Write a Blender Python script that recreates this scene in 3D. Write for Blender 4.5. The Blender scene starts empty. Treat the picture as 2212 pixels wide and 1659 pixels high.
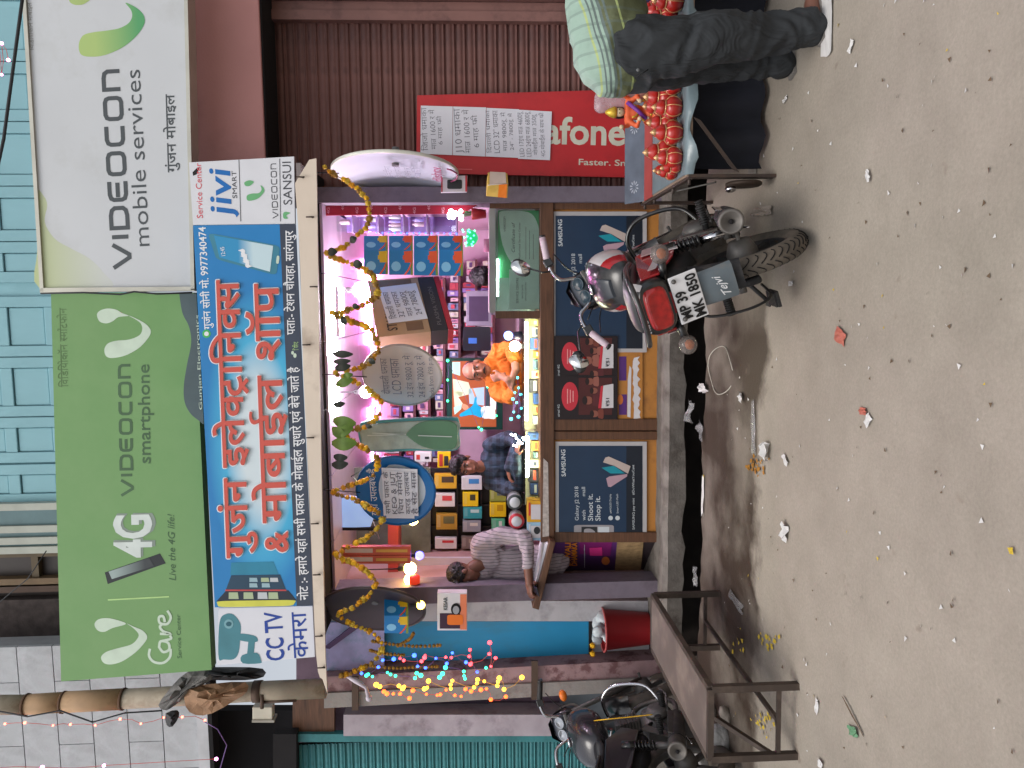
import bpy, bmesh, math, random
from mathutils import Vector, Matrix
random.seed(7)
R = math.radians
SC = bpy.context.scene
COL = SC.collection
# ------------------------------------------------------------------ camera
# the photograph is a portrait view lying on its side: world up points to picture left
FPX, CX, CY = 1661.0, 1106.0, 829.5
CAM = Vector((0, 0, 1.6))
YAW, PITCH, ROLL = R(6.0), math.atan((CX - 1025) / FPX), 0.0154
fwd = Vector((-math.sin(YAW) * math.cos(PITCH), math.cos(YAW) * math.cos(PITCH), -math.sin(PITCH)))
r0 = Vector((math.cos(YAW), math.sin(YAW), 0))
d0 = fwd.cross(r0)
dn = d0 * math.cos(ROLL) - r0 * math.sin(ROLL)
rt = r0 * math.cos(ROLL) + d0 * math.sin(ROLL)
cd = bpy.data.cameras.new('camera')
cd.sensor_fit = 'HORIZONTAL'; cd.sensor_width = 36.0; cd.lens = FPX / 2212 * 36
cd.clip_start = 0.05; cd.clip_end = 500
cam = bpy.data.objects.new('camera', cd); COL.objects.link(cam)
mw = Matrix((dn, rt, -fwd)).transposed().to_4x4(); mw.translation = CAM
cam.matrix_world = mw
SC.camera = cam
# ------------------------------------------------------------------ world, sun, exposure
SUN_EL, SUN_AZ = R(62), R(205)          # high soft light from behind the camera's left shoulder
w = bpy.data.worlds.new('World'); SC.world = w; w.use_nodes = True
nt = w.node_tree
sky = nt.nodes.new('ShaderNodeTexSky'); sky.sky_type = 'NISHITA'; sky.sun_disc = False
sky.sun_elevation = SUN_EL; sky.sun_rotation = SUN_AZ; sky.dust_density = 4.0; sky.air_density = 1.0
hs = nt.nodes.new('ShaderNodeHueSaturation'); hs.inputs['Saturation'].default_value = 0.32
nt.links.new(sky.outputs[0], hs.inputs['Color'])
bg = nt.nodes['Background']; bg.inputs['Strength'].default_value = 0.15
nt.links.new(hs.outputs[0], bg.inputs['Color'])
sl = bpy.data.lights.new('sun', 'SUN'); sl.energy = 0.75; sl.angle = R(30); sl.color = (1, .95, .88)
so = bpy.data.objects.new('sun', sl); COL.objects.link(so)
# sky rotation is measured clockwise from +Y, so the sun stands at (sin az, cos az)
sd = Vector((math.sin(SUN_AZ) * math.cos(SUN_EL), math.cos(SUN_AZ) * math.cos(SUN_EL), math.sin(SUN_EL)))
so.rotation_euler = sd.to_track_quat('Z', 'Y').to_euler(); so.location = (0, -3, 9)
SC.view_settings.view_transform = 'Standard'; SC.view_settings.look = 'None'
SC.view_settings.gamma = 1; SC.view_settings.exposure = 0.3
SC.render.engine = 'CYCLES'
SC.cycles.use_denoising = True; SC.cycles.max_bounces = 6; SC.cycles.transparent_max_bounces = 12
SC.cycles.caustics_reflective = False; SC.cycles.caustics_refractive = False
SC.cycles.sample_clamp_indirect = 4

# ------------------------------------------------------------------ helpers
def at(x, y, Y):
    """world point on the upright plane Y, from a measured spot (x, y) of the photograph at 2212x1659"""
    d = fwd * FPX + dn * (x - CX) + rt * (CY - y)
    return CAM + d * (Y / d.y)
def ground(x, y, z=0.0):
    d = fwd * FPX + dn * (x - CX) + rt * (CY - y)
    return CAM + d * ((z - CAM.z) / d.z)
def px(Y):                                   # metres per measured pixel at depth Y
    return Y / FPX

def lin(c):
    return tuple(((v / 255) / 12.92 if v / 255 <= .04045 else ((v / 255 + .055) / 1.055) ** 2.4) for v in c)
MATS = {}
def M(name, rgb, rough=.6, metal=0.0, var=.12, scale=6.0, bump=0.0, emit=0.0, ecol=None, spec=.4, alpha=1.0, trans=0.0, dirt=None, dscale=2.0, dlo=.5, dhi=.7, sample=False, coat=0, stretch=None, bscale=60):
    """procedural material: base colour with noise drift, optional dirt blotches, bump and glow"""
    if name in MATS: return MATS[name]
    m = bpy.data.materials.new(name); m.use_nodes = True; MATS[name] = m
    n = m.node_tree.nodes; l = m.node_tree.links; p = n['Principled BSDF']
    c = lin(rgb)
    tc = n.new('ShaderNodeTexCoord'); vec = tc.outputs['Object']
    if stretch:
        mp = n.new('ShaderNodeMapping'); mp.inputs['Scale'].default_value = stretch
        l.new(vec, mp.inputs[0]); vec = mp.outputs[0]
    col = None
    if var > 0:
        nz = n.new('ShaderNodeTexNoise'); nz.inputs['Scale'].default_value = scale; nz.inputs['Detail'].default_value = 5
        l.new(vec, nz.inputs['Vector'])
        rp = n.new('ShaderNodeValToRGB')
        rp.color_ramp.elements[0].position = .3; rp.color_ramp.elements[1].position = .7
        rp.color_ramp.elements[0].color = (*[v * (1 - var) for v in c], 1)
        rp.color_ramp.elements[1].color = (*[min(1, v * (1 + var)) for v in c], 1)
        l.new(nz.outputs['Fac'], rp.inputs[0]); col = rp.outputs[0]
    if dirt:
        nd = n.new('ShaderNodeTexNoise'); nd.inputs['Scale'].default_value = dscale; nd.inputs['Detail'].default_value = 8
        nd.inputs['Roughness'].default_value = .65
        l.new(vec, nd.inputs['Vector'])
        rd = n.new('ShaderNodeMapRange'); rd.inputs['From Min'].default_value = dlo; rd.inputs['From Max'].default_value = dhi
        l.new(nd.outputs['Fac'], rd.inputs['Value'])
        mx = n.new('ShaderNodeMixRGB'); mx.inputs[2].default_value = (*lin(dirt), 1)
        if col: l.new(col, mx.inputs[1])
        else: mx.inputs[1].default_value = (*c, 1)
        l.new(rd.outputs[0], mx.inputs[0]); col = mx.outputs[0]
    if col: l.new(col, p.inputs['Base Color'])
    else: p.inputs['Base Color'].default_value = (*c, 1)
    p.inputs['Roughness'].default_value = rough; p.inputs['Metallic'].default_value = metal
    p.inputs['Specular IOR Level'].default_value = spec
    if coat: p.inputs['Coat Weight'].default_value = coat; p.inputs['Coat Roughness'].default_value = .08
    if trans: p.inputs['Transmission Weight'].default_value = trans; p.inputs['IOR'].default_value = 1.2
    if alpha < 1: p.inputs['Alpha'].default_value = alpha
    if bump:
        nb = n.new('ShaderNodeTexNoise'); nb.inputs['Scale'].default_value = bscale; nb.inputs['Detail'].default_value = 6
        l.new(vec, nb.inputs['Vector'])
        bp = n.new('ShaderNodeBump'); bp.inputs['Strength'].default_value = bump; bp.inputs['Distance'].default_value = .01
        l.new(nb.outputs['Fac'], bp.inputs['Height']); l.new(bp.outputs[0], p.inputs['Normal'])
    if emit:
        p.inputs['Emission Color'].default_value = (*lin(ecol or rgb), 1); p.inputs['Emission Strength'].default_value = emit
        if not sample: m.cycles.emission_sampling = 'NONE'
    return m

WLOC = {}                                    # world position of every object's origin (none is rotated)
def _place(o, parent, loc):
    o.location = loc; WLOC[o.name] = Vector(loc)
    if parent is not None:
        o.parent = parent; o.matrix_parent_inverse = Matrix.Translation(-WLOC[parent.name])
def tag(o, label=None, cat=None, group=None, kind=None):
    if label: o['label'] = label
    if cat: o['category'] = cat
    if group: o['group'] = group
    if kind: o['kind'] = kind
    return o
def thing(name, label, cat, loc, group=None):
    o = bpy.data.objects.new(name, None); COL.objects.link(o); o.empty_display_size = .1
    _place(o, None, loc); return tag(o, label, cat, group)

class MB:
    """collects shapes into one mesh"""
    def __init__(s): s.v = []; s.f = []; s.m = []; s.sm = []
    def add(s, vs, fs, mi=0, smooth=False):
        k = len(s.v); s.v += [Vector(v) for v in vs]
        for f in fs: s.f.append([i + k for i in f]); s.m.append(mi); s.sm.append(smooth)
        return s
    def hexa(s, a, b, mi=0):                 # two quads (front, back)
        return s.add(list(a) + list(b), [(0, 1, 2, 3), (7, 6, 5, 4), (0, 4, 5, 1), (1, 5, 6, 2), (2, 6, 7, 3), (3, 7, 4, 0)], mi)
    def box(s, lo, hi, mi=0):
        (x0, y0, z0), (x1, y1, z1) = lo, hi
        return s.hexa([(x0, y0, z0), (x1, y0, z0), (x1, y0, z1), (x0, y0, z1)], [(x0, y1, z0), (x1, y1, z0), (x1, y1, z1), (x0, y1, z1)], mi)
    def obox(s, c, ax, h, mi=0):             # centre, three axes, half sizes
        c = Vector(c); a, b, d = [Vector(q).normalized() * t for q, t in zip(ax, h)]
        return s.hexa([c - a - b - d, c + a - b - d, c + a - b + d, c - a - b + d], [c - a + b - d, c + a + b - d, c + a + b + d, c - a + b + d], mi)
    def prism(s, pts, ext, mi=0):            # polygon pushed along ext
        pts = [Vector(p) for p in pts]; n = len(pts); ext = Vector(ext)
        return s.add(pts + [p + ext for p in pts], [tuple(range(n)), tuple(range(2 * n - 1, n - 1, -1))] + [(i, i + n, (i + 1) % n + n, (i + 1) % n) for i in range(n)], mi)
    def tube(s, pts, r, n=10, mi=0, cap=True, closed=False, squash=None):
        pts = [Vector(p) for p in pts]; N = len(pts)
        rs = r if isinstance(r, (list, tuple)) else [r] * N
        t0 = None; base = len(s.v); rings = []
        for i in range(N):
            if closed: t = (pts[(i + 1) % N] - pts[i - 1])
            else: t = pts[min(i + 1, N - 1)] - pts[max(i - 1, 0)]
            if t.length < 1e-9: t = Vector((0, 0, 1))
            t.normalize()
            if t0 is None:
                u = t.orthogonal().normalized()
                if abs(t.z) < .9: u = (Vector((0, 0, 1)) - t * t.z).normalized()
            else:
                u = (u - t * u.dot(t))
                u = u.normalized() if u.length > 1e-6 else t.orthogonal().normalized()
            t0 = t; w_ = t.cross(u)
            sq = squash or (1, 1)
            rings.append([pts[i] + (u * math.cos(a) * sq[0] + w_ * math.sin(a) * sq[1]) * rs[i] for a in [2 * math.pi * k / n for k in range(n)]])
        vs = [p for ring in rings for p in ring]; fs = []
        for i in range(N if closed else N - 1):
            j = (i + 1) % N
            for k in range(n): fs.append((i * n + k, i * n + (k + 1) % n, j * n + (k + 1) % n, j * n + k))
        s.add(vs, fs, mi, True)
        if cap and not closed:
            s.add(rings[0], [tuple(range(n - 1, -1, -1))], mi); s.add(rings[-1], [tuple(range(n))], mi)
        return s
    def lathe(s, prof, o, ax=(0, 0, 1), n=20, mi=0, sx=None, cap=True):
        """prof = [(radius, height)] turned round axis ax through o"""
        o = Vector(o); ax = Vector(ax).normalized(); u = ax.orthogonal().normalized()
        if abs(ax.z) > .99: u = Vector((1, 0, 0))
        w_ = ax.cross(u); vs = []; fs = []
        q = sx or (1, 1)
        for r_, h in prof:
            for k in range(n):
                a = 2 * math.pi * k / n
                vs.append(o + ax * h + (u * math.cos(a) * q[0] + w_ * math.sin(a) * q[1]) * r_)
        for i in range(len(prof) - 1):
            for k in range(n): fs.append((i * n + k, i * n + (k + 1) % n, (i + 1) * n + (k + 1) % n, (i + 1) * n + k))
        if cap:
            fs.append(tuple(range(n - 1, -1, -1))); L = (len(prof) - 1) * n; fs.append(tuple(range(L, L + n)))
        return s.add(vs, fs, mi, True)
    def ball(s, c, r, n=12, mi=0, ax=None):
        """ellipsoid; r scalar or three radii along ax (default world axes)"""
        c = Vector(c); rr = r if isinstance(r, (list, tuple)) else (r, r, r)
        A = [Vector(q).normalized() for q in (ax or ((1, 0, 0), (0, 1, 0), (0, 0, 1)))]
        m = max(4, n // 2); vs = []; fs = []
        for i in range(m + 1):
            t = math.pi * i / m
            for k in range(n):
                a = 2 * math.pi * k / n
                vs.append(c + A[0] * rr[0] * math.sin(t) * math.cos(a) + A[1] * rr[1] * math.sin(t) * math.sin(a) - A[2] * rr[2] * math.cos(t))
        for i in range(m):
            for k in range(n): fs.append((i * n + k, i * n + (k + 1) % n, (i + 1) * n + (k + 1) % n, (i + 1) * n + k))
        return s.add(vs, fs, mi, True)
    def mesh(s, name, mats, off):
        me = bpy.data.meshes.new(name)
        me.from_pydata([v - off for v in s.v], [], s.f)
        for m in (mats if isinstance(mats, (list, tuple)) else [mats]): me.materials.append(m)
        me.polygons.foreach_set('material_index', s.m); me.polygons.foreach_set('use_smooth', s.sm)
        me.validate(); me.update(); return me
    def build(s, name, mats, parent=None, label=None, cat=None, group=None, kind=None, bev=0, fix=True):
        xs = [v.x for v in s.v]; ys = [v.y for v in s.v]; zs = [v.z for v in s.v]
        off = Vector(((min(xs) + max(xs)) / 2, (min(ys) + max(ys)) / 2, min(zs)))
        me = s.mesh(name, mats, off)
        if fix:
            bm = bmesh.new(); bm.from_mesh(me)
            bmesh.ops.remove_doubles(bm, verts=bm.verts, dist=1e-5)
            bmesh.ops.recalc_face_normals(bm, faces=bm.faces); bm.to_mesh(me); bm.free()
        o = bpy.data.objects.new(name, me); COL.objects.link(o)
        _place(o, parent, off)
        if bev:
            b = o.modifiers.new('bevel', 'BEVEL'); b.width = bev; b.segments = 2; b.limit_method = 'ANGLE'; b.angle_limit = R(40)
        return tag(o, label, cat, group, kind)
    def merge(s, o): 
        for f, mi, sm in zip(o.f, o.m, o.sm): s.f.append([i + len(s.v) for i in f]); s.m.append(mi); s.sm.append(sm)
        s.v += o.v; return s

def P(pts, Y): return [at(x, y, Y) for x, y in pts]
def slab(name, pts, Y, depth, mat, parent=None, bev=0, **k):
    """a board: outline measured at depth Y, going depth metres further back"""
    return MB().prism(P(pts, Y), (0, depth, 0)).build(name, mat, parent, bev=bev, **k)
def rect(x0, y0, x1, y1): return [(x0, y1), (x1, y1), (x1, y0), (x0, y0)]
def flat(name, polys, Y, mat, parent=None, **k):
    """print on an upright surface: thin polygons"""
    mb = MB()
    for i, p in enumerate(polys): mb.add(P(p, Y - (.0002 * i if len(polys) < 8 and len(p) > 4 else 0)), [tuple(range(len(p)))])
    o = mb.build(name, mat, parent, fix=False, **k)
    bm = bmesh.new(); bm.from_mesh(o.data); bmesh.ops.triangulate(bm, faces=bm.faces); bm.to_mesh(o.data); bm.free()
    return o
def spline(pts, n=8, closed=True):
    """smooth outline through points"""
    out = []; N = len(pts)
    for i in range(N if closed else N - 1):
        g = (lambda k: pts[k % N]) if closed else (lambda k: pts[min(max(k, 0), N - 1)])
        p0, p1, p2, p3 = [Vector(g(i + d)) for d in (-1, 0, 1, 2)]
        for k in range(n):
            t = k / n
            out.append(.5 * ((2 * p1) + (p2 - p0) * t + (2 * p0 - 5 * p1 + 4 * p2 - p3) * t * t + (3 * p1 - p0 - 3 * p2 + p3) * t ** 3))
    if not closed: out.append(Vector(pts[-1]))
    return out
def sp2(pts, n=6, closed=True): return [(p.x, p.y) for p in spline([(a, b, 0) for a, b in pts], n, closed)]
def oval(cx, cy, rx, ry, n=24): return [(cx + rx * math.cos(2 * math.pi * k / n), cy + ry * math.sin(2 * math.pi * k / n)) for k in range(n)]
def ribbon(pts, w):
    """2-D stroke of width w as quads that share their mitred edges (closed when the ends meet)"""
    n = len(pts); closed = n > 3 and math.hypot(pts[0][0] - pts[-1][0], pts[0][1] - pts[-1][1]) < 1e-6
    L = []
    for i in range(n):
        p = pts[i]; a = pts[i - 1] if i > 0 else (pts[-2] if closed else None); b = pts[i + 1] if i < n - 1 else (pts[1] if closed else None)
        ds = []
        for u, v in ((a, p), (p, b)):
            if u is None or v is None: continue
            l_ = math.hypot(v[0] - u[0], v[1] - u[1]) or 1; ds.append(((v[0] - u[0]) / l_, (v[1] - u[1]) / l_))
        dx, dy = sum(d[0] for d in ds), sum(d[1] for d in ds); l_ = math.hypot(dx, dy) or 1; dx, dy = dx / l_, dy / l_
        k = w / 2 / max(.5, dx * ds[0][0] + dy * ds[0][1])
        L.append(((p[0] - dy * k, p[1] + dx * k), (p[0] + dy * k, p[1] - dx * k)))
    return [[L[i][0], L[i + 1][0], L[i + 1][1], L[i][1]] for i in range(n - 1)]
# ---- lettering
_TX = {}
def glyphs(s, offset=0.0, shear=0.0):
    """(verts2d, faces) of a line of letters, from Blender's built-in typefaces"""
    key = (s, offset, shear)
    if key in _TX: return _TX[key]
    cu = bpy.data.curves.new('lettering', 'FONT'); cu.body = s; cu.offset = offset; cu.shear = shear; cu.resolution_u = 3
    o = bpy.data.objects.new('lettering', cu); COL.objects.link(o)
    dg = bpy.context.evaluated_depsgraph_get(); ev = o.evaluated_get(dg); me = ev.to_mesh()
    vs = [(v.co.x, v.co.y) for v in me.vertices]; fs = [tuple(p.vertices) for p in me.polygons]
    ev.to_mesh_clear(); bpy.data.objects.remove(o); bpy.data.curves.remove(cu)
    par = list(range(len(vs)))
    def root(i):
        while par[i] != i: par[i] = par[par[i]]; i = par[i]
        return i
    for f in fs:
        for i in f[1:]: par[root(i)] = root(f[0])
    ids = {}
    vs = [(v[0], v[1], ids.setdefault(root(i), len(ids)) % 5) for i, v in enumerate(vs)]   # separate strokes get their own hair-thin layer
    _TX[key] = (vs, fs); return vs, fs
def deva(s, offset=0.0):
    """Devanagari line in visual order; '<' after a letter = half form (stem cut away), 'R' = subscript ra, '^' = reph, 'S' slash ra"""
    vs, fs = [], []; x = 0.0; run = ''
    def put(t, clip=None, adv=None):
        nonlocal x
        if not t: return
        if t == ' ': x += .28; return
        a, f = glyphs(t, offset)
        if not a: x += .2; return
        wd = max(p[0] for p in a)
        if clip:
            lim = wd * clip; a = [(min(p[0], lim), p[1], 5) for p in a]; wd = lim
        k = len(vs); vs.extend([(p[0] + x, p[1], p[2]) for p in a]); fs.extend([tuple(i + k for i in g) for g in f])
        x += wd - offset
    def stroke(pts, wdt):
        for q in ribbon(pts, wdt):
            k = len(vs); vs.extend([(*c, 6) for c in q]); fs.append((k, k + 1, k + 2, k + 3))
    for ch in s:
        if ch == '<':
            put(run[:-1]); put(run[-1], .62); run = ''
        elif ch in 'R^S':
            put(run); run = ''
            if ch == 'R': stroke([(x - .42, -.16), (x - .27, .0), (x - .12, -.16)], .07 + offset * 2)
            if ch == 'S': stroke([(x - .42, .06), (x - .18, .25)], .07 + offset * 2)
            if ch == '^': stroke([(x - .06, .62), (x - .02, .78), (x - .2, .84)], .06 + offset * 2)
        elif ch == ' ':
            put(run); run = ''; put(' ')
        else: run += ch
    put(run)
    return vs, fs
def fit(vs, h=None):
    x0 = min(v[0] for v in vs); x1 = max(v[0] for v in vs)
    return [((a - x0) / (x1 - x0), b) for a, b in vs]
CAPH = .73                                   # capital height of the built-in face, in em (about)
def letter(name, s, p0, p1, h, Y, mat, parent, bold=0.0, shear=0.0, dev=False, unit=None, grow=0, spread=0, copies=8):
    """a line of lettering: baseline from p0 to p1 (measured), h = height of a capital / of the head line"""
    vs, fs = (deva(s, bold + grow) if dev else glyphs(s, bold + grow, shear))
    base, _ = (deva(s, bold) if dev else glyphs(s, bold, shear))
    bx0 = min(v[0] for v in base); bx1 = max(v[0] for v in base)
    u = unit or (.62 if dev else .70)
    dx, dy = p1[0] - p0[0], p1[1] - p0[1]; L = math.hypot(dx, dy); ux, uy = dy / L * h, -dx / L * h
    mb = MB()
    for c in range(copies if spread else 1):    # thickened lettering: the same letters shifted all round, each on its own hair-thin layer
        ox = spread * math.cos(2 * math.pi * c / copies); oy = spread * math.sin(2 * math.pi * c / copies); pts = []
        for a, b, k in vs:
            t = (a - bx0) / (bx1 - bx0); q = b / u
            pts.append(at(p0[0] + dx * t + ux * q + ox, p0[1] + dy * t + uy * q + oy, Y - .00012 * k - .0009 * c))
        mb.add(pts, fs)
    return mb.build(name, mat, parent, fix=False)
def letter3(name, s, o, ex, ey, h, mat, parent, bold=0.0, shear=0.0, dev=False):
    """lettering in space: starts at o, runs along ex (full length), ey = up direction"""
    vs, fs = (deva(s, bold) if dev else glyphs(s, bold, shear))
    x0 = min(v[0] for v in vs); x1 = max(v[0] for v in vs); ex = Vector(ex); ey = Vector(ey).normalized() * h
    u = .62 if dev else .70; nr_ = ey.cross(ex).normalized(); nr_ = nr_ if nr_.y < 0 else -nr_
    return MB().add([Vector(o) + ex * ((a - x0) / (x1 - x0)) + ey * (b / u) + nr_ * .00015 * k for a, b, k in vs], fs).build(name, mat, parent, fix=False)
# ------------------------------------------------------------------ depths of the main upright planes (metres from the camera)
Y_PL, Y_CT, Y_SH, Y_BACK = 5.60, 5.86, 6.05, 8.20
Y_SIGN, Y_BAN, Y_CAN = 5.34, 5.20, 5.14
Z_PL = at(1437, 900, Y_PL).z                 # top of the shop's concrete step
Z_CEIL = at(700, 900, Y_PL).z
X_L = at(1000, 1290, 5.78).x; X_R = at(1000, 428, 5.78).x

# ------------------------------------------------------------------ ground
def road_material():
    m = bpy.data.materials.new('dusty_asphalt'); m.use_nodes = True
    n = m.node_tree.nodes; l = m.node_tree.links; p = n['Principled BSDF']
    tc = n.new('ShaderNodeTexCoord'); vec = tc.outputs['Object']
    def noise(s, d=6, r=.6):
        q = n.new('ShaderNodeTexNoise'); q.inputs['Scale'].default_value = s; q.inputs['Detail'].default_value = d; q.inputs['Roughness'].default_value = r
        l.new(vec, q.inputs['Vector']); return q.outputs['Fac']
    def ramp(f, a, b, ca, cb):
        q = n.new('ShaderNodeValToRGB'); q.color_ramp.elements[0].position = a; q.color_ramp.elements[1].position = b
        q.color_ramp.elements[0].color = (*ca, 1); q.color_ramp.elements[1].color = (*cb, 1); l.new(f, q.inputs[0]); return q.outputs[0]
    base = ramp(noise(.9, 10, .72), .34, .68, lin((138, 130, 119)), lin((161, 152, 140)))
    grit = ramp(noise(70, 5, .75), .3, .7, (.86,) * 3, (1.08,) * 3)
    mx = n.new('ShaderNodeMixRGB'); mx.blend_type = 'MULTIPLY'; mx.inputs[0].default_value = 1; l.new(base, mx.inputs[1]); l.new(grit, mx.inputs[2])
    # damp strip beside the drain: ragged band where y lies between 4.25 and 5.3 m, stronger to the left
    sx = n.new('ShaderNodeSeparateXYZ'); l.new(vec, sx.inputs[0])
    wob = n.new('ShaderNodeMath'); wob.operation = 'MULTIPLY_ADD'; wob.inputs[1].default_value = 1.1
    l.new(noise(1.1, 9, .62), wob.inputs[0]); l.new(sx.outputs['Y'], wob.inputs[2])
    lo = n.new('ShaderNodeMapRange'); lo.inputs['From Min'].default_value = 4.62; lo.inputs['From Max'].default_value = 4.76; l.new(wob.outputs[0], lo.inputs['Value'])
    xr = n.new('ShaderNodeMapRange'); xr.inputs['From Min'].default_value = .35; xr.inputs['From Max'].default_value = -.2; l.new(sx.outputs['X'], xr.inputs['Value'])
    wt = n.new('ShaderNodeMath'); wt.operation = 'MULTIPLY'; l.new(lo.outputs[0], wt.inputs[0]); l.new(xr.outputs[0], wt.inputs[1])
    blot = ramp(noise(1.6, 8, .6), .36, .55, (.5,) * 3, (1, 1, 1))
    w2 = n.new('ShaderNodeMath'); w2.operation = 'MULTIPLY'; l.new(wt.outputs[0], w2.inputs[0]); l.new(blot, w2.inputs[1])
    wet = n.new('ShaderNodeMixRGB'); wet.inputs[2].default_value = (*lin((62, 51, 43)), 1)
    l.new(w2.outputs[0], wet.inputs[0]); l.new(mx.outputs[0], wet.inputs[1])
    spot = ramp(noise(5.5, 3, .5), .70, .76, (0,) * 3, (1,) * 3)      # spat and oil stains
    st = n.new('ShaderNodeMixRGB'); st.inputs[2].default_value = (*lin((112, 96, 84)), 1)
    sm = n.new('ShaderNodeMath'); sm.operation = 'MULTIPLY'; sm.inputs[1].default_value = .6; l.new(spot, sm.inputs[0])
    l.new(sm.outputs[0], st.inputs[0]); l.new(wet.outputs[0], st.inputs[1])
    l.new(st.outputs[0], p.inputs['Base Color'])
    rr = n.new('ShaderNodeMapRange'); rr.inputs['To Min'].default_value = .9; rr.inputs['To Max'].default_value = .55; l.new(w2.outputs[0], rr.inputs['Value'])
    l.new(rr.outputs[0], p.inputs['Roughness']); p.inputs['Specular IOR Level'].default_value = .25
    bp = n.new('ShaderNodeBump'); bp.inputs['Strength'].default_value = .22; bp.inputs['Distance'].default_value = .01
    l.new(noise(38, 9, .75), bp.inputs['Height']); l.new(bp.outputs[0], p.inputs['Normal'])
    return m
Y_DR = 5.30                                   # near edge of the open drain
def road():
    nx, xs = 220, [-40 + 80 * i / 220 for i in range(221)]
    mb = MB(); vs = []
    xs = [-40, -20, -10] + [-6 + 10 * i / 160 for i in range(161)] + [8, 16, 40]
    rnd = random.Random(3); j = 0
    edge = []
    for x in xs:
        j = j * .75 + rnd.uniform(-.03, .03); edge.append(Y_DR + j)
    ys = [-40, -8, 0, 1.5, 2.5, 3.2, 3.8, 4.3, 4.8]
    for i, x in enumerate(xs):
        for y in ys + [edge[i] - .05, edge[i]]:
            vs.append((x, y, (0 if y < 4.9 else (-.012 if y == edge[i] else 0)) + (rnd.uniform(-.004, .004) if -6 < x < 4 and 0 < y < 5 else 0)))
        vs.append((x, edge[i] + .02, -.35))
    m = len(ys) + 3
    fs = [(i * m + k, (i + 1) * m + k, (i + 1) * m + k + 1, i * m + k + 1) for i in range(len(xs) - 1) for k in range(m - 1)]
    mb.add(vs, fs, 0, True)
    o = mb.build('road', road_material(), kind='structure', fix=False)
    # keep object coordinates equal to world coordinates so the damp strip lies where it is
    off = o.location.copy(); o.data.transform(Matrix.Translation(off)); o.location = (0, 0, 0); WLOC[o.name] = Vector((0, 0, 0))
    MB().box((-40, Y_DR - .2, -.5), (40, Y_SH + .05, -.3)).build('drain_bed', M('drain_mud', (48, 42, 38), .8, var=.4), kind='structure')
    MB().box((-40, 5.9, -.6), (40, 40, -.32)).build('ground', M('earth', (70, 62, 55), .9), kind='structure')
road()
conc = M('worn_concrete', (112, 106, 100), .85, var=.25, scale=9, bump=.4, dirt=(70, 62, 56), dscale=5, dlo=.48, dhi=.72)
def step():
    rnd = random.Random(11)
    xa, xb = at(1440, 1424, Y_PL).x, 6.0
    n = 70; fr = []; j = 0
    for i in range(n + 1):
        x = xa + (xb - xa) * i / n; j = j * .6 + rnd.uniform(-.012, .012)
        fr.append((x, Y_PL + j, rnd.uniform(-.006, .004)))
    vs = []
    for x, y, dz in fr: vs += [(x, y + .02, .035 + dz * 3), (x, y, Z_PL - .03), (x, y + .03, Z_PL + dz), (x, Y_SH + .1, Z_PL), ]
    fs = [(i * 4 + k, (i + 1) * 4 + k, (i + 1) * 4 + k + 1, i * 4 + k + 1) for i in range(n) for k in range(3)]
    fs.append((0, 1, 2, 3))
    MB().add(vs, fs).build('concrete_step', conc, kind='structure', fix=False)
    MB().box((xa - .02, Y_SH + .1, -.3), (6, Y_BACK + .2, Z_PL - .004)).build('shop_floor', M('floor_tile', (120, 112, 104), .5), kind='structure')
    MB().box((xa, Y_PL + .04, .05), (6, Y_SH, Z_PL - .05)).build('step_core', conc, kind='structure')
    MB().box((xa - 3, Y_SH, -.4), (6, Y_SH + .1, Z_PL - .1)).build('drain_wall', M('drain_mud', (26, 22, 20)), kind='structure')
step()

# ------------------------------------------------------------------ colours shared by the buildings
lilac = M('lilac_paint', (112, 102, 114), .75, var=.15, scale=5, dirt=(82, 72, 80), dscale=5, dlo=.45, dhi=.72)
pinkw = M('pink_plaster', (196, 142, 138), .85, var=.06, scale=2, bump=.15, dirt=(178, 126, 124), dscale=1.5)
brown = M('brown_shutter', (112, 76, 70), .55, var=.14, scale=7, dirt=(84, 58, 56), dscale=3, spec=.35)
brownf = M('brown_frame', (128, 92, 86), .6, var=.1, dirt=(92, 64, 62), dscale=5)
teal = M('teal_shutter', (56, 122, 126), .5, var=.18, scale=8, dirt=(38, 84, 88), dscale=4)
bluep = M('blue_wood', (138, 184, 194), .65, var=.08, scale=5, dirt=(116, 162, 172), dscale=3, stretch=(1, 1, .3))
dark = M('dark_void', (24, 22, 24), .9, var=.2)
white = M('white_paint', (196, 196, 200), .6, var=.05)
wood = M('brown_wood', (94, 64, 46), .5, var=.25, scale=5, stretch=(1, 1, 12), dirt=(64, 42, 30), dscale=3)
ochre = M('ochre_board', (176, 118, 54), .6, var=.12, scale=4, dirt=(140, 92, 48), dscale=4)

# ------------------------------------------------------------------ the shop's shell
sh = thing('shop_building', 'mauve painted shop front between two shutters under the blue banner', 'building', (0, Y_PL, Z_PL))
def vbox(xa, y0, xb, y1, Y, depth): return MB().prism(P(rect(xa, y0, xb, y1), Y), (0, depth, 0))
zb, zt = Z_PL, Z_CEIL
def wallbox(name, lo, hi, m, lab=None): return MB().box(lo, hi).build(name, m, sh, label=lab)
xr0, xr1 = at(1000, 437, 5.78).x, at(1000, 403, 5.78).x
wallbox('pillar', (xr0, 5.78, zb), (xr1, 6.1, zt + .25), lilac, 'lilac painted pillar beside the brown shutter')
xl0, xl1 = at(1000, 1302, 5.78).x, at(1000, 1266, 5.78).x
wallbox('pillar', (xl0, 5.78, zb), (xl1, 6.0, zt + .25), lilac, 'lilac painted pillar beside the blue door')
inner = M('inner_pink_wall', (222, 186, 208), .6, var=.08)
wallbox('side_wall', (xr0 + .02, 6.1, zb), (xr0 + .12, Y_BACK, zt), inner)
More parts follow.
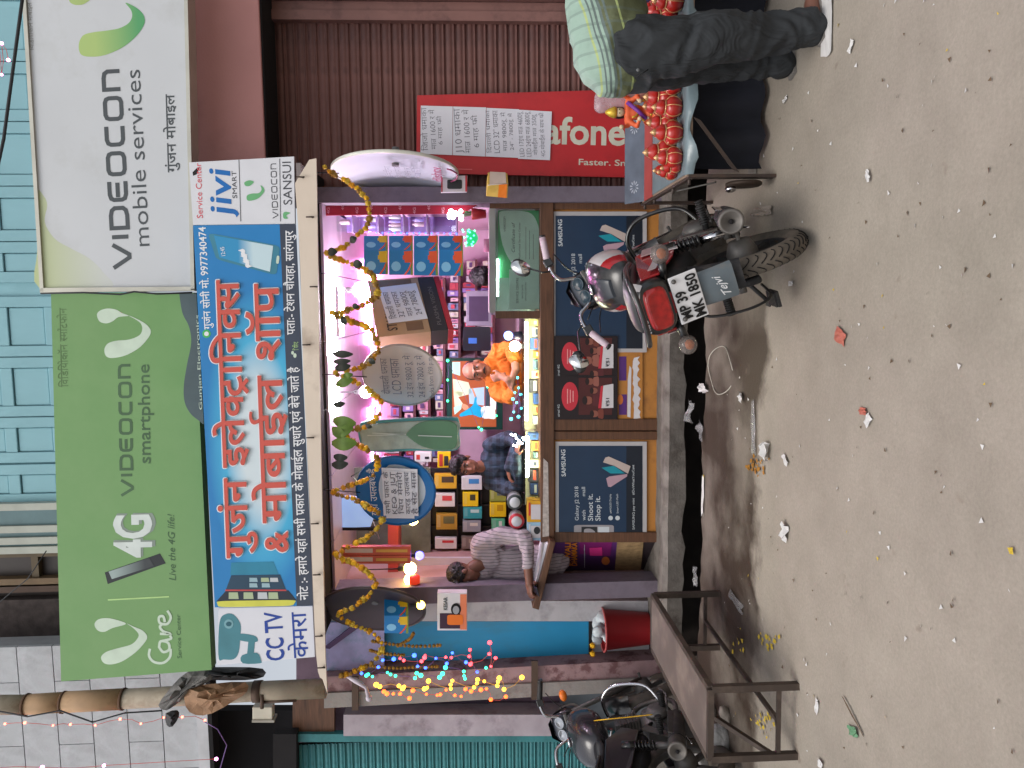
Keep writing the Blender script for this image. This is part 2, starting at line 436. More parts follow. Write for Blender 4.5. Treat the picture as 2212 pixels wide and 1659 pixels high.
wallbox('side_wall', (xl0 - .08, 6.0, zb), (xl0 + .04, Y_BACK, zt), M('inner_left_wall', (176, 140, 140), .6, var=.08))
wallbox('back_wall', (xl0, Y_BACK, zb), (xr1, Y_BACK + .1, zt), inner)
ceil_m = M('ceiling_sheet', (190, 172, 190), .35, var=.06, spec=.5)
cx0, cx1 = xl0, xr0
for i in range(6):
    for k in range(3):
        a, b = cx0 + (cx1 - cx0) * i / 6, cx0 + (cx1 - cx0) * (i + 1) / 6
        c, d = 5.8 + 2.4 * k / 3, 5.8 + 2.4 * (k + 1) / 3
        MB().box((a + .004, c + .004, zt), (b - .004, d - .004, zt + .02)).build('ceiling_panel', ceil_m, sh)
wallbox('ceiling_deck', (xl0 - .1, 5.5, zt + .03), (xr1 + .1, Y_BACK + .1, zt + .1), dark)
# awning behind the cream fascia
awn = thing('awning', 'cream flex awning edge with rusty nails hanging under the blue banner', 'awning', at(700, 900, Y_CAN))
cream = M('cream_flex', (214, 200, 184), .6, var=.04, scale=3, bump=.5, bscale=4, dirt=(176, 160, 144), dscale=2.5, dlo=.56, dhi=.75)
edge_top = [(637, 396), (648, 560), (655, 800), (668, 1060), (683, 1415), (697, 1468)]
edge_bot = [(707, 1499), (703, 1420), (700, 1300), (690, 800), (685, 450), (683, 342), (668, 345)]
slab('fascia', sp2(edge_top, 4, False) + edge_bot, Y_CAN, .02, cream, awn)
tl = at(660, 1420, Y_CAN); tr = at(650, 350, Y_CAN)
MB().prism([(tl.x, Y_CAN + .03, at(668, 900, Y_CAN).z), (tr.x, Y_CAN + .03, at(668, 900, Y_CAN).z), (tr.x, Y_SH, at(668, 900, Y_CAN).z + .05), (tl.x, Y_SH, at(668, 900, Y_CAN).z + .05)], (0, 0, .03)).build('roof_sheet', M('awning_under', (120, 112, 112), .8), awn)
nail = M('rusty_nail', (70, 58, 52), .6, .5)
for x, y in [(655, 384), (676, 470), (668, 745), (676, 945), (684, 620), (686, 1130), (690, 1240), (695, 1372), (700, 1440)]:
    p = at(x, y, Y_CAN)
    MB().tube([p + Vector((0, .0, 0)), p + Vector((.002, -.02, .01))], .004, 6).tube([p + Vector((.002, -.02, -.012)), p + Vector((.002, -.021, .04))], .005, 6).build('nail', nail, awn)

# ------------------------------------------------------------------ brown roller shutter to the right, its frame and the pink wall above
slat_cache = {}
def shutter(name, label, x0, x1, zlo, zhi, Y, pitch, mat, frame=None):
    t = thing(name, label, 'shutter', ((x0 + x1) / 2, Y, zlo))
    n = int((zhi - zlo) / pitch)
    prof = [(0, .012), (.12, .012), (.16, .0), (.24, -.006), (.32, 0), (.36, .012), (.5, .004), (.7, .0), (.88, .006), (1, .012)]
    vs = []
    for s, d in prof: vs += [(-(x1 - x0) / 2, d, s * pitch), ((x1 - x0) / 2, d, s * pitch)]
    mb = MB().add(vs, [(2 * i, 2 * i + 1, 2 * i + 3, 2 * i + 2) for i in range(len(prof) - 1)], 0, True)
    me = mb.mesh('slat', mat, Vector((0, 0, 0)))
    for i in range(n):
        o = bpy.data.objects.new('slat', me); COL.objects.link(o)
        _place(o, t, Vector(((x0 + x1) / 2, Y + random.uniform(-.002, .002), zlo + i * pitch)))
    MB().box((x0, Y + .03, zlo), (x1, Y + .04, zhi)).build('backing_sheet', dark, t)
    return t
xs0, xs1 = xr1 - .02, at(900, 40, Y_SH).x
st = shutter('roller_shutter', 'closed brown ribbed roller shutter behind the red board', xs0, xs1, Z_PL, at(575, 200, Y_SH).z + .1, Y_SH + .02, .0795, brown)
fx0, fx1 = at(900, 46, Y_SH - .03).x, at(900, -60, Y_SH - .03).x
MB().box((fx0, Y_SH - .05, Z_PL), (fx0 + .07, Y_SH + .03, zt + .6)).build('guide_rail', brownf, st)
MB().box((fx0 + .074, Y_SH - .03, Z_PL), (fx0 + .14, Y_SH + .03, zt + .6)).build('guide_rail', brownf, st)
MB().box((fx0 + .145, Y_SH - .08, Z_PL), (fx0 + .16, Y_SH + .03, zt + .6)).build('guide_rail', brownf, st)
ru = thing('upper_wall', 'plain pink plastered wall strip above the brown shutter', 'wall', at(575, 170, 5.7))
pw0, pw1 = at(500, 470, 5.7).x, 4.2
zpl = at(573, 338, 5.7).z
MB().box((pw0, 5.7, zpl), (pw1, 6.2, at(395, 200, 5.7).z + .1)).build('plaster_face', pinkw, ru, bev=.01)
MB().box((pw0, 5.72, zpl - .012), (pw1, 6.18, zpl)).build('soffit', dark, ru)  # dark sheet: the shade under the pink wall put into its colour
MB().box((fx0 + .16, Y_SH, Z_PL), (4.2, Y_SH + .1, zpl + .3)).build('side_panel', M('dark_mauve', (70, 54, 60), .8), ru)
# brown pier strip between pillar and shutter's left edge
# ------------------------------------------------------------------ upper storey of painted wood above the signs
up = thing('upper_facade', 'weathered blue painted wooden upper storey behind the sign boards', 'facade', at(130, 700, 6.7))
YU = 6.7
ua, ub = at(60, 1180, YU).x, at(60, -200, YU).x
ztop, zlow = at(-60, 700, YU).z + .3, at(300, 700, YU).z
MB().box((ua, YU + .05, zlow), (ub, YU + .2, ztop)).build('boarding', bluep, up)
def doorleaf(y0, y1, splits):
    x0, x1 = at(60, y1, YU).x, at(60, y0, YU).x
    for k in (0, 1):
        xx = x0 if k == 0 else x1 - .09
        MB().box((xx, YU + .016, zlow), (xx + .09, YU + .045, ztop)).build('stile', bluep, up, bev=.006)
    zs = [zlow] + splits + [ztop]
    for z0, z1 in zip(zs[:-1], zs[1:]):
        MB().box((x0 + .095, YU + .032, z0 + .055), (x1 - .095, YU + .049, z1 - .055)).build('door_panel', bluep, up, bev=.015)
        MB().box((x0 + .092, YU + .019, z1 - .05), (x1 - .092, YU + .047, z1 + .05)).build('rail', bluep, up, bev=.006)
zq = at(75, 700, YU).z; zq2 = at(20, 700, YU).z
for a, b in [(-180, -30), (-28, 130), (132, 260), (262, 400), (402, 520), (522, 610), (640, 770), (772, 900), (902, 1000), (1004, 1090)]:
    doorleaf(a, b, [zq - .12, zq + .28, zq2 + .32])
ygw = M('weathered_glass', (96, 124, 128), .3, var=.1)
MB().box((at(60, 1178, YU).x, YU - .02, zlow), (at(60, 1092, YU).x, YU + .04, ztop)).build('pane', ygw, up)
for y in (1092, 1140, 1165, 1185):
    x = at(60, y, YU).x; MB().box((x - .03, YU - .05, zlow), (x + .03, YU + .05, ztop)).build('mullion', M('white_wood', (176, 180, 170), .7), up)
ol = thing('old_window', 'dark weathered wooden window bay above the green sign', 'window', at(130, 1250, 6.8))
MB().box((at(60, 1345, 6.8).x, 6.85, zlow), (at(60, 1186, 6.8).x, 6.95, ztop)).build('dark_pane', M('old_glass', (52, 44, 40), .4), ol)
for y, c in ((1192, (96, 84, 66)), (1255, (120, 100, 76)), (1268, (84, 66, 56)), (1300, (70, 104, 124)), (1330, (48, 56, 60))):
    x = at(60, y, 6.8).x; MB().box((x - .035, 6.76, zlow), (x + .035, 6.86, ztop)).build('post', M('post%d' % y, c, .7, var=.2), ol)
z0 = at(75, 1200, 6.8).z; MB().box((at(60, 1262, 6.8).x, 6.79, z0 - .03), (at(60, 1190, 6.8).x, 6.85, z0 + .03)).build('transom', M('post1192', (96, 84, 66)), ol)
MB().box((at(60, 1400, 6.7).x, 6.75, zlow), (at(60, 1300, 6.7).x, 6.9, ztop)).build('stone_side', M('dark_stone', (74, 66, 64), .9, var=.3, scale=12, bump=.4), ol)
# pale wall of big tiles to the upper left
tw = thing('tiled_wall', 'pale grey tiled wall behind the utility pole', 'wall', at(425, 1560, 6.3))
tm = M('pale_tile', (184, 188, 192), .7, var=.2, scale=2.2, dirt=(146, 146, 150), dscale=3.5, dlo=.45, dhi=.75, bump=.4, bscale=16)
xt0, xt1 = at(200, 1760, 6.3).x, at(200, 1392, 6.3).x
zt0 = at(426, 1560, 6.3).z
MB().box((xt0, 6.33, zt0), (xt1, 6.5, zt0 + 2.6)).build('mortar', M('mortar', (154, 156, 160), .9), tw)
hh, ww = .287, .56
for i in range(9):
    for k in range(3):
        x0 = xt1 - (k + 1) * ww + (.25 if i % 2 else 0); x1 = min(x0 + ww, xt1)
        MB().box((x0 + .003, 6.3, zt0 + i * hh + .004), (x1 - .003, 6.34, zt0 + (i + 1) * hh - .004)).build('tile', tm, tw)
MB().box((xt0, 6.28, zt0 - .1), (xt1, 6.45, zt0 - .003)).build('lintel', M('white_lintel', (188, 190, 194), .6), tw)
MB().box((xt0, 6.25, zt0 - .14), (xt1, 6.4, zt0 - .105)).build('drip_edge', dark, tw)

# ------------------------------------------------------------------ everything left of the shop: blue door, column, teal shutter
ln = thing('left_building', 'grubby mauve wall with a white strip left of the shop', 'building', at(1400, 1450, 6.1))
def lbox(name, x0, y0, x1, y1, Y, d, m, lab=None, par=ln, bev=0):
    return MB().prism(P(rect(x0, y0, x1, y1), Y), (0, d, 0)).build(name, m, par, label=lab, bev=bev)
lbox('wall', 640, 1300, 1405, 1760, 6.35, .1, M('mauve_wall', (112, 92, 108), .8, var=.15, dirt=(70, 56, 66), dscale=3))
lbox('wall_strip', 700, 1298, 1400, 1342, 6.1, .2, M('whitewash', (176, 176, 180), .8, var=.08, dirt=(140, 138, 144), dscale=4), 'whitewashed wall strip beside the blue door')
lbox('wall_base', 1276, 1300, 1402, 1445, 6.15, .1, M('whitewash', (176, 176, 180)), 'pale base of the wall behind the red bucket')
bd = thing('blue_door', 'plain bright blue sheet door behind the coloured string lights', 'door', at(1272, 1385, 6.12))
bdm = M('blue_sheet', (36, 134, 180), .45, var=.12, scale=2.5, dirt=(64, 110, 126), dscale=2, stretch=(1, 1, .4))
slab('leaf', rect(700, 1342, 1274, 1428), 6.12, .03, bdm, bd, bev=.006)
slab('bottom_rail', rect(1272, 1342, 1279, 1428), 6.105, .04, dark, bd)
pu = thing('inner_poster_wall', 'hazy pale painted panel above the blue door', 'panel', at(790, 1390, 6.05))
slab('sheet', rect(702, 1345, 830, 1462), 6.05, .02, M('pale_violet', (150, 146, 186), .6, var=.25, scale=5, dirt=(90, 128, 140), dscale=4), pu)
slab('pipe', [(700, 1400), (712, 1402), (800, 1338), (790, 1330)], 6.0, .03, M('violet_pipe', (70, 48, 84), .6), pu)
co = thing('wall_column', 'rough square column with peeling pink paint and an iron band', 'column', at(1440, 1460, 5.95))
pe = M('peeling_pink', (150, 122, 124), .85, var=.2, scale=5, dirt=(110, 78, 80), dscale=7, dlo=.5, dhi=.6, bump=.3)
gr_ = M('rough_grey', (142, 136, 132), .85, var=.15, scale=4, dirt=(110, 98, 96), dscale=4, bump=.3)
slab('pink_face', [(700, 1498), (1448, 1462), (1452, 1424), (700, 1462)], 5.95, .25, pe, co)
slab('grey_face', [(700, 1530), (1447, 1490), (1449, 1462), (700, 1498)], 5.93, .25, gr_, co)
slab('iron_band', rect(1148, 1428, 1162, 1512), 5.9, .02, M('rust_iron', (88, 72, 62), .7, .4), co)
slab('iron_band', rect(760, 1462, 774, 1535), 5.9, .02, M('rust_iron', (88, 72, 62), .7, .4), co)
slab('foot', [(1444, 1500), (1580, 1480), (1580, 1412), (1444, 1420)], 5.9, .3, M('dirty_foot', (120, 108, 98), .9, var=.3, dirt=(70, 58, 50), dscale=4, bump=.3), co)
lbox('dark_panel', 745, 1512, 1055, 1556, 6.3, .04, M('plum_panel', (62, 50, 66), .7, var=.2))
lbox('pale_pilaster', 742, 1544, 1222, 1590, 6.12, .2, M('pale_pilaster', (166, 156, 164), .8, var=.15, dirt=(120, 108, 116), dscale=4), 'pale pilaster beside the teal shutter')
lbox('upper_void', 428, 1535, 640, 1760, 6.6, .1, dark)
lbox('wood_box', 632, 1508, 722, 1592, 6.2, .06, wood, 'small brown wooden board high on the wall')
lbox('recess', 1210, 1490, 1430, 1760, 6.3, .04, M('slate_wall', (92, 98, 104), .8, var=.15))
lbox('low_ledge', 1420, 1486, 1470, 1760, 6.0, .3, conc)
ts = shutter('teal_shutter', 'teal ribbed roller shutter behind the parked motorcycle at left', at(900, 1780, 6.2).x, at(900, 1600, 6.2).x, at(1330, 1600, 6.2).z, at(626, 1600, 6.2).z, 6.2, .062, teal)
slab('frame_rail', rect(600, 1586, 1330, 1603), 6.16, .06, teal, ts)
slab('hood', rect(590, 1586, 640, 1780), 6.1, .1, dark, ts)
# ------------------------------------------------------------------ sign boards
def grad(name, c0, c1, axis=0, lo=0.0, hi=1.0, rough=.5):
    """printed colour blend across the object's own box"""
    if name in MATS: return MATS[name]
    if lo > hi: lo, hi, c0, c1 = hi, lo, c1, c0
    m = bpy.data.materials.new(name); m.use_nodes = True; MATS[name] = m
    n = m.node_tree.nodes; l = m.node_tree.links; p = n['Principled BSDF']
    tc = n.new('ShaderNodeTexCoord'); sx = n.new('ShaderNodeSeparateXYZ'); l.new(tc.outputs['Generated'], sx.inputs[0])
    rp = n.new('ShaderNodeValToRGB'); rp.color_ramp.elements[0].position = lo; rp.color_ramp.elements[1].position = hi
    rp.color_ramp.elements[0].color = (*lin(c0), 1); rp.color_ramp.elements[1].color = (*lin(c1), 1)
    l.new(sx.outputs[axis], rp.inputs[0]); l.new(rp.outputs[0], p.inputs['Base Color']); p.inputs['Roughness'].default_value = rough
    return m
VG = {  # wide rounded capitals of the word mark, strokes in a unit box (x right, y up)
 'V': (1.0, [[(0, 1), (.42, 0), (.56, 0), (1, 1)]]),
 'I': (.12, [[(.06, 0), (.06, 1)]]),
 'D': (.95, [[(.06, .5), (.06, 1), (.6, 1), (.82, .93), (.92, .75), (.92, .25), (.82, .07), (.6, 0), (.06, 0), (.06, .5)]]),
 'E': (.85, [[(.85, 1), (.3, 1), (.12, .92), (.06, .75), (.06, .25), (.12, .08), (.3, 0), (.85, 0)], [(.17, .5), (.8, .5)]]),
 'O': (1.0, [[(.5, 1), (.76, 1), (.9, .92), (.95, .75), (.95, .25), (.9, .08), (.76, 0), (.24, 0), (.1, .08), (.05, .25), (.05, .75), (.1, .92), (.24, 1), (.5, 1)]]),
 'C': (.85, [[(.85, 1), (.28, 1), (.12, .92), (.06, .75), (.06, .25), (.12, .08), (.28, 0), (.85, 0)]]),
 'n': (.9, [[(.06, 0), (.06, 1), (.55, 1), (.75, .94), (.84, .75), (.84, 0)]]),
}
def wordmark(p0, p1, h, Y, mat, parent, th=.2):
    word = 'VIDEOCOn'; asp = 1.12; tot = sum(VG[c][0] for c in word) * asp + .3 * (len(word) - 1)
    dx, dy = p1[0] - p0[0], p1[1] - p0[1]; L = math.hypot(dx, dy); ux, uy = dy / L * h, -dx / L * h
    mb = MB(); k = 0.0
    for c in word:
        wd, strokes = VG[c]
        for s in strokes:
            for q in ribbon([(k + a * asp, th / 2 + b * (1 - th)) for a, b in s], th):
                mb.add([at(p0[0] + dx * a / tot + ux * b, p0[1] + dy * a / tot + uy * b, Y) for a, b in q], [(0, 1, 2, 3)])
        k += wd * asp + .3
    return mb.build('wordmark', mat, parent, fix=False)
def Z1(pts): return [(x * .358, y * .358) for x, y in pts]
def Z2(pts): return [(x * .358, 540 + y * .358) for x, y in pts]
def Z3(pts): return [(x * .358, 1064.8 + y * .358) for x, y in pts]
E = .0015
# white light box
ws = thing('sign_board', 'white light box sign reading mobile services with a green swoosh', 'sign', at(418, 300, Y_SIGN))
wsf = M('white_acrylic', (200, 204, 208), .4, var=.04, scale=1.5, bump=.3, bscale=1.8, dirt=(178, 180, 178), dscale=1.2, dlo=.52, dhi=.8)
slab('face', [(92, 624), (415, 621), (397, -140), (45, -140)], Y_SIGN, .12, wsf, ws)
alum = M('aluminium_edge', (190, 188, 176), .4, .5, var=.1)
for q in ([(86, 630), (94, 630), (47, -140), (39, -140)], [(412, 626), (420, 626), (402, -140), (394, -140)], [(86, 632), (420, 628), (420, 619), (86, 622)]):
    slab('edge_strip', q, Y_SIGN - .015, .14, alum, ws)
Y = Y_SIGN - E
flat('print', [sp2(Z1([(215, 1160), (265, 1185), (285, 1240), (270, 1340), (330, 1440), (430, 1500), (540, 1560), (620, 1640), (665, 1740), (240, 1740), (225, 1500)]), 4)], Y + E * .85, grad('lime_fade', (180, 192, 140), (199, 204, 200), 2, 1, .1), ws)
flat('print', [sp2(Z1([(475, 270), (490, 330), (560, 342), (640, 330), (740, 285), (820, 220), (868, 150), (870, 100), (840, 60), (790, 28), (757, 18), (790, 60), (797, 100), (775, 140), (720, 170), (640, 185), (560, 195), (500, 215)]), 5)], Y, grad('swoosh_green', (170, 196, 120), (84, 160, 104), 2, .75, .1), ws)
flat('print', [sp2(Z1([(410, -60), (418, 5), (440, 25), (470, 30), (510, 22), (560, -20), (560, -80), (470, -110)]), 5)], Y, M('drop_green', (168, 190, 120), .5), ws)
ink = M('grey_ink', (74, 80, 84), .5, var=.05)
wordmark((285, 577), (262, 150), 44, Y, ink, ws)
letter('lettering', 'mobile services', (323, 531), (302, 150), 33, Y, ink, ws, bold=-.004)
letter('lettering', 'गुंजन मोबाइल', (381, 372), (376, 203), 18, Y, ink, ws, dev=True, bold=.012)
letter('lettering', 'िविडियोकॉन मोबाइल'.replace('िविड', 'िविड'), (73, 108), (68, 5), 9, Y, M('faint_ink', (130, 130, 126), .6), ws, dev=True)
# green sign
gs = thing('sign_board', 'green sign board with white swoosh logos and smartphone lettering', 'sign', at(455, 1050, Y_SIGN))
slab('face', [(132, 1472), (457, 1447), (418, 632), (110, 632)], Y_SIGN + .02, .1, M('green_flex', (116, 156, 100), .45, var=.05, scale=1.2, bump=.35, bscale=2.2, dirt=(98, 146, 84), dscale=1.0, dlo=.4, dhi=.8), gs)
Y = Y_SIGN + .02 - E
slate = M('slate_print', (76, 92, 96), .5)
flat('print', [sp2([(387, 634), (394, 676), (408, 705), (413, 740), (404, 787), (397, 834), (399, 869), (412, 894), (430, 909), (438, 916)], 5, False) + [(440, 916), (424, 634)]], Y, slate, gs)
gink = M('green_ink', (66, 98, 66), .5); pale = M('pale_print', (196, 214, 196), .45)
wordmark((289, 1070), (284, 787), 30, Y, gink, gs)
letter('lettering', 'smartphone', (325, 1001), (322, 787), 26, Y, gink, gs, bold=.008)
letter('lettering', 'िविडियोकॉन समा^टफोन'.replace('सम', 'स<म'), (147, 836), (143, 665), 15, Y, M('faint_green_ink', (90, 122, 76), .5), gs, dev=True)
flat('print', [sp2(Z2([(630, 600), (640, 640), (680, 652), (760, 635), (840, 590), (895, 530), (910, 490), (890, 455), (850, 428), (800, 404), (775, 396), (820, 420), (850, 445), (858, 480), (840, 515), (780, 540), (700, 548), (650, 565)]), 5)], Y, pale, gs)
flat('print', [sp2(Z2([(585, 390), (600, 430), (640, 443), (680, 430), (715, 405), (775, 397), (735, 380), (700, 360), (650, 353), (605, 365)]), 5)], Y, pale, gs)
letter('lettering', 'Gunjan Electronics', (437, 885), (429, 680), 7, Y - E, pale, gs)
flat('print', [Z3([(632, 480), (965, 365), (1000, 425), (650, 550)])], Y, M('phone_dark', (40, 44, 46), .3), gs)
flat('print', [Z3([(655, 475), (900, 392), (930, 440), (675, 520)])], Y - E, grad('phone_screen', (150, 168, 166), (50, 56, 60), 2, .9, .2), gs)
letter('lettering', '4G', (331, 1202), (331, 1108), 82, Y, M('shade_print', (132, 146, 136), .5), gs, bold=.04)
letter('lettering', '4G', (326, 1204), (324, 1111), 78, Y - E, M('silver_print', (206, 216, 212), .4), gs, bold=.03)
letter('lettering', 'Live the 4G life!', (380, 1254), (376, 1110), 15, Y, gink, gs, shear=.25)
flat('print', ribbon([(233, 1296), (365, 1289)], 3), Y, M('lime_line', (176, 214, 140), .5), gs)
flat('print', [sp2(Z3([(610, 990), (625, 1025), (670, 1035), (740, 1015), (820, 960), (875, 900), (888, 865), (860, 830), (810, 808), (765, 788), (800, 812), (835, 850), (828, 880), (790, 915), (700, 940), (640, 960)]), 5)], Y, pale, gs)
flat('print', [sp2(Z3([(570, 795), (590, 830), (630, 838), (680, 815), (760, 790), (700, 765), (640, 755), (590, 765)]), 5)], Y, pale, gs)
care = [[(905, 940), (900, 985), (930, 1020), (985, 1025), (1025, 990), (1030, 940)], [(960, 930), (985, 960), (1020, 945), (1015, 905), (970, 895), (960, 930)], [(970, 895), (1030, 880), (1025, 860)], [(965, 850), (1025, 850), (985, 835), (965, 810), (975, 795)], [(995, 780), (985, 745), (960, 750), (965, 785), (1010, 790), (1030, 750), (1010, 710)]]
for i_, s_ in enumerate(care): flat('lettering', ribbon(sp2(Z3(s_), 5, False), 5.5), Y - .0004 * i_, pale, gs)
letter('lettering', 'Service Center', (392, 1422), (389, 1327), 9, Y, gink, gs)
# blue banner
bn = thing('shop_banner', 'blue and white shop banner with big red lettering and phone pictures', 'banner', at(660, 900, Y_BAN))
def banner_mat():
    m = bpy.data.materials.new('banner_print'); m.use_nodes = True
    n = m.node_tree.nodes; l = m.node_tree.links; p = n['Principled BSDF']
    tc = n.new('ShaderNodeTexCoord'); sx = n.new('ShaderNodeSeparateXYZ'); l.new(tc.outputs['Generated'], sx.inputs[0])
    def f(i, c, s):
        a = n.new('ShaderNodeMath'); a.operation = 'MULTIPLY_ADD'; a.inputs[1].default_value = s; a.inputs[2].default_value = -c * s; l.new(sx.outputs[i], a.inputs[0])
        b = n.new('ShaderNodeMath'); b.operation = 'POWER'; b.inputs[1].default_value = 2
        c_ = n.new('ShaderNodeMath'); c_.operation = 'ABSOLUTE'; l.new(a.outputs[0], c_.inputs[0]); l.new(c_.outputs[0], b.inputs[0]); return b.outputs[0]
    ad = n.new('ShaderNodeMath'); ad.operation = 'ADD'; l.new(f(0, .44, 2.5), ad.inputs[0]); l.new(f(2, .45, 1.9), ad.inputs[1])
    rp = n.new('ShaderNodeValToRGB'); e = rp.color_ramp.elements
    e[0].position = .12; e[0].color = (*lin((206, 220, 226)), 1); e[1].position = 1.0; e[1].color = (*lin((24, 122, 186)), 1)
    q = e.new(.46); q.color = (*lin((64, 170, 212)), 1)
    l.new(ad.outputs[0], rp.inputs[0]); l.new(rp.outputs[0], p.inputs['Base Color']); p.inputs['Roughness'].default_value = .35
    nb = n.new('ShaderNodeTexNoise'); nb.inputs['Scale'].default_value = 3.0; l.new(tc.outputs['Object'], nb.inputs['Vector'])
    bp = n.new('ShaderNodeBump'); bp.inputs['Strength'].default_value = .45; bp.inputs['Distance'].default_value = .02; l.new(nb.outputs['Fac'], bp.inputs['Height']); l.new(bp.outputs[0], p.inputs['Normal'])
    return m
slab('face', [(464, 1312), (675, 1308), (637, 484), (417, 487)], Y_BAN, .03, banner_mat(), bn)
Y = Y_BAN - E
slab('brand_panel', [(417, 486), (637, 483), (635, 338), (408, 351)], Y_BAN, .03, M('white_vinyl', (212, 214, 220), .35, var=.03, bump=.4, bscale=4), bn, label='white end panel of the banner with brand names')
flat('print', [[(641, 1309), (676, 1308), (638, 484), (604, 484)]], Y, M('slate_strip', (58, 66, 82), .4), bn)
red = M('sign_red', (200, 86, 74), .45, var=.04); wht = M('sign_white', (226, 228, 232), .45, var=.02)
for g_, mm, yy in ((3.0, wht, Y), (.9, red, Y - .009)):
    letter('lettering', 'गुजंन इलेक<टRािनक<स', (537, 1204), (514, 604), 46, yy, mm, bn, dev=True, bold=.008, spread=g_)
    letter('lettering', '&', (621, 1192), (620, 1148), 49, yy, mm, bn, bold=.015, spread=g_)
    letter('lettering', 'मोबाईल शॉप', (619, 1128), (600, 612), 50, yy, mm, bn, dev=True, bold=.008, spread=g_)
letter('lettering', 'गुजंन सोनी मो. 9977340474', (456, 711), (444, 490), 14, Y, wht, bn, dev=True, bold=.012)
flat('print', [oval(446, 721, 9, 9)], Y, M('messenger_green', (70, 180, 90), .4), bn)
flat('print', [oval(446, 721, 5, 5)], Y - E, wht, bn)
letter('lettering', 'नोट :- हमारे यहां सभी पSकार के मोबाईल सुधारे एवं बेचे जाते है', (666, 1296), (644, 792), 17, Y - E, wht, bn, dev=True, bold=.008)
letter('lettering', 'पताः- टेशन चौराहा, सारंगपुर', (637, 723), (633, 498), 16, Y - E, wht, bn, dev=True, bold=.008)
letter('lettering', 'िप<िरन<ट', (645, 756), (644, 738), 9, Y - E, M('lime_line', (176, 214, 140)), bn, dev=True)
flat('print', [oval(637, 768, 3.5, 5), oval(632, 762, 3, 4)], Y - E, M('pale_print', (196, 214, 196)), bn)
def rq(cs, r=.12, n=4):                       # rounded quad
    out = []
    for i in range(4):
        p, a, b = Vector(cs[i]), Vector(cs[i - 1]), Vector(cs[(i + 1) % 4])
        q0, q1 = p + (a - p) * r, p + (b - p) * r
        for k in range(n + 1):
            t = k / n; out.append(tuple((q0 * (1 - t) ** 2 + p * 2 * t * (1 - t) + q1 * t * t)))
    return out
phb = M('phone_teal', (60, 128, 150), .35)
flat('print', [rq([(449, 503), (605, 531), (597, 595), (467, 560)])], Y, phb, bn)
flat('print', [[(462, 508), (590, 531), (583, 587), (474, 556)]], Y - E, grad('phone_art', (190, 214, 222), (40, 140, 190), 2, .35, .6), bn)
flat('print', [rq([(598, 552), (604, 553), (602, 570), (596, 569)], .3)], Y - E * 2, M('pale_print', (196, 214, 196)), bn)
letter('lettering', '12:45', (487, 552), (484, 533), 9, Y - E * 2, wht, bn)
letter('print', '~~~', (545, 575), (530, 535), 22, Y - E * 2, wht, bn, bold=.1)
for cs, c in (([(1390, 495), (1395, 420), (1650, 415), (1680, 490)], (44, 130, 160)), ([(1360, 592), (1395, 497), (1690, 492), (1728, 590)], (36, 66, 88)), ([(1305, 655), (1365, 588), (1740, 588), (1790, 648)], (34, 44, 58))):
    flat('print', [Z3(cs)], Y, M('phone%d' % c[1], c, .35), bn)
flat('print', [rq(Z3([(1305, 652), (1790, 645), (1765, 682), (1318, 690)]), .2)], Y - E, M('phone_yellow', (206, 206, 84), .4), bn)
flat('print', [Z3([(1360, 583), (1726, 583), (1728, 592), (1358, 592)])], Y - E, M('phone_red', (190, 70, 70), .4), bn)
for a, b in ((1380, 600), (1470, 600), (1555, 600), (1620, 600), (1505, 512), (1575, 512), (1630, 512), (1505, 545), (1580, 545)):
    w_ = 55 if b == 600 else 45
    flat('print', [Z3([(a, b + (40 if b == 600 else 25)), (a, b), (a + w_, b), (a + w_ + 5, b + (40 if b == 600 else 25))])], Y - E, M('app%d' % (a % 3), [(170, 186, 150), (190, 196, 200), (150, 180, 190)][a % 3], .4), bn)
# brand panel lettering
rd2 = M('brand_red', (214, 84, 96), .45); bl2 = M('brand_blue', (20, 104, 178), .45); k2 = M('brand_grey', (70, 72, 78), .45)
letter('lettering', 'Service Center', (438, 471), (434, 352), 13, Y, rd2, bn)
letter('lettering', 'jivi', (500, 470), (496, 362), 48, Y, bl2, bn, bold=.012, shear=.12)
letter('lettering', 'SMART', (512, 428), (510, 369), 10, Y, k2, bn)
flat('print', ribbon([(520, 478), (516, 345)], 1.4), Y, k2, bn); flat('print', ribbon([(606, 478), (604, 343)], 1.4), Y, k2, bn)
sg = M('swoosh_small', (104, 172, 118), .45)
flat('print', [sp2(Z1([(1490, 1180), (1492, 1208), (1520, 1210), (1560, 1195), (1592, 1160), (1592, 1135), (1572, 1118), (1578, 1145), (1560, 1165), (1520, 1168)]), 4)], Y, sg, bn)
flat('print', [sp2(Z1([(1475, 1100), (1480, 1120), (1505, 1122), (1532, 1098), (1505, 1088)]), 4)], Y, sg, bn)
flat('print', [sp2(Z1([(1712, 1318), (1708, 1290), (1720, 1278), (1752, 1285), (1728, 1300), (1738, 1318)]), 4)], Y, sg, bn)
wordmark((601, 471), (597, 353), 13, Y, k2, bn, th=.14)
letter('lettering', 'SANSUI', (631, 442), (628, 349), 19, Y, k2, bn)
tear = M('torn_black', (34, 34, 36), .8)
flat('tear', [[(417, 380), (425, 376), (432, 360), (426, 362), (416, 372)]], Y, tear, bn)
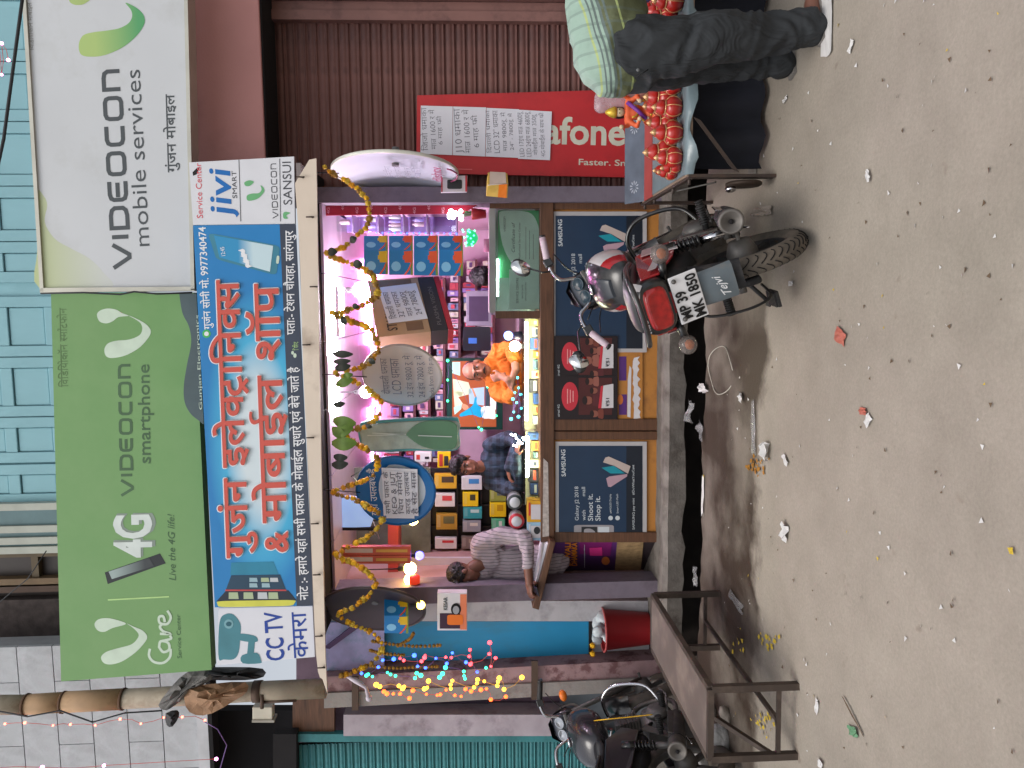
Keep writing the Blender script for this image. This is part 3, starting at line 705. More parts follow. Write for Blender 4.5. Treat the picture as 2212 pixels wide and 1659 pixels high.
# cctv poster
cp = thing('cctv_poster', 'white poster of a security camera hung left of the banner', 'poster', at(680, 1370, Y_BAN))
slab('sheet', [(469, 1437), (680, 1419), (675, 1309), (472, 1314)], Y_BAN + .01, .01, M('poster_white', (214, 216, 224), .4, var=.02), cp)
Y = Y_BAN + .01 - E
ct = M('camera_teal', (70, 128, 140), .45)
flat('print', [sp2(Z3([(1320, 1000), (1318, 860), (1330, 760), (1365, 730), (1410, 735), (1450, 790), (1450, 860), (1440, 960), (1410, 1003), (1350, 1005)]), 4), sp2(Z3([(1440, 850), (1530, 860), (1556, 885), (1540, 900), (1450, 890)]), 3), Z3([(1500, 880), (1540, 880), (1530, 980), (1490, 980)]), sp2(Z3([(1460, 980), (1550, 965), (1575, 1010), (1570, 1028), (1465, 1028)]), 3)], Y, ct, cp)
flat('print', [oval(494, 1348, 10, 10)], Y - E, M('camera_teal2', (120, 168, 178), .4), cp)
flat('print', [oval(494, 1348, 6, 5)], Y - E * 2, M('camera_teal3', (40, 92, 106), .4), cp)
ib = M('poster_blue', (34, 66, 150), .45)
letter('lettering', 'CC TV', (614, 1426), (608, 1321), 38, Y, ib, cp, bold=.02)
letter('lettering', 'केमरा', (666, 1420), (660, 1321), 30, Y, ib, cp, dev=True, bold=.008)

# ------------------------------------------------------------------ red telecom board with four hand-written sheets
vb = thing('red_board', 'tall red telecom board leaning on the brown shutter with paper sheets', 'sign', at(1450, 290, 5.96))
slab('panel', [(899, 374), (1460, 385), (1460, 190), (901, 206)], 5.96, .03, M('telecom_red', (190, 50, 54), .4, var=.05, dirt=(164, 46, 50), dscale=2, bump=.2, bscale=2), vb)
Y = 5.96 - E
cr = M('board_cream', (206, 204, 186), .5)
letter('lettering', 'afone', (1176, 309), (1350, 313), 57, Y, cr, vb, bold=.025)
letter('lettering', 'Faster. Smarter.', (1250, 356), (1418, 360), 13, Y, cr, vb, bold=.012)
flat('print', ribbon([(905, 363), (1020, 366)], 2), Y, M('board_line', (220, 110, 110), .5), vb)
paper = M('note_paper', (222, 222, 230), .7, var=.03, scale=3, bump=.1, bscale=6)
pen = M('pen_ink', (104, 104, 116), .6)
def note(label, quad, Yn, lines, group=None, h=9, b=-.012):
    """sheet of paper with hand-written lines; quad = [bottom-left, ..] measured; lines run from larger y to smaller y"""
    t = thing('paper_note', label, 'note', at(*quad[0], Yn), group)
    slab('sheet', quad, Yn, .003, paper, t)
    for s, p0, p1, hh, dv in lines:
        letter('handwriting', s, p0, p1, hh, Yn - E, pen, t, dev=dv, bold=b, shear=0 if dv else .2)
    return t
note('topmost of the four written sheets on the red board, paler writing', [(908, 332), (977, 335), (978, 230), (909, 228)], 5.95,
     [('िजजो धमाका', (925, 325), (921, 232), 11, 1), ('मातS 1600 र में', (943, 322), (938, 236), 10, 1), ('6 माह फSी', (956, 312), (953, 250), 8, 1)])
note('second written sheet on the red board, with a large heading', [(978, 335), (1048, 338), (1050, 232), (979, 230)], 5.949,
     [('J10 धमाका', (999, 330), (993, 234), 13, 1), ('मातS 1600 र में', (1017, 330), (1012, 236), 11, 1), ('6 माह फSी', (1035, 318), (1030, 248), 10, 1)])
note('third written sheet on the red board, its heading underlined', [(1049, 338), (1119, 341), (1121, 236), (1051, 233)], 5.948,
     [('िदवाली धमाका', (1062, 330), (1057, 238), 8, 1), ('LCD 32" धमाका', (1080, 330), (1075, 238), 11, 1), ('मातS 9800रू में', (1096, 326), (1091, 242), 8, 1), ('24" - 7800रू में', (1110, 324), (1106, 244), 7, 1)])
note('lowest written sheet on the red board, dense with prices', [(1119, 343), (1188, 346), (1192, 241), (1121, 237)], 5.947,
     [('LED 17इंच मातS 4600रू', (1133, 338), (1127, 241), 9, 1), ('LED 24इंच मातS 6800रू', (1148, 338), (1143, 241), 9, 1), ('मोबाईल मातS 350रू', (1162, 334), (1157, 246), 8, 1), ('4G मोबाईल के साथ फSी', (1178, 338), (1174, 243), 8, 1)])
ORD = ['first', 'second', 'third', 'fourth', 'fifth', 'sixth', 'seventh', 'eighth', 'ninth', 'tenth', 'eleventh', 'twelfth', 'thirteenth', 'fourteenth', 'fifteenth', 'sixteenth', 'seventeenth', 'eighteenth', 'nineteenth', 'twentieth', 'twenty-first', 'twenty-second', 'twenty-third', 'twenty-fourth', 'twenty-fifth'] + ['%s-%s' % (a, b) for a in ('twenty', 'thirty', 'forty') for b in ('first', 'second', 'third', 'fourth', 'fifth', 'sixth', 'seventh', 'eighth', 'ninth')][5:]
# ------------------------------------------------------------------ counter with posters
ctr = thing('shop_counter', 'long wooden shop counter with glass top and posters on its front', 'counter', at(1425, 850, Y_CT))
YC = Y_CT
slab('carcass', rect(1186, 447, 1424, 1166), YC + .03, .5, M('counter_core', (84, 58, 40), .6), ctr)
slab('top_rail', [(1168, 1172), (1198, 1172), (1196, 436), (1166, 436)], YC - .03, .6, wood, ctr, bev=.006)
for y0, y1 in ((432, 452), (905, 930), (932, 950), (1150, 1172)):
    slab('stile', rect(1190, y0, 1427, y1), YC - .015, .06, wood, ctr, bev=.006)
slab('panel', rect(1196, 452, 1426, 905), YC + .01, .02, ochre, ctr)
slab('panel', rect(1196, 950, 1420, 1150), YC + .01, .02, ochre, ctr)
slab('gap_shade', rect(1424, 440, 1446, 1180), YC + .06, .3, dark, ctr)  # dark strip painted for the shade in the gap under the counter
# receding end panel on the left
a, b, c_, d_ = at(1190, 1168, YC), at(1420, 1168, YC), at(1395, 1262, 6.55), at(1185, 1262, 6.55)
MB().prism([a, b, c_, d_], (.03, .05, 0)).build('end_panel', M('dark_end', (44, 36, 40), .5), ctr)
slab('shade_sheet', rect(1184, 1235, 1400, 1300), 6.6, .02, dark, ctr)  # dark sheet stands in for the shade beyond the counter end
# posters
def poster(label, quad, Yp, mat):
    t = thing('poster', label, 'poster', at(*quad[0], Yp)); slab('sheet', quad, Yp, .004, mat, t); return t
navy = M('poster_navy', (34, 54, 78), .35, var=.06); pw = M('poster_border', (176, 172, 172), .45, var=.05)
pt = M('poster_text', (196, 202, 206), .45)
pinkph = M('print_pink', (176, 144, 156), .4); tealph = M('print_teal', (30, 140, 156), .4); creamph = M('print_cream', (184, 168, 160), .4)
def brandposter(label, x0, y0, x1, y1, left):
    t = poster(label, rect(x0, y0, x1, y1), YC - .006, pw)
    Yq = YC - .006 - E
    flat('print', [rect(x0 + 7, y0 + 9, x1 - 9, y1 - 8)], Yq, navy, t); Yq -= E
    letter('lettering', 'SAMSUNG', (x0 + 22, y0 + 75), (x0 + 21, y0 + 17), 9, Yq, pt, t, bold=.02)
    oy = y0 - 954 + 4; ox = x0 - 1200
    if not left: oy = y0 - 954 + 70
    S = lambda pts: [(1026 + px_ * .2766 + ox, 729 + py_ * .2766 + (y0 - 954 if left else y0 - 954 - 4)) for px_, py_ in pts]
    flat('print', [S([(1025, 1100), (1040, 1165), (1060, 1168), (1188, 1085), (1190, 1066), (1050, 1085)])], Yq, pinkph, t)
    flat('print', [S([(988, 1017), (1085, 1003), (1172, 1062), (1058, 1062)])], Yq, tealph, t)
    flat('print', [S([(1000, 975), (1018, 938), (1045, 930), (1215, 1005), (1195, 1064), (1090, 1003)])], Yq, creamph, t)
    q = 0 if left else -6
    letter('lettering', 'Galaxy J2 2018', (1250 + ox, y0 + 170 + q), (1249 + ox, y0 + 97 + q), 8, Yq, pt, t)
    letter('lettering', 'with        mall', (1265 + ox, y0 + 170 + q), (1264 + ox, y0 + 98 + q), 8, Yq, pt, t)
    letter('lettering', 'Shoot it.', (1281 + ox, y0 + 171 + q), (1280 + ox, y0 + 113 + q), 11, Yq, pt, t, bold=.01)
    letter('lettering', 'Shop it.', (1297 + ox, y0 + 171 + q), (1296 + ox, y0 + 118 + q), 11, Yq, pt, t, bold=.01)
    for k in (0, 1):
        flat('print', [oval(1319 + 15 * k + ox, y0 + 165 + q, 5, 5, 12)], Yq, pt, t)
        letter('lettering', 'sAMOLED Display' if k == 0 else 'Smart LED Flash', (1321 + 15 * k + ox, y0 + 155 + q), (1320 + 15 * k + ox, y0 + 113 + q), 4, Yq, pt, t)
    flat('print', [rq([(1240 + ox, y0 + 180 + q), (1240 + ox, y0 + 208 + q), (1326 + ox, y0 + 208 + q), (1326 + ox, y0 + 180 + q)], .12)], Yq, M('print_silver', (150, 146, 150), .4), t)
    flat('print', [rect(1256 + ox, y0 + 184 + q, 1290 + ox, y0 + 206 + q)], Yq - E, M('print_dark', (40, 42, 46), .4), t)
    flat('print', [sp2([(1262 + ox, y0 + 190 + q), (1275 + ox, y0 + 188 + q), (1286 + ox, y0 + 196 + q), (1275 + ox, y0 + 204 + q), (1264 + ox, y0 + 202 + q)], 3)], Yq - E * 2, M('print_silver', (150, 146, 150)), t)
    flat('print', [rect(1292 + ox, y0 + 184 + q, 1316 + ox, y0 + 206 + q)], Yq - E, pt, t)
    flat('print', [rect(x1 - 44, y0 + 10, x1 - 10, y1 - 8)], Yq + E * .5, M('print_black', (26, 32, 42), .4), t)
    letter('lettering', 'SAMSUNG pay mini   #DoWhatYouCant', (x1 - 26, y0 + 190), (x1 - 27, y0 + 50), 5, Yq - E, pt, t)
    return t
brandposter('navy phone poster in a white border, behind the parked motorcycle', 1193, 457, 1397, 761, False)
brandposter('navy phone poster in a white border, left door of the counter', 1200, 954, 1397, 1163, True)
pk = M('print_black2', (34, 26, 30), .4); pred = M('print_red', (196, 52, 66), .4); skin_p = M('print_skin', (140, 84, 70), .5); hair_p = M('print_maroon', (76, 34, 34), .5)
for i, (cy, lab) in enumerate(((770, 'black and red price poster half behind the motorcycle handlebar'), (856, 'black and red price poster nearest the middle post of the counter'))):
    t = poster(lab, rect(1197, cy - 44, 1334, cy + (50 if i else 42)), YC - .02 - .004 * i, pk); Yq = YC - .02 - .004 * i - E
    flat('print', [rect(1250, cy - 40, 1322, cy + 40)], Yq, hair_p, t)
    letter('lettering', 'airtel 4G', (1209, cy + 44), (1209, cy + 18), 5, Yq, pt, t)
    flat('print', [oval(1231, cy, 18, 31)], Yq, pred, t)
    for k in range(3): flat('print', ribbon([(1226 + k * 6, cy + 16 - k * 2), (1226 + k * 6, cy - 16 + k * 2)], 2.2), Yq - E, M('print_rose', (224, 150, 150), .5), t)
    for fx, fy, s in ((1274, cy - 32, 9), (1270, cy + 9, 11), (1283, cy - 12, 8), (1284, cy + 38, 9)):
        flat('print', [oval(fx, fy, s, s * .8)], Yq - E, skin_p, t)
        flat('print', [oval(fx - s * .6, fy, s * .5, s * .85)], Yq - 2 * E, M('print_hair', (40, 26, 26), .5), t)
        flat('print', [rq([(fx + s * .8, fy + s), (fx + s * .8, fy - s), (fx + s * 2.2, fy - s * 1.3), (fx + s * 2.2, fy + s * 1.3)], .3)], Yq - E, M('print_shirt%d' % (fy % 3), [(120, 60, 50), (90, 40, 44), (150, 92, 80)][int(fy) % 3], .5), t)
    flat('print', [[(1293, cy + 26), (1325, cy + 25), (1325, cy - 27), (1298, cy - 22)]], Yq - E * 3, M('print_white', (206, 202, 204), .45), t)
    flat('print', [[(1292, cy + 26), (1299, cy + 26), (1303, cy - 23), (1298, cy - 22)]], Yq - E * 4, pred, t)
    letter('lettering', '₹51', (1316, cy + 22), (1316, cy + 4), 7, Yq - E * 4, M('print_black', (26, 32, 42)), t, bold=.02)
# scraps pasted under them
sc = poster('torn purple and white strips pasted under the price posters', rect(1336, 745, 1388, 905), YC - .004, M('ochre_board', (176, 118, 54)))
flat('print', [rect(1337, 770, 1353, 822), rect(1337, 852, 1354, 896)], YC - .004 - E, M('print_purple', (84, 44, 112), .5), sc)
flat('print', [oval(1340, 863, 6, 11)], YC - .004 - E * 2, M('print_orange', (200, 110, 50), .5), sc)
flat('print', [[(1355, 900), (1362, 902), (1364, 795), (1360, 790), (1356, 820)]], YC - .004 - E, M('print_white', (206, 202, 204)), sc)
rnd = random.Random(5)
tp = [(1368 + rnd.uniform(-2, 2), 906 - 7 * i) for i in range(20)] + [(1381 + rnd.uniform(-5, 3), 770 + 7 * i) for i in range(20)]
flat('torn_paper', [tp], YC - .004 - E, M('print_white', (206, 202, 204)), sc)
dp = thing('poster', 'purple festival poster on the receding end of the counter', 'poster', at(1395, 1170, YC))
def ep(x, y):                                   # point on the receding end panel
    t = (y - 1168) / (1262 - 1168); return at(x, y, (YC - .012) / ((1 - t) + t * (YC / 6.55)))
def eflat(name, pts, m, k=0):
    o = MB().add([ep(*p) + Vector((-.002, -.003, 0)) * k for p in pts], [tuple(range(len(pts)))]).build(name, m, dp, fix=False); return o
eflat('sheet', [(1190, 1168), (1333, 1168), (1328, 1232), (1189, 1232)], grad('diwali_print', (52, 22, 74), (92, 44, 110), 0, .2, .9))
eflat('print', [(1333, 1168), (1390, 1168), (1384, 1232), (1328, 1232)], M('torn_kraft', (150, 124, 88), .8, var=.3, scale=20), 1)
eflat('print', [(1252, 1170), (1322, 1170), (1318, 1200), (1252, 1196)], M('print_magenta', (120, 30, 100), .5), 1)
eflat('print', [(1273, 1182), (1300, 1181), (1301, 1199), (1274, 1199)], M('print_hotpink', (210, 50, 130), .5), 2)
eflat('print', [(1308 + 9 * math.cos(t_ * .5), 1210 + 9 * math.sin(t_ * .5)) for t_ in range(12)], M('print_orange', (200, 110, 50)), 2)
for s, xb in (('DIWALI', 1232), ('DHAMAKA', 1246)):
    vs, fs = glyphs(s, .03); x0 = min(v[0] for v in vs); x1 = max(v[0] for v in vs)
    MB().add([ep(xb - v[1] / .7 * 12, 1220 - (v[0] - x0) / (x1 - x0) * 50) + Vector((-.006, -.009, 0)) for v in vs], fs).build('lettering', M('print_amber', (206, 120, 30), .5), dp, fix=False)
eflat('print', [(1262, 1225), (1263, 1225), (1263, 1175), (1262, 1175)], pt, 2)
# ------------------------------------------------------------------ glass cases on the counter
def glass_mat(name, tint, al):
    m = bpy.data.materials.new(name); m.use_nodes = True; n = m.node_tree.nodes; l = m.node_tree.links
    out = n['Material Output']; n.remove(n['Principled BSDF'])
    tr = n.new('ShaderNodeBsdfTransparent'); tr.inputs[0].default_value = (*tint, 1)
    gl = n.new('ShaderNodeBsdfGlossy'); gl.inputs['Roughness'].default_value = .03
    fr = n.new('ShaderNodeFresnel'); fr.inputs[0].default_value = 1.45
    mx = n.new('ShaderNodeMixShader'); l.new(fr.outputs[0], mx.inputs[0]); l.new(tr.outputs[0], mx.inputs[1]); l.new(gl.outputs[0], mx.inputs[2])
    l.new(mx.outputs[0], out.inputs[0]); return m
glass = glass_mat('clear_glass', (.9, .96, .93), 1)
gg = thing('glass_case', 'wooden framed glass showcase with certificates at the right end of the counter', 'showcase', at(1175, 560, YC))
slab('top_bar', rect(1057, 448, 1070, 676), YC, .42, M('case_edge', (150, 150, 146), .4), gg)
slab('side_post', rect(1058, 435, 1176, 450), YC - .01, .05, wood, gg)
slab('side_post', rect(1070, 672, 1176, 688), YC - .01, .05, wood, gg)
slab('glass_pane', rect(1072, 450, 1170, 672), YC + .01, .006, glass, gg)
slab('back_board', rect(1070, 452, 1170, 674), YC + .4, .02, M('case_back', (140, 160, 154), .5), gg)
tl_ = M('case_strip_light', (235, 255, 245), emit=30, ecol=(235, 255, 245), sample=True)
slab('strip_light', rect(1073, 560, 1077, 640), YC + .05, .02, tl_, gg)
cg = thing('certificate', 'green and white framed certificate inside the glass showcase', 'certificate', at(1168, 560, YC + .06))
slab('sheet', rect(1076, 455, 1168, 600), YC + .06, .004, M('cert_green', (84, 176, 120), .5), cg)
Yq = YC + .06 - E
flat('print', [sp2([(1078, 470), (1086, 530), (1110, 575), (1140, 598), (1166, 600), (1166, 520), (1160, 480), (1140, 458), (1085, 456)], 4)], Yq, M('cert_white', (216, 232, 226), .5), cg)
wordmark((1092, 500), (1092, 468), 4, Yq - E, ink, cg)
letter('lettering', 'Certificate of', (1112, 545), (1112, 480), 7, Yq - E, ink, cg, shear=.3)
letter('lettering', 'Authorised Service Center', (1124, 560), (1124, 480), 4, Yq - E, ink, cg)
for k in range(3): flat('print', ribbon([(1136 + 8 * k, 560), (1136 + 8 * k, 490 + 8 * k)], .8), Yq - E, ink, cg)
cg2 = thing('certificate', 'pale service certificate standing left of the green one in the showcase', 'certificate', at(1168, 635, YC + .05))
slab('sheet', rect(1100, 582, 1168, 668), YC + .05, .004, M('cert_pale', (206, 224, 220), .5), cg2)
for xb, a_, b_, hh in ((1120, 655, 600, 5), (1130, 645, 615, 3), (1137, 650, 610, 3)): letter('lettering', 'SERVICE CENTRE', (xb, a_), (xb, b_), hh, YC + .05 - E, ink, cg2)
# low lit glass counter, two bays
for i, (y0, y1, lab) in enumerate(((684, 928, 'brightly lit low glass counter bay with gadgets before the man in orange'), (930, 1090, 'lit low glass counter bay with phones before the man in dark checks'))):
    g = thing('glass_counter', lab, 'showcase', at(1178, (y0 + y1) / 2, YC))
    xa = 1128 if i == 0 else 1130
    slab('top_pane', rect(xa, y0, xa + 5, y1), YC, .4, glass, g)
    slab('front_pane', rect(xa + 5, y0, 1166, y1), YC, .006, glass, g)
    slab('back_panel', rect(xa + 5, y0, 1168, y1), YC + .4, .01, M('case_lit_back', (222, 218, 186), .5), g)
    slab('light_tube', rect(xa + 6, y0 + 12, xa + 12, y1 - (20 if i == 0 else 60)), YC + .03, .012, M('case_tube', (255, 246, 214), emit=80, ecol=(255, 244, 206), sample=True), g)
rnd = random.Random(21)
gc = [(210, 200, 120), (190, 190, 196), (60, 90, 150), (200, 120, 60), (120, 160, 170), (220, 210, 170), (70, 70, 80), (40, 70, 130)]
k = 0
for y0, y1 in ((690, 922), (936, 1084)):
    y = y0
    while y < y1 - 12:
        w_ = rnd.uniform(14, 30); h_ = rnd.uniform(14, 27)
        bay = 'first' if y0 == 690 else 'second'
        col = gc[k % len(gc)]
        cname = ['cream', 'silver', 'blue', 'orange', 'pale teal', 'ivory', 'black', 'navy'][k % 8]
        t = thing('gadget_box', '%s gadget box lying in the lit glass counter, %s from its right end' % (cname, ORD[k]), 'box', at(1167, y, YC + .1), 'boxes in the lit glass counter')
        slab('carton', rect(1167 - h_, y, 1167, y + w_ - 2), YC + .08 + rnd.uniform(0, .15), .08, M('gadget%d' % (k % 8), col, .4), t, bev=.003)
        slab('label_strip', rect(1167 - h_ * .6, y + 3, 1167 - h_ * .35, y + w_ - 6), YC + .078, .001, M('gadget_label%d' % (k % 3), [(220, 220, 214), (60, 70, 90), (200, 80, 60)][k % 3], .5), t)
        k += 1; y += w_ + 1
# hot lamp on the counter: decorative LED fitting
lp = thing('disco_lamp', 'round blue and white glowing lamp on the counter beside the man in orange', 'lamp', at(1130, 724, YC + .15))
c0 = at(1098, 725, YC + .15)
MB().ball(c0, .035, 14).build('globe', M('disco_blue', (120, 170, 255), emit=7, ecol=(120, 160, 255)), lp)
MB().lathe([(.03, 0), (.035, .02), (.028, .07)], c0 + Vector((0, 0, -.11)), n=14).build('stand', M('lamp_black', (40, 40, 60), .4), lp)
hb = thing('bare_bulb', 'bare warm white bulb glaring on the counter by the man in orange', 'lamp', at(1128, 745, YC + .12))
c1 = at(1112, 748, YC + .12)
bulb_on = M('bulb_glare', (255, 240, 200), emit=38, ecol=(255, 238, 205), sample=True)
MB().ball(c1, .042, 14).build('globe', bulb_on, hb); MB().lathe([(.018, 0), (.02, .04)], c1 + Vector((0, 0, -.075)), n=10).build('cap', white, hb)
hb2 = thing('bare_bulb', 'cold white LED cluster glaring on the counter by the man in dark checks', 'lamp', at(1130, 945, YC + .05))
for i in range(12):
    q = at(1118 + rnd.uniform(-14, 14), 950 + rnd.uniform(-14, 14), YC + .03 + rnd.uniform(0, .06))
    MB().ball(q, .008, 8).build('diode', M('led_cold', (225, 240, 255), emit=30, ecol=(225, 240, 255), sample=True), hb2)
# plank desk at the left with a newspaper
dk = thing('plank_desk', 'tilted dark wooden plank desk under the arm of the man in grey', 'desk', at(1180, 1230, 5.72))
MB().prism(P([(1188, 1168), (1200, 1172), (1164, 1318), (1150, 1314)], 5.72), (.0, .45, 0)).build('plank', wood, dk, bev=.005)
nw = thing('newspaper', 'folded white newspaper on the plank desk', 'newspaper', at(1178, 1210, 5.8))
MB().prism(P([(1178, 1176), (1187, 1172), (1156, 1290), (1150, 1286)], 5.78), (0, .3, .0)).build('folded_sheet', paper, nw)
tk = thing('paper_strip', 'narrow torn newspaper strip on the counter edge above the left poster', 'paper', at(1180, 1060, YC))
slab('scrap', [(1172, 1160), (1186, 1158), (1184, 1000), (1174, 990)], YC - .036, .004, M('newsprint', (176, 166, 160), .8, var=.25, scale=40), tk)
for lab, x0, y0, x1, y1, c, c2 in (('yellow and red lamp box on the counter left of the folded arms', 1139, 1082, 1178, 1128, (214, 160, 40), (200, 56, 50)), ('pale blue camera box on the counter beside the plank desk', 1139, 1128, 1178, 1168, (150, 186, 210), (206, 206, 214))):
    t = thing('product_box', lab, 'box', at(x1, y0, YC - .02)); slab('carton', rect(x0, y0, x1, y1), YC - .02, .12, M('pb%d' % y0, c, .4), t, bev=.003)
    slab('print', rect(x0 + 8, y0 + 8, x1 - 4, y1 - 6), YC - .023, .002, M('pbw%d' % y0, (206, 200, 204), .45), t)
    slab('print', rect(x0 + 3, y0 + 4, x0 + 7, y1 - 14), YC - .023, .002, M('pbr%d' % y0, c2, .45), t)
    if y0 > 1100: slab('print', sp2(oval(1160, 1146, 7, 8, 10), 2), YC - .026, .002, M('print_dark', (40, 42, 46)), t)
# jars of plastic on the counter
for lab, x, y, c in (('clear plastic jar with a dark lid facing out, on the boxes', 1112, 1085, (60, 70, 70)), ('clear plastic jar with a red rim lid facing out', 1116, 1126, (190, 60, 70))):
    t = thing('plastic_jar', lab, 'jar', at(1138, y, YC + .02)); q = at(x, y, YC + .02)
    MB().lathe([(.055, .0), (.06, .04), (.055, .12)], q + Vector((0, .02, 0)), (0, 1, 0), 18).build('body', M('jar_plastic', (190, 196, 196), .2, alpha=.55), t)
    MB().lathe([(.058, 0), (.062, .012), (.058, .024)], q + Vector((0, -.004, 0)), (0, 1, .0), 20).build('lid', M('jar_lid%d' % y, c, .4), t)
    MB().lathe([(.04, 0), (.042, .004)], q + Vector((0, -.01, 0)), (0, 1, 0), 18).build('lid_disc', M('jar_disc', (196, 200, 204), .3), t)
# ------------------------------------------------------------------ ceiling lights
tube_m = M('tube_glow', (250, 240, 255), emit=330, ecol=(255, 236, 252), sample=True)
for lab, x, y0, y1 in (('nearest of the two parallel ceiling tubes above the cardboard carton', 720, 618, 722), ('lower of the two parallel ceiling tubes above the cardboard carton', 738, 622, 724), ('short bright ceiling tube above the cream dish', 724, 734, 768), ('bright ceiling tube left of the cream dish', 727, 836, 888)):
    a, b = at(x, y0, 6.0), at(x, y1, 6.0)
    t = thing('tube_light', lab, 'lamp', (a + b) / 2, 'ceiling tubes')
    MB().tube([a, b], .017, 12).build('tube', tube_m, t)
    MB().box((min(a.x, b.x) - .01, 5.98, a.z + .022), (max(a.x, b.x) + .01, 6.03, a.z + .05)).build('batten', white, t)
for lab, x, y, Yb, r, m in (('white globe bulb hanging behind the garland above the carton', 778, 627, 6.2, .06, 'tube'), ('white globe bulb hanging beside the cream dish', 790, 846, 6.2, .05, 'tube'),
                         ('warm bulb glowing under the blue dish', 892, 1123, 6.3, .045, 'warm'), ('bright yellow bulb beside the incense boxes', 886, 1228, 5.9, .05, 'warm')):
    q = at(x, y, Yb); t = thing('hanging_bulb', lab, 'bulb', q)
    mm = M('bulb_white', (255, 246, 255), emit=130, ecol=(255, 236, 255), sample=True) if m == 'tube' else M('bulb_warm', (255, 206, 120), emit=30, ecol=(255, 206, 110), sample=True)
    MB().ball(q, r, 14).build('globe', mm, t); MB().lathe([(r * .4, 0), (r * .4, r), (.006, r * 1.2), (.004, .3)], q + Vector((0, 0, r * .8)), n=8).build('cord', dark, t)
t = thing('hanging_bulb', 'red and yellow lamp hanging left of the bright yellow bulb', 'bulb', at(898, 1252, 5.85)); q = at(890, 1252, 5.85)
MB().lathe([(.03, -.06), (.042, -.03), (.04, .0), (.036, .02)], q, n=14).build('shade', M('lamp_red', (200, 50, 40), .4, emit=.6, ecol=(220, 60, 30)), t)
MB().lathe([(.036, .022), (.036, .045), (.01, .06)], q, n=14).build('glass', M('bulb_warm', (255, 206, 120)), t)
t = thing('hanging_bulb', 'small blue lamp hanging under the incense boxes', 'bulb', at(905, 1200, 5.9)); q = at(906, 1200, 5.9)
MB().ball(q, .035, 12).build('globe', M('lamp_blue_glow', (90, 90, 255), emit=8, ecol=(80, 80, 255)), t); MB().lathe([(.02, 0), (.015, .05)], q + Vector((0, 0, .03)), n=8).build('cap', dark, t)
t = thing('strip_light', 'magenta neon strip glowing on the back wall near the ceiling', 'lamp', at(800, 700, 8.1))
slab('tube', rect(796, 560, 803, 745), 8.1, .03, M('magenta_strip', (255, 130, 225), emit=120, ecol=(255, 140, 222), sample=True), t)
slab('holder', rect(804, 560, 809, 745), 8.1, .04, white, t)
t = thing('strip_light', 'magenta neon strip glowing on the back wall left of the cream dish', 'lamp', at(800, 900, 8.1))
slab('tube', rect(800, 880, 806, 1000), 8.1, .03, M('magenta_strip', (255, 130, 225)), t); slab('holder', rect(807, 880, 811, 1000), 8.1, .04, white, t)

# ------------------------------------------------------------------ back wall shelves and goods
sh_m = M('dark_red_shelf', (92, 44, 52), .5)
pk_cols = [((214, 150, 176), 'pink'), ((206, 196, 206), 'white'), ((178, 60, 80), 'crimson'), ((150, 120, 190), 'violet'), ((222, 176, 190), 'rose'), ((120, 130, 170), 'slate blue'), ((214, 206, 190), 'ivory')]
bs = thing('wall_shelves', 'dark red shelf boards along the pink back wall', 'shelves', at(1065, 800, 7.95))
rnd = random.Random(9); bid = 0
for ri, (xs_, hh, ya, yb) in enumerate(((862, 34, 640, 1010), (893, 25, 600, 1010), (925, 27, 600, 1010), (957, 27, 600, 1010), (990, 29, 570, 775), (1026, 30, 560, 775), (1064, 34, 560, 775))):
    slab('board', rect(xs_, ya, xs_ + 5, yb), 7.85, .33, sh_m, bs)
    y = ya + 4; ci = 0
    while y < yb - 16:
        w_ = rnd.uniform(9, 20); h_ = hh * rnd.uniform(.5, .95); (c, cn) = pk_cols[bid % 7]
        lab = '%s goods box, %s from the right on the %s back wall shelf' % (cn, ORD[ci], ['top', 'second', 'third', 'fourth', 'fifth', 'sixth', 'lowest'][ri])
        t = thing('goods_box', lab, 'box', at(xs_, y, 7.88), 'goods on the back wall shelves')
        slab('carton', rect(xs_ - h_, y, xs_ - .6, y + w_ - 1.5), 7.88 + rnd.uniform(0, .04), .15, M('goods%d' % (bid % 7), c, .5), t)
        slab('label', rect(xs_ - h_ * .7, y + 3, xs_ - h_ * .35, y + w_ - 5), 7.876, .002, M('goods_label%d' % (bid % 3), [(220, 210, 214), (90, 60, 110), (200, 70, 90)][bid % 3], .5), t)
        y += w_ + rnd.choice((0, 0, 2)); ci += 1; bid += 1
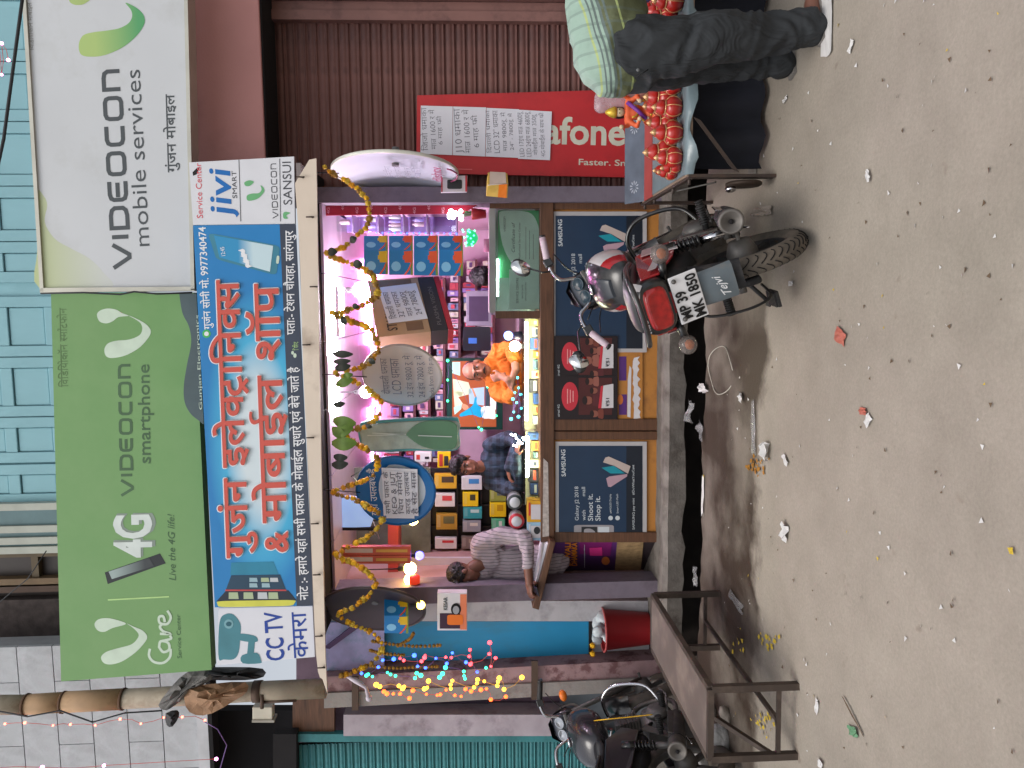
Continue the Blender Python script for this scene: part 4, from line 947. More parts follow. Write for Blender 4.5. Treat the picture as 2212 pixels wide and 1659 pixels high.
# bright box with a lamp picture by the carton
# black rack of phone boxes on the left
rk = thing('phone_rack', 'black pegboard rack of phone boxes behind the man in grey', 'rack', at(1130, 1110, 7.0))
slab('back_sheet', rect(928, 1012, 1150, 1200), 7.0, .04, M('rack_black', (26, 26, 30), .5), rk)
for x in (986, 1038, 1098): slab('ledge', rect(x, 1012, x + 3, 1200), 6.93, .08, M('rack_black', (26, 26, 30)), rk)
for y in (1046, 1090, 1136, 1176): slab('divider', rect(928, y, 1150, y + 3), 6.95, .05, M('rack_black', (26, 26, 30)), rk)
PB = [(1115, 1300, 1030, 1150, (200, 160, 40), (60, 50, 40), 'amber and black phone box'), (1120, 1285, 1190, 1300, (206, 206, 210), (190, 60, 70), 'white phone box with red edge'), (1130, 1305, 1360, 1490, (160, 126, 46), (90, 90, 60), 'mustard phone box'),
      (1120, 1300, 1560, 1650, (204, 200, 206), (180, 50, 60), 'white phone box with a phone picture'), (1340, 1510, 1050, 1160, (206, 210, 214), (60, 130, 190), 'white phone box with blue corner'), (1350, 1480, 1180, 1298, (226, 196, 24), (60, 60, 40), 'bright yellow phone box'),
      (1355, 1510, 1304, 1400, (50, 150, 160), (180, 210, 210), 'teal blister phone pack'), (1350, 1500, 1415, 1510, (140, 146, 156), (200, 200, 190), 'grey phone box with white label'), (1340, 1500, 1550, 1650, (120, 108, 104), (160, 150, 140), 'taupe phone box'),
      (1575, 1710, 1160, 1258, (150, 160, 70), (90, 110, 110), 'olive phone box'), (1575, 1710, 1265, 1385, (230, 200, 30), (190, 150, 20), 'yellow accessory pouch'), (1590, 1700, 1400, 1510, (90, 180, 140), (210, 220, 214), 'green and white phone box')]
def D2(x): return 648 + x * .2604
def E2(y): return 756 + y * .2604
for i, (xa, xb, ya, yb, c, c2, lab) in enumerate(PB):
    r_ = ['upper', 'upper', 'upper', 'upper', 'middle', 'middle', 'middle', 'middle', 'middle', 'lower', 'lower', 'lower'][i]
    t = thing('phone_box', '%s on the %s row of the black rack' % (lab, r_), 'box', at(D2(xb), E2(ya), 6.93), 'phone boxes on the black rack')
    slab('carton', rect(D2(xa), E2(ya), D2(xb), E2(yb)), 6.90, .06, M('phb%d' % i, c, .35), t, bev=.004)
    slab('print', rect(D2(xa + 60), E2(ya + 20), D2(xb - 25), E2(yb - 50)), 6.897, .002, M('phc%d' % i, c2, .4), t)
    slab('print', rect(D2(xa + 8), E2(ya + 10), D2(xa + 35), E2(yb - 20)), 6.897, .002, M('phd%d' % i, tuple(min(255, int(v * .7 + 60)) for v in c), .4), t)
for lab, xa, xb, ya, yb, c in (('yellow and red blister card hanging by the boy in dark checks', 1140, 1250, 845, 985, (226, 190, 20)), ('white charger card hanging behind the garland', 950, 1090, 850, 930, (206, 210, 206)), ('rosy carton on the shelf under the warm bulb', 900, 1070, 1420, 1520, (176, 110, 116)), ('brown carton on the shelf below the rosy one', 905, 1075, 1540, 1640, (126, 84, 66)), ('pink carton on the shelf behind the blue dish', 1010, 1070, 1310, 1420, (190, 130, 140))):
    t = thing('card_box', lab, 'box', at(D2(xb), E2(ya), 7.1)); slab('carton', rect(D2(xa), E2(ya), D2(xb), E2(yb)), 7.1, .08, M('cb%d' % xa, c, .45), t, bev=.004)
    slab('print', rect(D2(xa + 15), E2(ya + 20), D2(xa + 45), E2(yb - 20)), 7.097, .002, M('cbr', (180, 60, 50), .45), t)
    slab('print', rect(D2(xb - 55), E2(ya + 35), D2(xb - 20), E2(yb - 25)), 7.097, .002, M('print_dark', (40, 42, 46)), t)
# red shelf front with letters, behind the incense boxes
t = thing('shelf_front', 'red shelf front with pale marks behind the incense boxes', 'shelf', at(860, 1200, 6.4))
slab('board', rect(838, 1120, 860, 1262), 6.4, .3, M('shelf_red', (160, 60, 60), .5), t); slab('upright', rect(735, 1222, 1130, 1268), 6.6, .04, M('rosy_board', (150, 104, 100), .6), t)
slab('glow_panel', rect(858, 1205, 1110, 1262), 6.55, .03, M('painted_glow', (190, 186, 200), .5), t)  # pale panel: the warm glow at this spot put into its colour
slab('blue_card', rect(918, 1248, 985, 1272), 6.5, .02, M('blue_card', (46, 96, 160), .5), t)
# television with a film on it
tv = thing('television', 'green rimmed television showing a film scene behind the man in orange', 'television', at(1088, 850, 7.4))
slab('casing', rect(965, 774, 1086, 928), 7.4, .08, M('tv_rim', (22, 58, 52), .3), tv)
scr = lambda n_, c: M('screen_' + n_, c, .3, emit=.55, ecol=c)
Yq = 7.4 - E
slab('screen', rect(977, 780, 1072, 922), Yq, .003, scr('rust', (150, 76, 44)), tv)
Yq -= E
for n_, c, pts in (('mint', (170, 216, 206), [(977, 782), (994, 782), (994, 812), (977, 806)]), ('cream', (200, 206, 180), [(978, 818), (1012, 826), (1020, 850), (990, 858), (1000, 872), (982, 884)]), ('paleblue', (160, 186, 214), [(1012, 840), (1046, 836), (1046, 876), (1014, 872)]),
                    ('cream', (200, 206, 180), [(980, 842), (1000, 848), (998, 856), (980, 854)]), ('mint', (170, 216, 206), [(980, 880), (998, 872), (996, 884), (982, 896)]), ('slate', (50, 62, 70), [(1048, 820), (1058, 820), (1058, 880), (1048, 880)])):
    flat('picture', [pts], Yq, scr(n_, c), tv)
Yq -= E
for n_, c, pts in (('skin', (190, 140, 110), sp2([(1000, 872), (1010, 876), (1012, 882), (1004, 886), (998, 880)], 3)), ('blue', (24, 150, 196), sp2([(1026, 858), (1030, 858), (1030, 872), (1042, 882), (1044, 894), (1038, 902), (1020, 896), (996, 900), (994, 894), (1010, 884), (1022, 874)], 3)), ('skin', (190, 140, 110), [(1018, 838), (1022, 838), (1030, 858), (1026, 860)]),
                    ('white', (220, 226, 226), sp2([(1040, 880), (1060, 878), (1068, 884), (1070, 904), (1056, 904), (1042, 902)], 3)), ('white', (220, 226, 226), sp2([(1060, 838), (1070, 838), (1071, 884), (1060, 884)], 3))):
    flat('picture', [pts], Yq, scr(n_, c), tv)
mon = thing('monitor', 'grey framed repair monitor under the shelf right of the man in orange', 'monitor', at(1066, 665, 7.2))
slab('frame', rect(1007, 628, 1062, 704), 7.2, .05, M('mon_grey', (140, 132, 150), .4), mon, bev=.004); slab('screen', rect(1013, 640, 1055, 694), 7.196, .003, M('mon_scr', (74, 60, 84), .2), mon)
slab('stand', rect(1062, 655, 1075, 680), 7.22, .05, M('mon_grey', (140, 132, 150)), mon)
tb = thing('tablet', 'black tablet leaning on the shelf between the monitor and the orange shirt', 'tablet', at(1062, 730, 7.15))
slab('body', rq(rect(1000, 706, 1060, 758), .1), 7.15, .03, M('tab_black', (30, 30, 40), .3), tb); slab('label', rect(1012, 730, 1030, 742), 7.147, .002, M('tab_blue', (60, 110, 190), .4), tb)
# right wall: strip printed 4G, glass cabinet
rs = thing('red_strip', 'red printed strip hanging along the right door jamb', 'banner', at(1010, 450, 5.95))
slab('strip', [(690, 466), (1000, 461), (1050, 432), (1050, 426), (1004, 436), (690, 440)], 5.95, .01, M('strip_red', (176, 34, 56), .4), rs)
for i in range(9): letter('lettering', '4G', (712 + i * 31, 462 - (i % 2) * 8), (712 + i * 31, 448 - (i % 2) * 8), 6, 5.95 - E, M('strip_pale', (226, 160, 170), .5), rs, bold=.02)
cbn = thing('glass_cabinet', 'glass fronted cabinet with small bottles on the right wall', 'cabinet', at(985, 480, 6.4))
slab('back', rect(706, 464, 985, 502), 6.9, .02, M('cab_back', (124, 100, 160), .4), cbn)
for x in (706, 760, 815, 870, 920, 984): slab('shelf', rect(x, 463, x + 3, 503), 6.45, .4, M('cab_shelf', (170, 150, 190), .4), cbn)
slab('door_pane', rect(708, 464, 984, 500), 6.4, .006, glass, cbn)
for i, (x, y) in enumerate(((866, 470), (866, 478), (866, 486), (866, 494), (916, 475), (916, 484), (812, 474), (812, 488), (756, 480))):
    q = at(x, y, 6.55); t = thing('small_bottle', 'small pale bottle, %s in the glass cabinet counting from its near end' % ORD[i], 'bottle', q, 'bottles in the glass cabinet')
    MB().lathe([(.022, 0), (.022, .07), (.01, .085), (.01, .1)], q, n=10).build('bottle_body', M('btl%d' % (i % 3), [(200, 200, 210), (150, 140, 200), (190, 170, 180)][i % 3], .3), t)
# ------------------------------------------------------------------ LED strings
def bulbs(name, label, pts, Yb, mat, wire, r=.015, cat='string lights', close=None, wr=.002):
    t = thing(name, label, cat, at(*pts[0], Yb))
    ps = [at(x, y, Yb + random.uniform(-.03, .03)) for x, y in pts]
    for p in ps:
        MB().ball(p, r * random.uniform(.65, 1.15), 8).build('bulb', mat, t)
    o = sorted(ps, key=lambda p: -p.z)
    MB().tube([q for a, b in zip(o[:-1], o[1:]) for q in (a, (a + b) / 2 + Vector((random.uniform(-.02, .02), 0, -.01)))] + [o[-1]], wr, 5).build('wire', wire, t)
    return t
def led(c, e=5): return M('led_%d_%d_%d' % c, c, .4, emit=e, ecol=c)
blueL, redL, greenL, yelL, orL, pinkL = led((52, 92, 255), 5), led((255, 64, 72), 5), led((50, 250, 170), 4), led((255, 180, 50), 5), led((255, 84, 34), 5), led((255, 90, 140))
def D3(l): return [(648 + a * .3165, 1134 + b * .3165) for a, b in l]
wcl = M('wire_violet', (120, 90, 150), .5); wye = M('wire_amber', (190, 140, 60), .5, emit=.25, ecol=(255, 190, 80)); wrd = M('wire_red', (170, 70, 70), .5, emit=.15, ecol=(255, 90, 70))  # amber and red wires glow faintly, bulb light put into their material
bulbs('string_lights', 'hanging light string with blue bulbs before the blue door', D3([(420, 1013), (535, 970), (565, 923), (640, 915), (780, 890), (928, 910), (1040, 873), (803, 965), (857, 975), (1002, 945), (1133, 937), (1210, 1003)]), 5.5, blueL, wcl)
bulbs('string_lights', 'hanging light string with pink red bulbs before the blue door', D3([(683, 910), (708, 925), (855, 890), (850, 905), (830, 930), (995, 903), (1033, 905), (1160, 852), (1155, 897), (1170, 943), (1163, 950), (1295, 803), (1292, 880), (1335, 908), (1303, 965)]), 5.52, redL, wrd)
bulbs('string_lights', 'hanging light string with green bulbs beside the column', D3([(453, 1028), (465, 1020), (495, 1035), (597, 1007), (618, 1020), (652, 1030), (797, 1012), (825, 1027), (785, 1045), (953, 1040), (973, 1015), (993, 973), (1118, 1000), (1120, 1030), (1127, 1050), (1270, 975)]), 5.48, greenL, wcl)
bulbs('string_lights', 'hanging light string with yellow bulbs before the column', D3([(520, 1090), (545, 1103), (675, 1098), (700, 1115), (710, 1105), (877, 1065), (850, 1118), (868, 1110), (1040, 1063), (1028, 1090), (1030, 1118), (1212, 1055), (1208, 1080), (1188, 1108), (1258, 1067), (1360, 1045), (1352, 1070), (1347, 1097), (1393, 1122), (1515, 1040)]), 5.46, yelL, wye, r=.017)
bulbs('string_lights', 'hanging light string with orange bulbs at the column edge', D3([(573, 1137), (593, 1152), (637, 1152), (683, 1152), (770, 1130), (747, 1183), (863, 1155), (937, 1162), (958, 1157), (997, 1127), (1057, 1163), (1100, 1170), (1130, 1120), (1168, 1135), (1235, 1125), (1273, 1118), (1303, 1192), (1405, 1172)]), 5.47, orL, wrd)
bulbs('string_lights', 'vertical row of blue LEDs on the right inside the shop', [(813 + i * 13.3, 503 + .15 * i) for i in range(14)], 6.3, blueL, wcl, r=.009)
bulbs('string_lights', 'green LEDs along the top and foot of the television', [(967, 779), (967, 821), (967, 866), (1052, 825), (1053, 836), (1071, 861), (1072, 898), (1034, 923), (1040, 928)], 7.3, led((60, 255, 150)), wcl, r=.014)
bulbs('string_lights', 'tangle of green and blue LEDs on the counter left of the orange shirt', [(1118, 816), (1120, 838), (1112, 848), (1124, 852), (1108, 862), (1116, 870), (1126, 882), (1110, 890), (1120, 900), (1104, 905)], 5.95, led((70, 230, 235)), wcl, r=.012)
bulbs('string_lights', 'red bulb string climbing the tiled wall beside the pole', Z3([(30, 1393), (150, 1387), (320, 1403), (425, 1397), (575, 1402), (725, 1365), (850, 1392), (988, 1355), (1100, 1352), (1237, 1372)]), 5.7, led((255, 90, 70), 10), wrd, r=.012)
bulbs('string_lights', 'pink bulb string at the far upper left of the tiled wall', Z3([(-80, 1665), (255, 1655), (627, 1645), (1305, 1605)]), 5.7, led((255, 150, 230), 12), wrd, r=.013)
bulbs('string_lights', 'pink bulb string before the blue upper storey', Z1([(-30, 180), (10, 262), (50, 362), (10, 450), (-20, 600)]), 5.6, led((255, 130, 200), 10), wrd, r=.012)
# LED flowers on the right
fl = thing('led_bouquet', 'bunch of dazzling white LED flowers beside the red strip', 'lamp', at(1000, 468, 5.85)); rnd = random.Random(4)
for i in range(13):
    q = at(984 + rnd.uniform(-15, 15), 466 + rnd.uniform(-12, 12), 5.85 + rnd.uniform(-.04, .04))
    MB().ball(q, rnd.uniform(.010, .02), 8).build('petal_lamp', M('led_flower', (235, 240, 255), emit=9, ecol=(235, 240, 255)), fl)
MB().lathe([(.03, 0), (.045, .1), (.04, .11)], at(1050, 462, 5.9), n=12).build('pot', M('pot_red', (170, 40, 50), .4), fl)
for i in range(6): MB().tube([at(1036, 462, 5.9), at(1005 + rnd.uniform(-10, 10), 462 + rnd.uniform(-10, 10), 5.87)], .003, 5).build('stem', M('stem_green', (60, 120, 60), .5), fl)
t = thing('led_dome', 'green glowing LED dome lamp under the blue lamp boxes', 'lamp', at(1030, 515, 5.9))
q = at(1014, 514, 5.9); MB().lathe([(.065, -.02), (.06, .02), (.04, .05), (.01, .065)], q, (0, 0, -1), 16).build('dome', M('dome_green', (30, 120, 80), .3, emit=.6, ecol=(40, 230, 140)), t)
for i in range(16): MB().ball(q + Vector((.06 * math.cos(i * .8), -.06 * abs(math.sin(i * .8)) - .01, .05 - .006 * i)), .006, 6).build('diode', led((90, 255, 190)), t)
MB().lathe([(.05, 0), (.05, .06)], at(1062, 530, 6.0), n=12).build('base_box', M('pinkbox', (180, 110, 140), .5), t)

# ------------------------------------------------------------------ hanging goods
bluebox = M('lampbox_blue', (26, 116, 178), .35, var=.08); lb_y = M('lampbox_yellow', (214, 176, 30), .4); lb_o = M('lampbox_orange', (220, 84, 40), .4); lb_w = M('lampbox_pale', (130, 190, 226), .4); lb_g = M('lampbox_olive', (120, 140, 60), .5)
def lampbox(label, x0, x1, yl, ym, yr, Ya, badge):
    t = thing('lamp_box', label, 'box', at(x1, ym, Ya), 'blue lamp boxes')
    A = [at(x0, yl, Ya + .03), at(x1, yl, Ya + .03), at(x1, ym, Ya), at(x0, ym, Ya)]
    B = [at(x0, ym, Ya), at(x1, ym, Ya), at(x1, yr, Ya + .09), at(x0, yr, Ya + .09)]
    bk = B[2] + (A[1] - A[2]); bk2 = B[3] + (A[0] - A[3])
    MB().hexa([A[0], A[1], A[2], A[3]], [bk2, bk, B[2], B[3]]).build('carton', bluebox, t, bev=.003)
    def on(q, s, u, k=.002):                    # spot on a face: s across, u down
        nrm = (q[1] - q[0]).cross(q[3] - q[0]).normalized()
        if nrm.y > 0: nrm = -nrm
        return q[0] + (q[3] - q[0]) * s + (q[1] - q[0]) * u + nrm * k
    for q in (A, B):
        MB().add([on(q, .35 + .2 * math.cos(i * .524), .3 + .2 * math.sin(i * .524)) for i in range(12)], [tuple(range(12))]).build('lamp_picture', lb_w, t, fix=False)
        MB().add([on(q, s, u, .0025) for s, u in ((.0, .62), (.25, .8), (.55, .93), (.55, .97), (.22, .86), (.0, .7))], [tuple(range(6))]).build('swoosh_print', lb_o, t, fix=False)
        MB().add([on(q, s, u, .002) for s, u in ((0, .9), (1, .9), (1, 1), (0, 1))], [(0, 1, 2, 3)]).build('foot_print', lb_g, t, fix=False)
        MB().add([on(q, s, u, .004) for s, u in ((.5, .66), (.95, .62), (.97, .95), (.5, .97))] + [on(q, s, u, .004) for s, u in ((.62, .58), (.8, .58), (.8, .64), (.62, .64))], [(0, 1, 2, 3), (4, 5, 6, 7)]).build('badge', badge, t, fix=False)
for i in range(4):
    lampbox('blue lamp box with %s badge, %s of four behind the garland' % ('a yellow' if i == 0 else 'an orange', ['topmost', 'second from the top', 'third from the top', 'lowest'][i]), 786 + 54 * i, 838 + 54 * i, 593 + 1 * i, 540, 509, 5.55, lb_y if i == 0 else lb_o)
lampbox('blue lamp box with a yellow badge hung on the dark dish at left', 830, 882, 1368, 1330, 1293, 5.5, lb_y)
# tilted cardboard carton
tvc = thing('carton', 'tilted brown cardboard carton with black and red foot and a note taped on', 'carton', at(960, 680, 5.6))
def D1(p): return (648 + p[0] * .2604, 378 + p[1] * .2604)
TL, BL, BR, TR = at(*D1((640, 1345)), 5.5), at(*D1((1278, 1278)), 5.5), at(*D1((1150, 838)), 5.75), at(*D1((560, 872)), 5.75)
TLb, BLb = at(*D1((660, 1458)), 5.8), at(*D1((1275, 1400)), 5.8)
dv = ((TLb - TL) + (BLb - BL)) / 2
lerp = lambda a, b, t_: a + (b - a) * t_
def band(name, a, b, m):
    f = [lerp(TL, BL, a), lerp(TL, BL, b), lerp(TR, BR, b), lerp(TR, BR, a)]
    return MB().hexa(f, [p + dv for p in f]).build(name, m, tvc, bev=.004)
kraft = M('kraft', (176, 142, 110), .8, var=.07, scale=5)
band('upper_part', 0, .70, kraft); band('black_band', .702, .925, M('carton_black', (46, 42, 46), .6)); band('red_foot', .927, 1, M('carton_red', (170, 40, 52), .5))
nr = (BL - TL).cross(TR - TL).normalized(); nr = nr if nr.y < 0 else -nr
def cf(s, u, k=.003): return lerp(lerp(TL, TR, s), lerp(BL, BR, s), u) + nr * k
letter3('lettering', 'STARVISION', cf(.08, .28), cf(.75, .28) - cf(.08, .28), TL - BL, .07, M('carton_ink', (70, 56, 50), .6), tvc, bold=.01)
letter3('lettering', 'PLASMA VISION', cf(.1, .86), cf(.8, .86) - cf(.1, .86), TL - BL, .03, M('carton_ink2', (110, 104, 104), .6), tvc)
for s0, s1, u0, u1 in ((.05, .2, .4, .62), (.8, .97, .1, .6)): MB().add([cf(s0, u0, .002), cf(s1, u0, .002), cf(s1, u1, .002), cf(s0, u1, .002)], [(0, 1, 2, 3)]).build('print', M('kraft_dark', (120, 92, 72), .8), tvc, fix=False)
nt1 = thing('paper_note', 'white written sheet taped to the tilted cardboard carton', 'note', cf(.5, .7, .01))
MB().prism([cf(.2, .18, .008), cf(.22, .70, .008), cf(.88, .66, .008), cf(.84, .12, .008)], nr * .002).build('sheet', paper, nt1)
for i, s in enumerate(('िदवाली धमाका', '32" धमाका', 'मातS 9800रू', '24" 7800रू')): letter3('handwriting', s, cf(.27 + .01 * i, .3 + i * .115, .013), cf(.75, .25 + i * .115, .013) - cf(.27 + .01 * i, .3 + i * .115, .013), TL - BL, .038, pen, nt1, dev=True)
# plastic wrapped parcel
wp = thing('wrapped_parcel', 'long plastic wrapped parcel with a green leaf shape hanging by the garland', 'parcel', at(990, 940, 5.5))
def S2(l): return [(648 + a * .2604, 756 + b * .2604) for a, b in l]
slab('teal_wrap', sp2(S2([(505, 605), (800, 575), (1250, 560), (1318, 590), (1322, 700), (1300, 832), (1000, 838), (560, 845), (500, 780)]), 4), 5.52, .06, M('wrap_teal', (70, 140, 146), .3, var=.1), wp, bev=.02)
slab('plastic_cover', sp2(S2([(520, 640), (800, 600), (1290, 590), (1310, 700), (1290, 828), (900, 822), (540, 838), (505, 750)]), 4), 5.5, .03, M('wrap_clear', (150, 162, 152), .25, var=.18, scale=14, spec=.7, bump=.5, bscale=18), wp, bev=.012)
slab('leaf_shape', sp2(S2([(885, 690), (990, 605), (1150, 585), (1285, 605), (1310, 700), (1285, 815), (1150, 832), (1010, 800), (900, 725)]), 4), 5.485, .02, M('wrap_green', (78, 118, 88), .3, var=.12, spec=.6), wp, bev=.01)
for x0, x1 in ((560, 880), (600, 870), (980, 1260)):
    q = S2([(x0, 690 + x0 % 60), (x1, 700 + x0 % 40)]); flat('crease', ribbon(q, 2), 5.478, M('wrap_crease', (186, 196, 190), .3), wp)
# dishes
def dish(label, cx, cy, Yd, rad, nrm, mat, rim, back=None):
    t = thing('satellite_dish', label, 'satellite dish', at(cx, cy, Yd)); c = at(cx, cy, Yd); nrm = Vector(nrm).normalized()
    prof = [(rad * s, -.16 * rad * (1 - s * s)) for s in (0.001, .2, .4, .6, .8, .95, 1)]
    MB().lathe(prof + [(rad * 1.0, -.02), (rad * .9, -.16 * rad * .2 - .02), (.5 * rad, -.16 * rad * .75 - .02), (.001, -.16 * rad - .02)], c, nrm, 40, cap=False).build('reflector', mat, t)
    MB().lathe([(rad * .985, -.012), (rad * 1.0, .006), (rad * 1.02, .004), (rad * 1.025, -.012), (rad * 1.0, -.02)], c, nrm, 40, cap=False).build('rim', rim, t)
    MB().tube([c - nrm * .18, c - nrm * .05], .025, 10).build('mount', M('dish_mount', (110, 110, 112), .5, .3), t)
    MB().tube([c + Vector((0, 0, rad * .9)), c + Vector((.02, .05, rad + .3))], .004, 5).build('hanging_wire', dark, t)
    return t, c, nrm
dw = M('dish_white', (188, 192, 204), .35, var=.03); dc = M('dish_cream', (200, 190, 186), .4, var=.04); db = M('dish_blue', (24, 104, 168), .35, var=.06); dk_ = M('dish_dark', (56, 46, 52), .45, var=.1)
def facing(c, n_, rgt=None):
    up_ = Vector((0, 0, 1)); up_ = (up_ - n_ * up_.dot(n_)).normalized(); return up_.cross(n_).normalized(), up_
t, c, n_ = dish('white satellite dish seen nearly edge on beside the brown shutter', 854, 374, 5.5, .43, (-.985, -.14, .02), dw, M('dish_rim', (206, 206, 196), .4))
ex, ey = facing(c, n_); 
letter3('lettering', 'dishtv', c - ex * .14 - ey * .32 + n_ * .01, ex * .32, ey, .07, M('dish_maroon', (150, 60, 96), .4), t, bold=.02)
MB().tube([c + n_ * .012 + ex * (.16 * math.cos(a)) - ey * .33 + ey * (.10 * math.sin(a)) for a in [i * .25 - 2.6 for i in range(10)]], .006, 5).build('logo_arc', M('dish_maroon', (150, 60, 96)), t)
for i in range(4): letter3('handwriting', ['ॲनटीना', 'िडश मातS', '999 रू', 'फSी'][i], c - ex * .1 + ey * (.02 - .065 * i) + n_ * .0, ex * .25, ey, .04, M('pencil', (140, 144, 160), .6), t, dev=True)
t, c, n_ = dish('cream satellite dish with writing hanging in the middle of the shop front', 869, 813, 5.6, .285, (-.56, -.80, .04), dc, M('dish_rim2', (170, 158, 150), .4))
ex, ey = facing(c, n_)
letter3('lettering', 'Packs from ₹99 p.m.', c - ex * .2 - ey * .225 + n_ * .012, ex * .4, ey, .035, pen, t)
for i, (s, hh, wd) in enumerate((('दीपावली धमाका', .045, .34), ('LCD धमाका', .06, .34), ('32 इंच 9800 रू में', .04, .4), ('24 इंच 7800 रू में', .04, .4))): letter3('handwriting', s, c - ex * wd / 2 + ey * (.1 - .085 * i) + n_ * .004, ex * wd, ey, hh, pen, t, dev=True)
t, c, n_ = dish('blue satellite dish with paper sheets hanging left of the parcel', 855, 1062, 5.6, .29, (-.30, -.95, .06), db, M('dish_rim3', (20, 84, 140), .4))
ex, ey = facing(c, n_)
MB().add([c + ex * (.26 * math.cos(a)) + ey * (.2 * math.sin(a) - .07) + n_ * (-.02) for a in [i * math.pi / 12 for i in range(24)]], [tuple(range(24))]).build('white_print', M('dish_print', (196, 206, 216), .4), t, fix=False)
letter3('lettering', 'यहाँ उपलबध है', c - ex * .2 + ey * .14 + n_ * .012, ex * .4, ey, .045, wht, t, dev=True)
nn = thing('paper_note', 'two overlapping written sheets taped on the blue dish', 'note', c - ey * .2 + n_ * .03)
for k, (dx_, dy_) in enumerate(((0, 0), (-.02, -.02))): MB().prism([c + ex * (a + dx_) + ey * (b + dy_) + n_ * (.014 + .004 * k) for a, b in ((-.2, .1), (.21, .09), (.2, -.17 + k * .05), (-.2, -.16 + k * .05))], n_ * .001).build('sheet', paper, nn)
for i, s in enumerate(('सभी पSकार के', 'KEOS & JUST', 'िचप मेमोरी', 'कारड उपलबध', 'है सेट मातS')): letter3('handwriting', s, c - ex * .18 + ey * (.045 - .05 * i) + n_ * .022, ex * .36, ey, .032, pen, nn, dev=True)
t, c, n_ = dish('dark satellite dish with a bulb behind it hanging over the left pillar', 808, 1318, 5.6, .38, (-.70, -.71, .05), dk_, M('dish_rim4', (70, 60, 60), .4))
t = thing('hanging_bulb', 'small yellow bulb glowing at the foot of the dark dish', 'bulb', at(912, 1308, 5.5)); q = at(909, 1307, 5.5)
MB().ball(q, .032, 12).build('globe', M('bulb_yellow', (255, 214, 90), emit=9, ecol=(255, 210, 90)), t); MB().lathe([(.014, 0), (.014, .05)], q + Vector((0, 0, .025)), n=8).build('cap', dark, t)
# lit incense boxes, torch box, phone box, gold box
for lab, y0, y1 in (('orange red incense box hung left of the garland dip, right one of two', 1181, 1199), ('orange red incense box hung left of the garland dip, left one of two', 1200, 1218)):
    t = thing('incense_box', lab, 'box', at(887, y0, 5.6)); slab('carton', rect(738, y0, 887, y1), 5.6, .05, M('incense_red', (206, 86, 54), .4), t, bev=.003)
    slab('print', rect(745, y0 + 4, 805, y1 - 5), 5.597, .002, M('incense_pale', (220, 190, 170), .45), t); slab('print', rect(812, y0 + 6, 880, y1 - 6), 5.597, .002, M('incense_amber', (226, 166, 70), .45), t)
    slab('print', rect(737, y0, 741, y1), 5.597, .002, M('incense_gold', (200, 160, 60), .4), t)
t = thing('torch_box', 'white and orange torch box hanging below the dark dish', 'box', at(1008, 1320, 5.55))
slab('carton', rect(945, 1281, 1009, 1362), 5.55, .08, M('torch_white', (204, 200, 204), .4), t, bev=.003)
slab('print', rect(950, 1325, 1000, 1358), 5.547, .002, M('torch_plum', (56, 30, 50), .4), t); slab('print', rect(994, 1284, 1008, 1360), 5.546, .002, M('torch_orange', (214, 120, 84), .4), t)
flat('print', [oval(985, 1316, 11, 13)], 5.544, dark, t); flat('print', [oval(985, 1318, 7, 9)], 5.541, M('torch_lens', (150, 150, 156), .3), t); flat('print', [rq(rect(966, 1328, 1000, 1350), .2)], 5.543, M('torch_amber', (220, 110, 30), .4), t)
letter('lettering', 'KESAR', (966, 1318), (966, 1290), 8, 5.546, ink, t, bold=.03)
t = thing('phone_box', 'white phone box with red edge hung below the white edge on dish', 'box', at(1008, 398, 5.65))
slab('carton', [(952, 415), (1008, 414), (1010, 379), (955, 380)], 5.65, .05, M('pbx_white', (196, 190, 196), .4), t, bev=.003)
slab('print', rq(rect(966, 388, 998, 408), .15), 5.647, .002, M('print_dark', (40, 42, 46)), t); slab('print', rect(953, 379, 956, 415), 5.647, .002, M('pbx_red', (180, 50, 60), .4), t); slab('print', rect(1005, 379, 1009, 414), 5.647, .002, M('pbx_red', (180, 50, 60)), t)
t = thing('gold_box', 'gold and orange carton hung on the lilac pillar', 'box', at(1095, 400, 5.5))
A = [at(1050, 424, 5.55), at(1096, 428, 5.55), at(1098, 397, 5.5), at(1053, 400, 5.5)]; B = [at(1054, 372, 5.58), at(1096, 374, 5.58)]
MB().hexa([A[0], A[1], A[2], A[3]], [A[0] + (B[0] - A[3]), A[1] + (B[1] - A[2]), B[1], B[0]]).build('carton', M('gold_card', (206, 170, 84), .4, var=.15, scale=12), t, bev=.003)
MB().add([lerp(A[0], A[1], .55) + Vector((0, -.004, 0)), lerp(A[0], A[1], .95) + Vector((0, -.004, 0)), lerp(A[3], A[2], .95) + Vector((0, -.004, 0)), lerp(A[3], A[2], .55) + Vector((0, -.004, 0))], [(0, 1, 2, 3)]).build('print', M('gold_orange', (224, 120, 30), .4), t, fix=False)
MB().add([p + Vector((.004, -.004, 0)) for p in (lerp(A[3], A[2], .1), lerp(A[3], A[2], .9), lerp(B[0], B[1], .9), lerp(B[0], B[1], .1))], [(0, 1, 2, 3)]).build('print', M('gold_pale', (210, 190, 176), .45), t, fix=False)
MB().tube([A[3] + Vector((0, -.003, 0)), lerp(A[3], A[2], .5) + Vector((0, -.006, 0)), A[2] + Vector((0, -.003, 0))], .002, 4).build('string', white, t)
t = thing('lcd_panel', 'pale blue lit screen panel hanging at the left behind the garland', 'panel', at(815, 1105, 6.2))
slab('screen', [(729, 1141), (800, 1138), (818, 1090), (815, 1076), (740, 1072)], 6.2, .03, M('lcd_pale', (150, 186, 232), .3, emit=.35, ecol=(160, 200, 250)), t); slab('rim', rect(726, 1140, 818, 1146), 6.19, .04, dark, t)
t = thing('storage_rack', 'cluttered shelf of wires and cartons behind the garland at left', 'rack', at(820, 1150, 6.8))
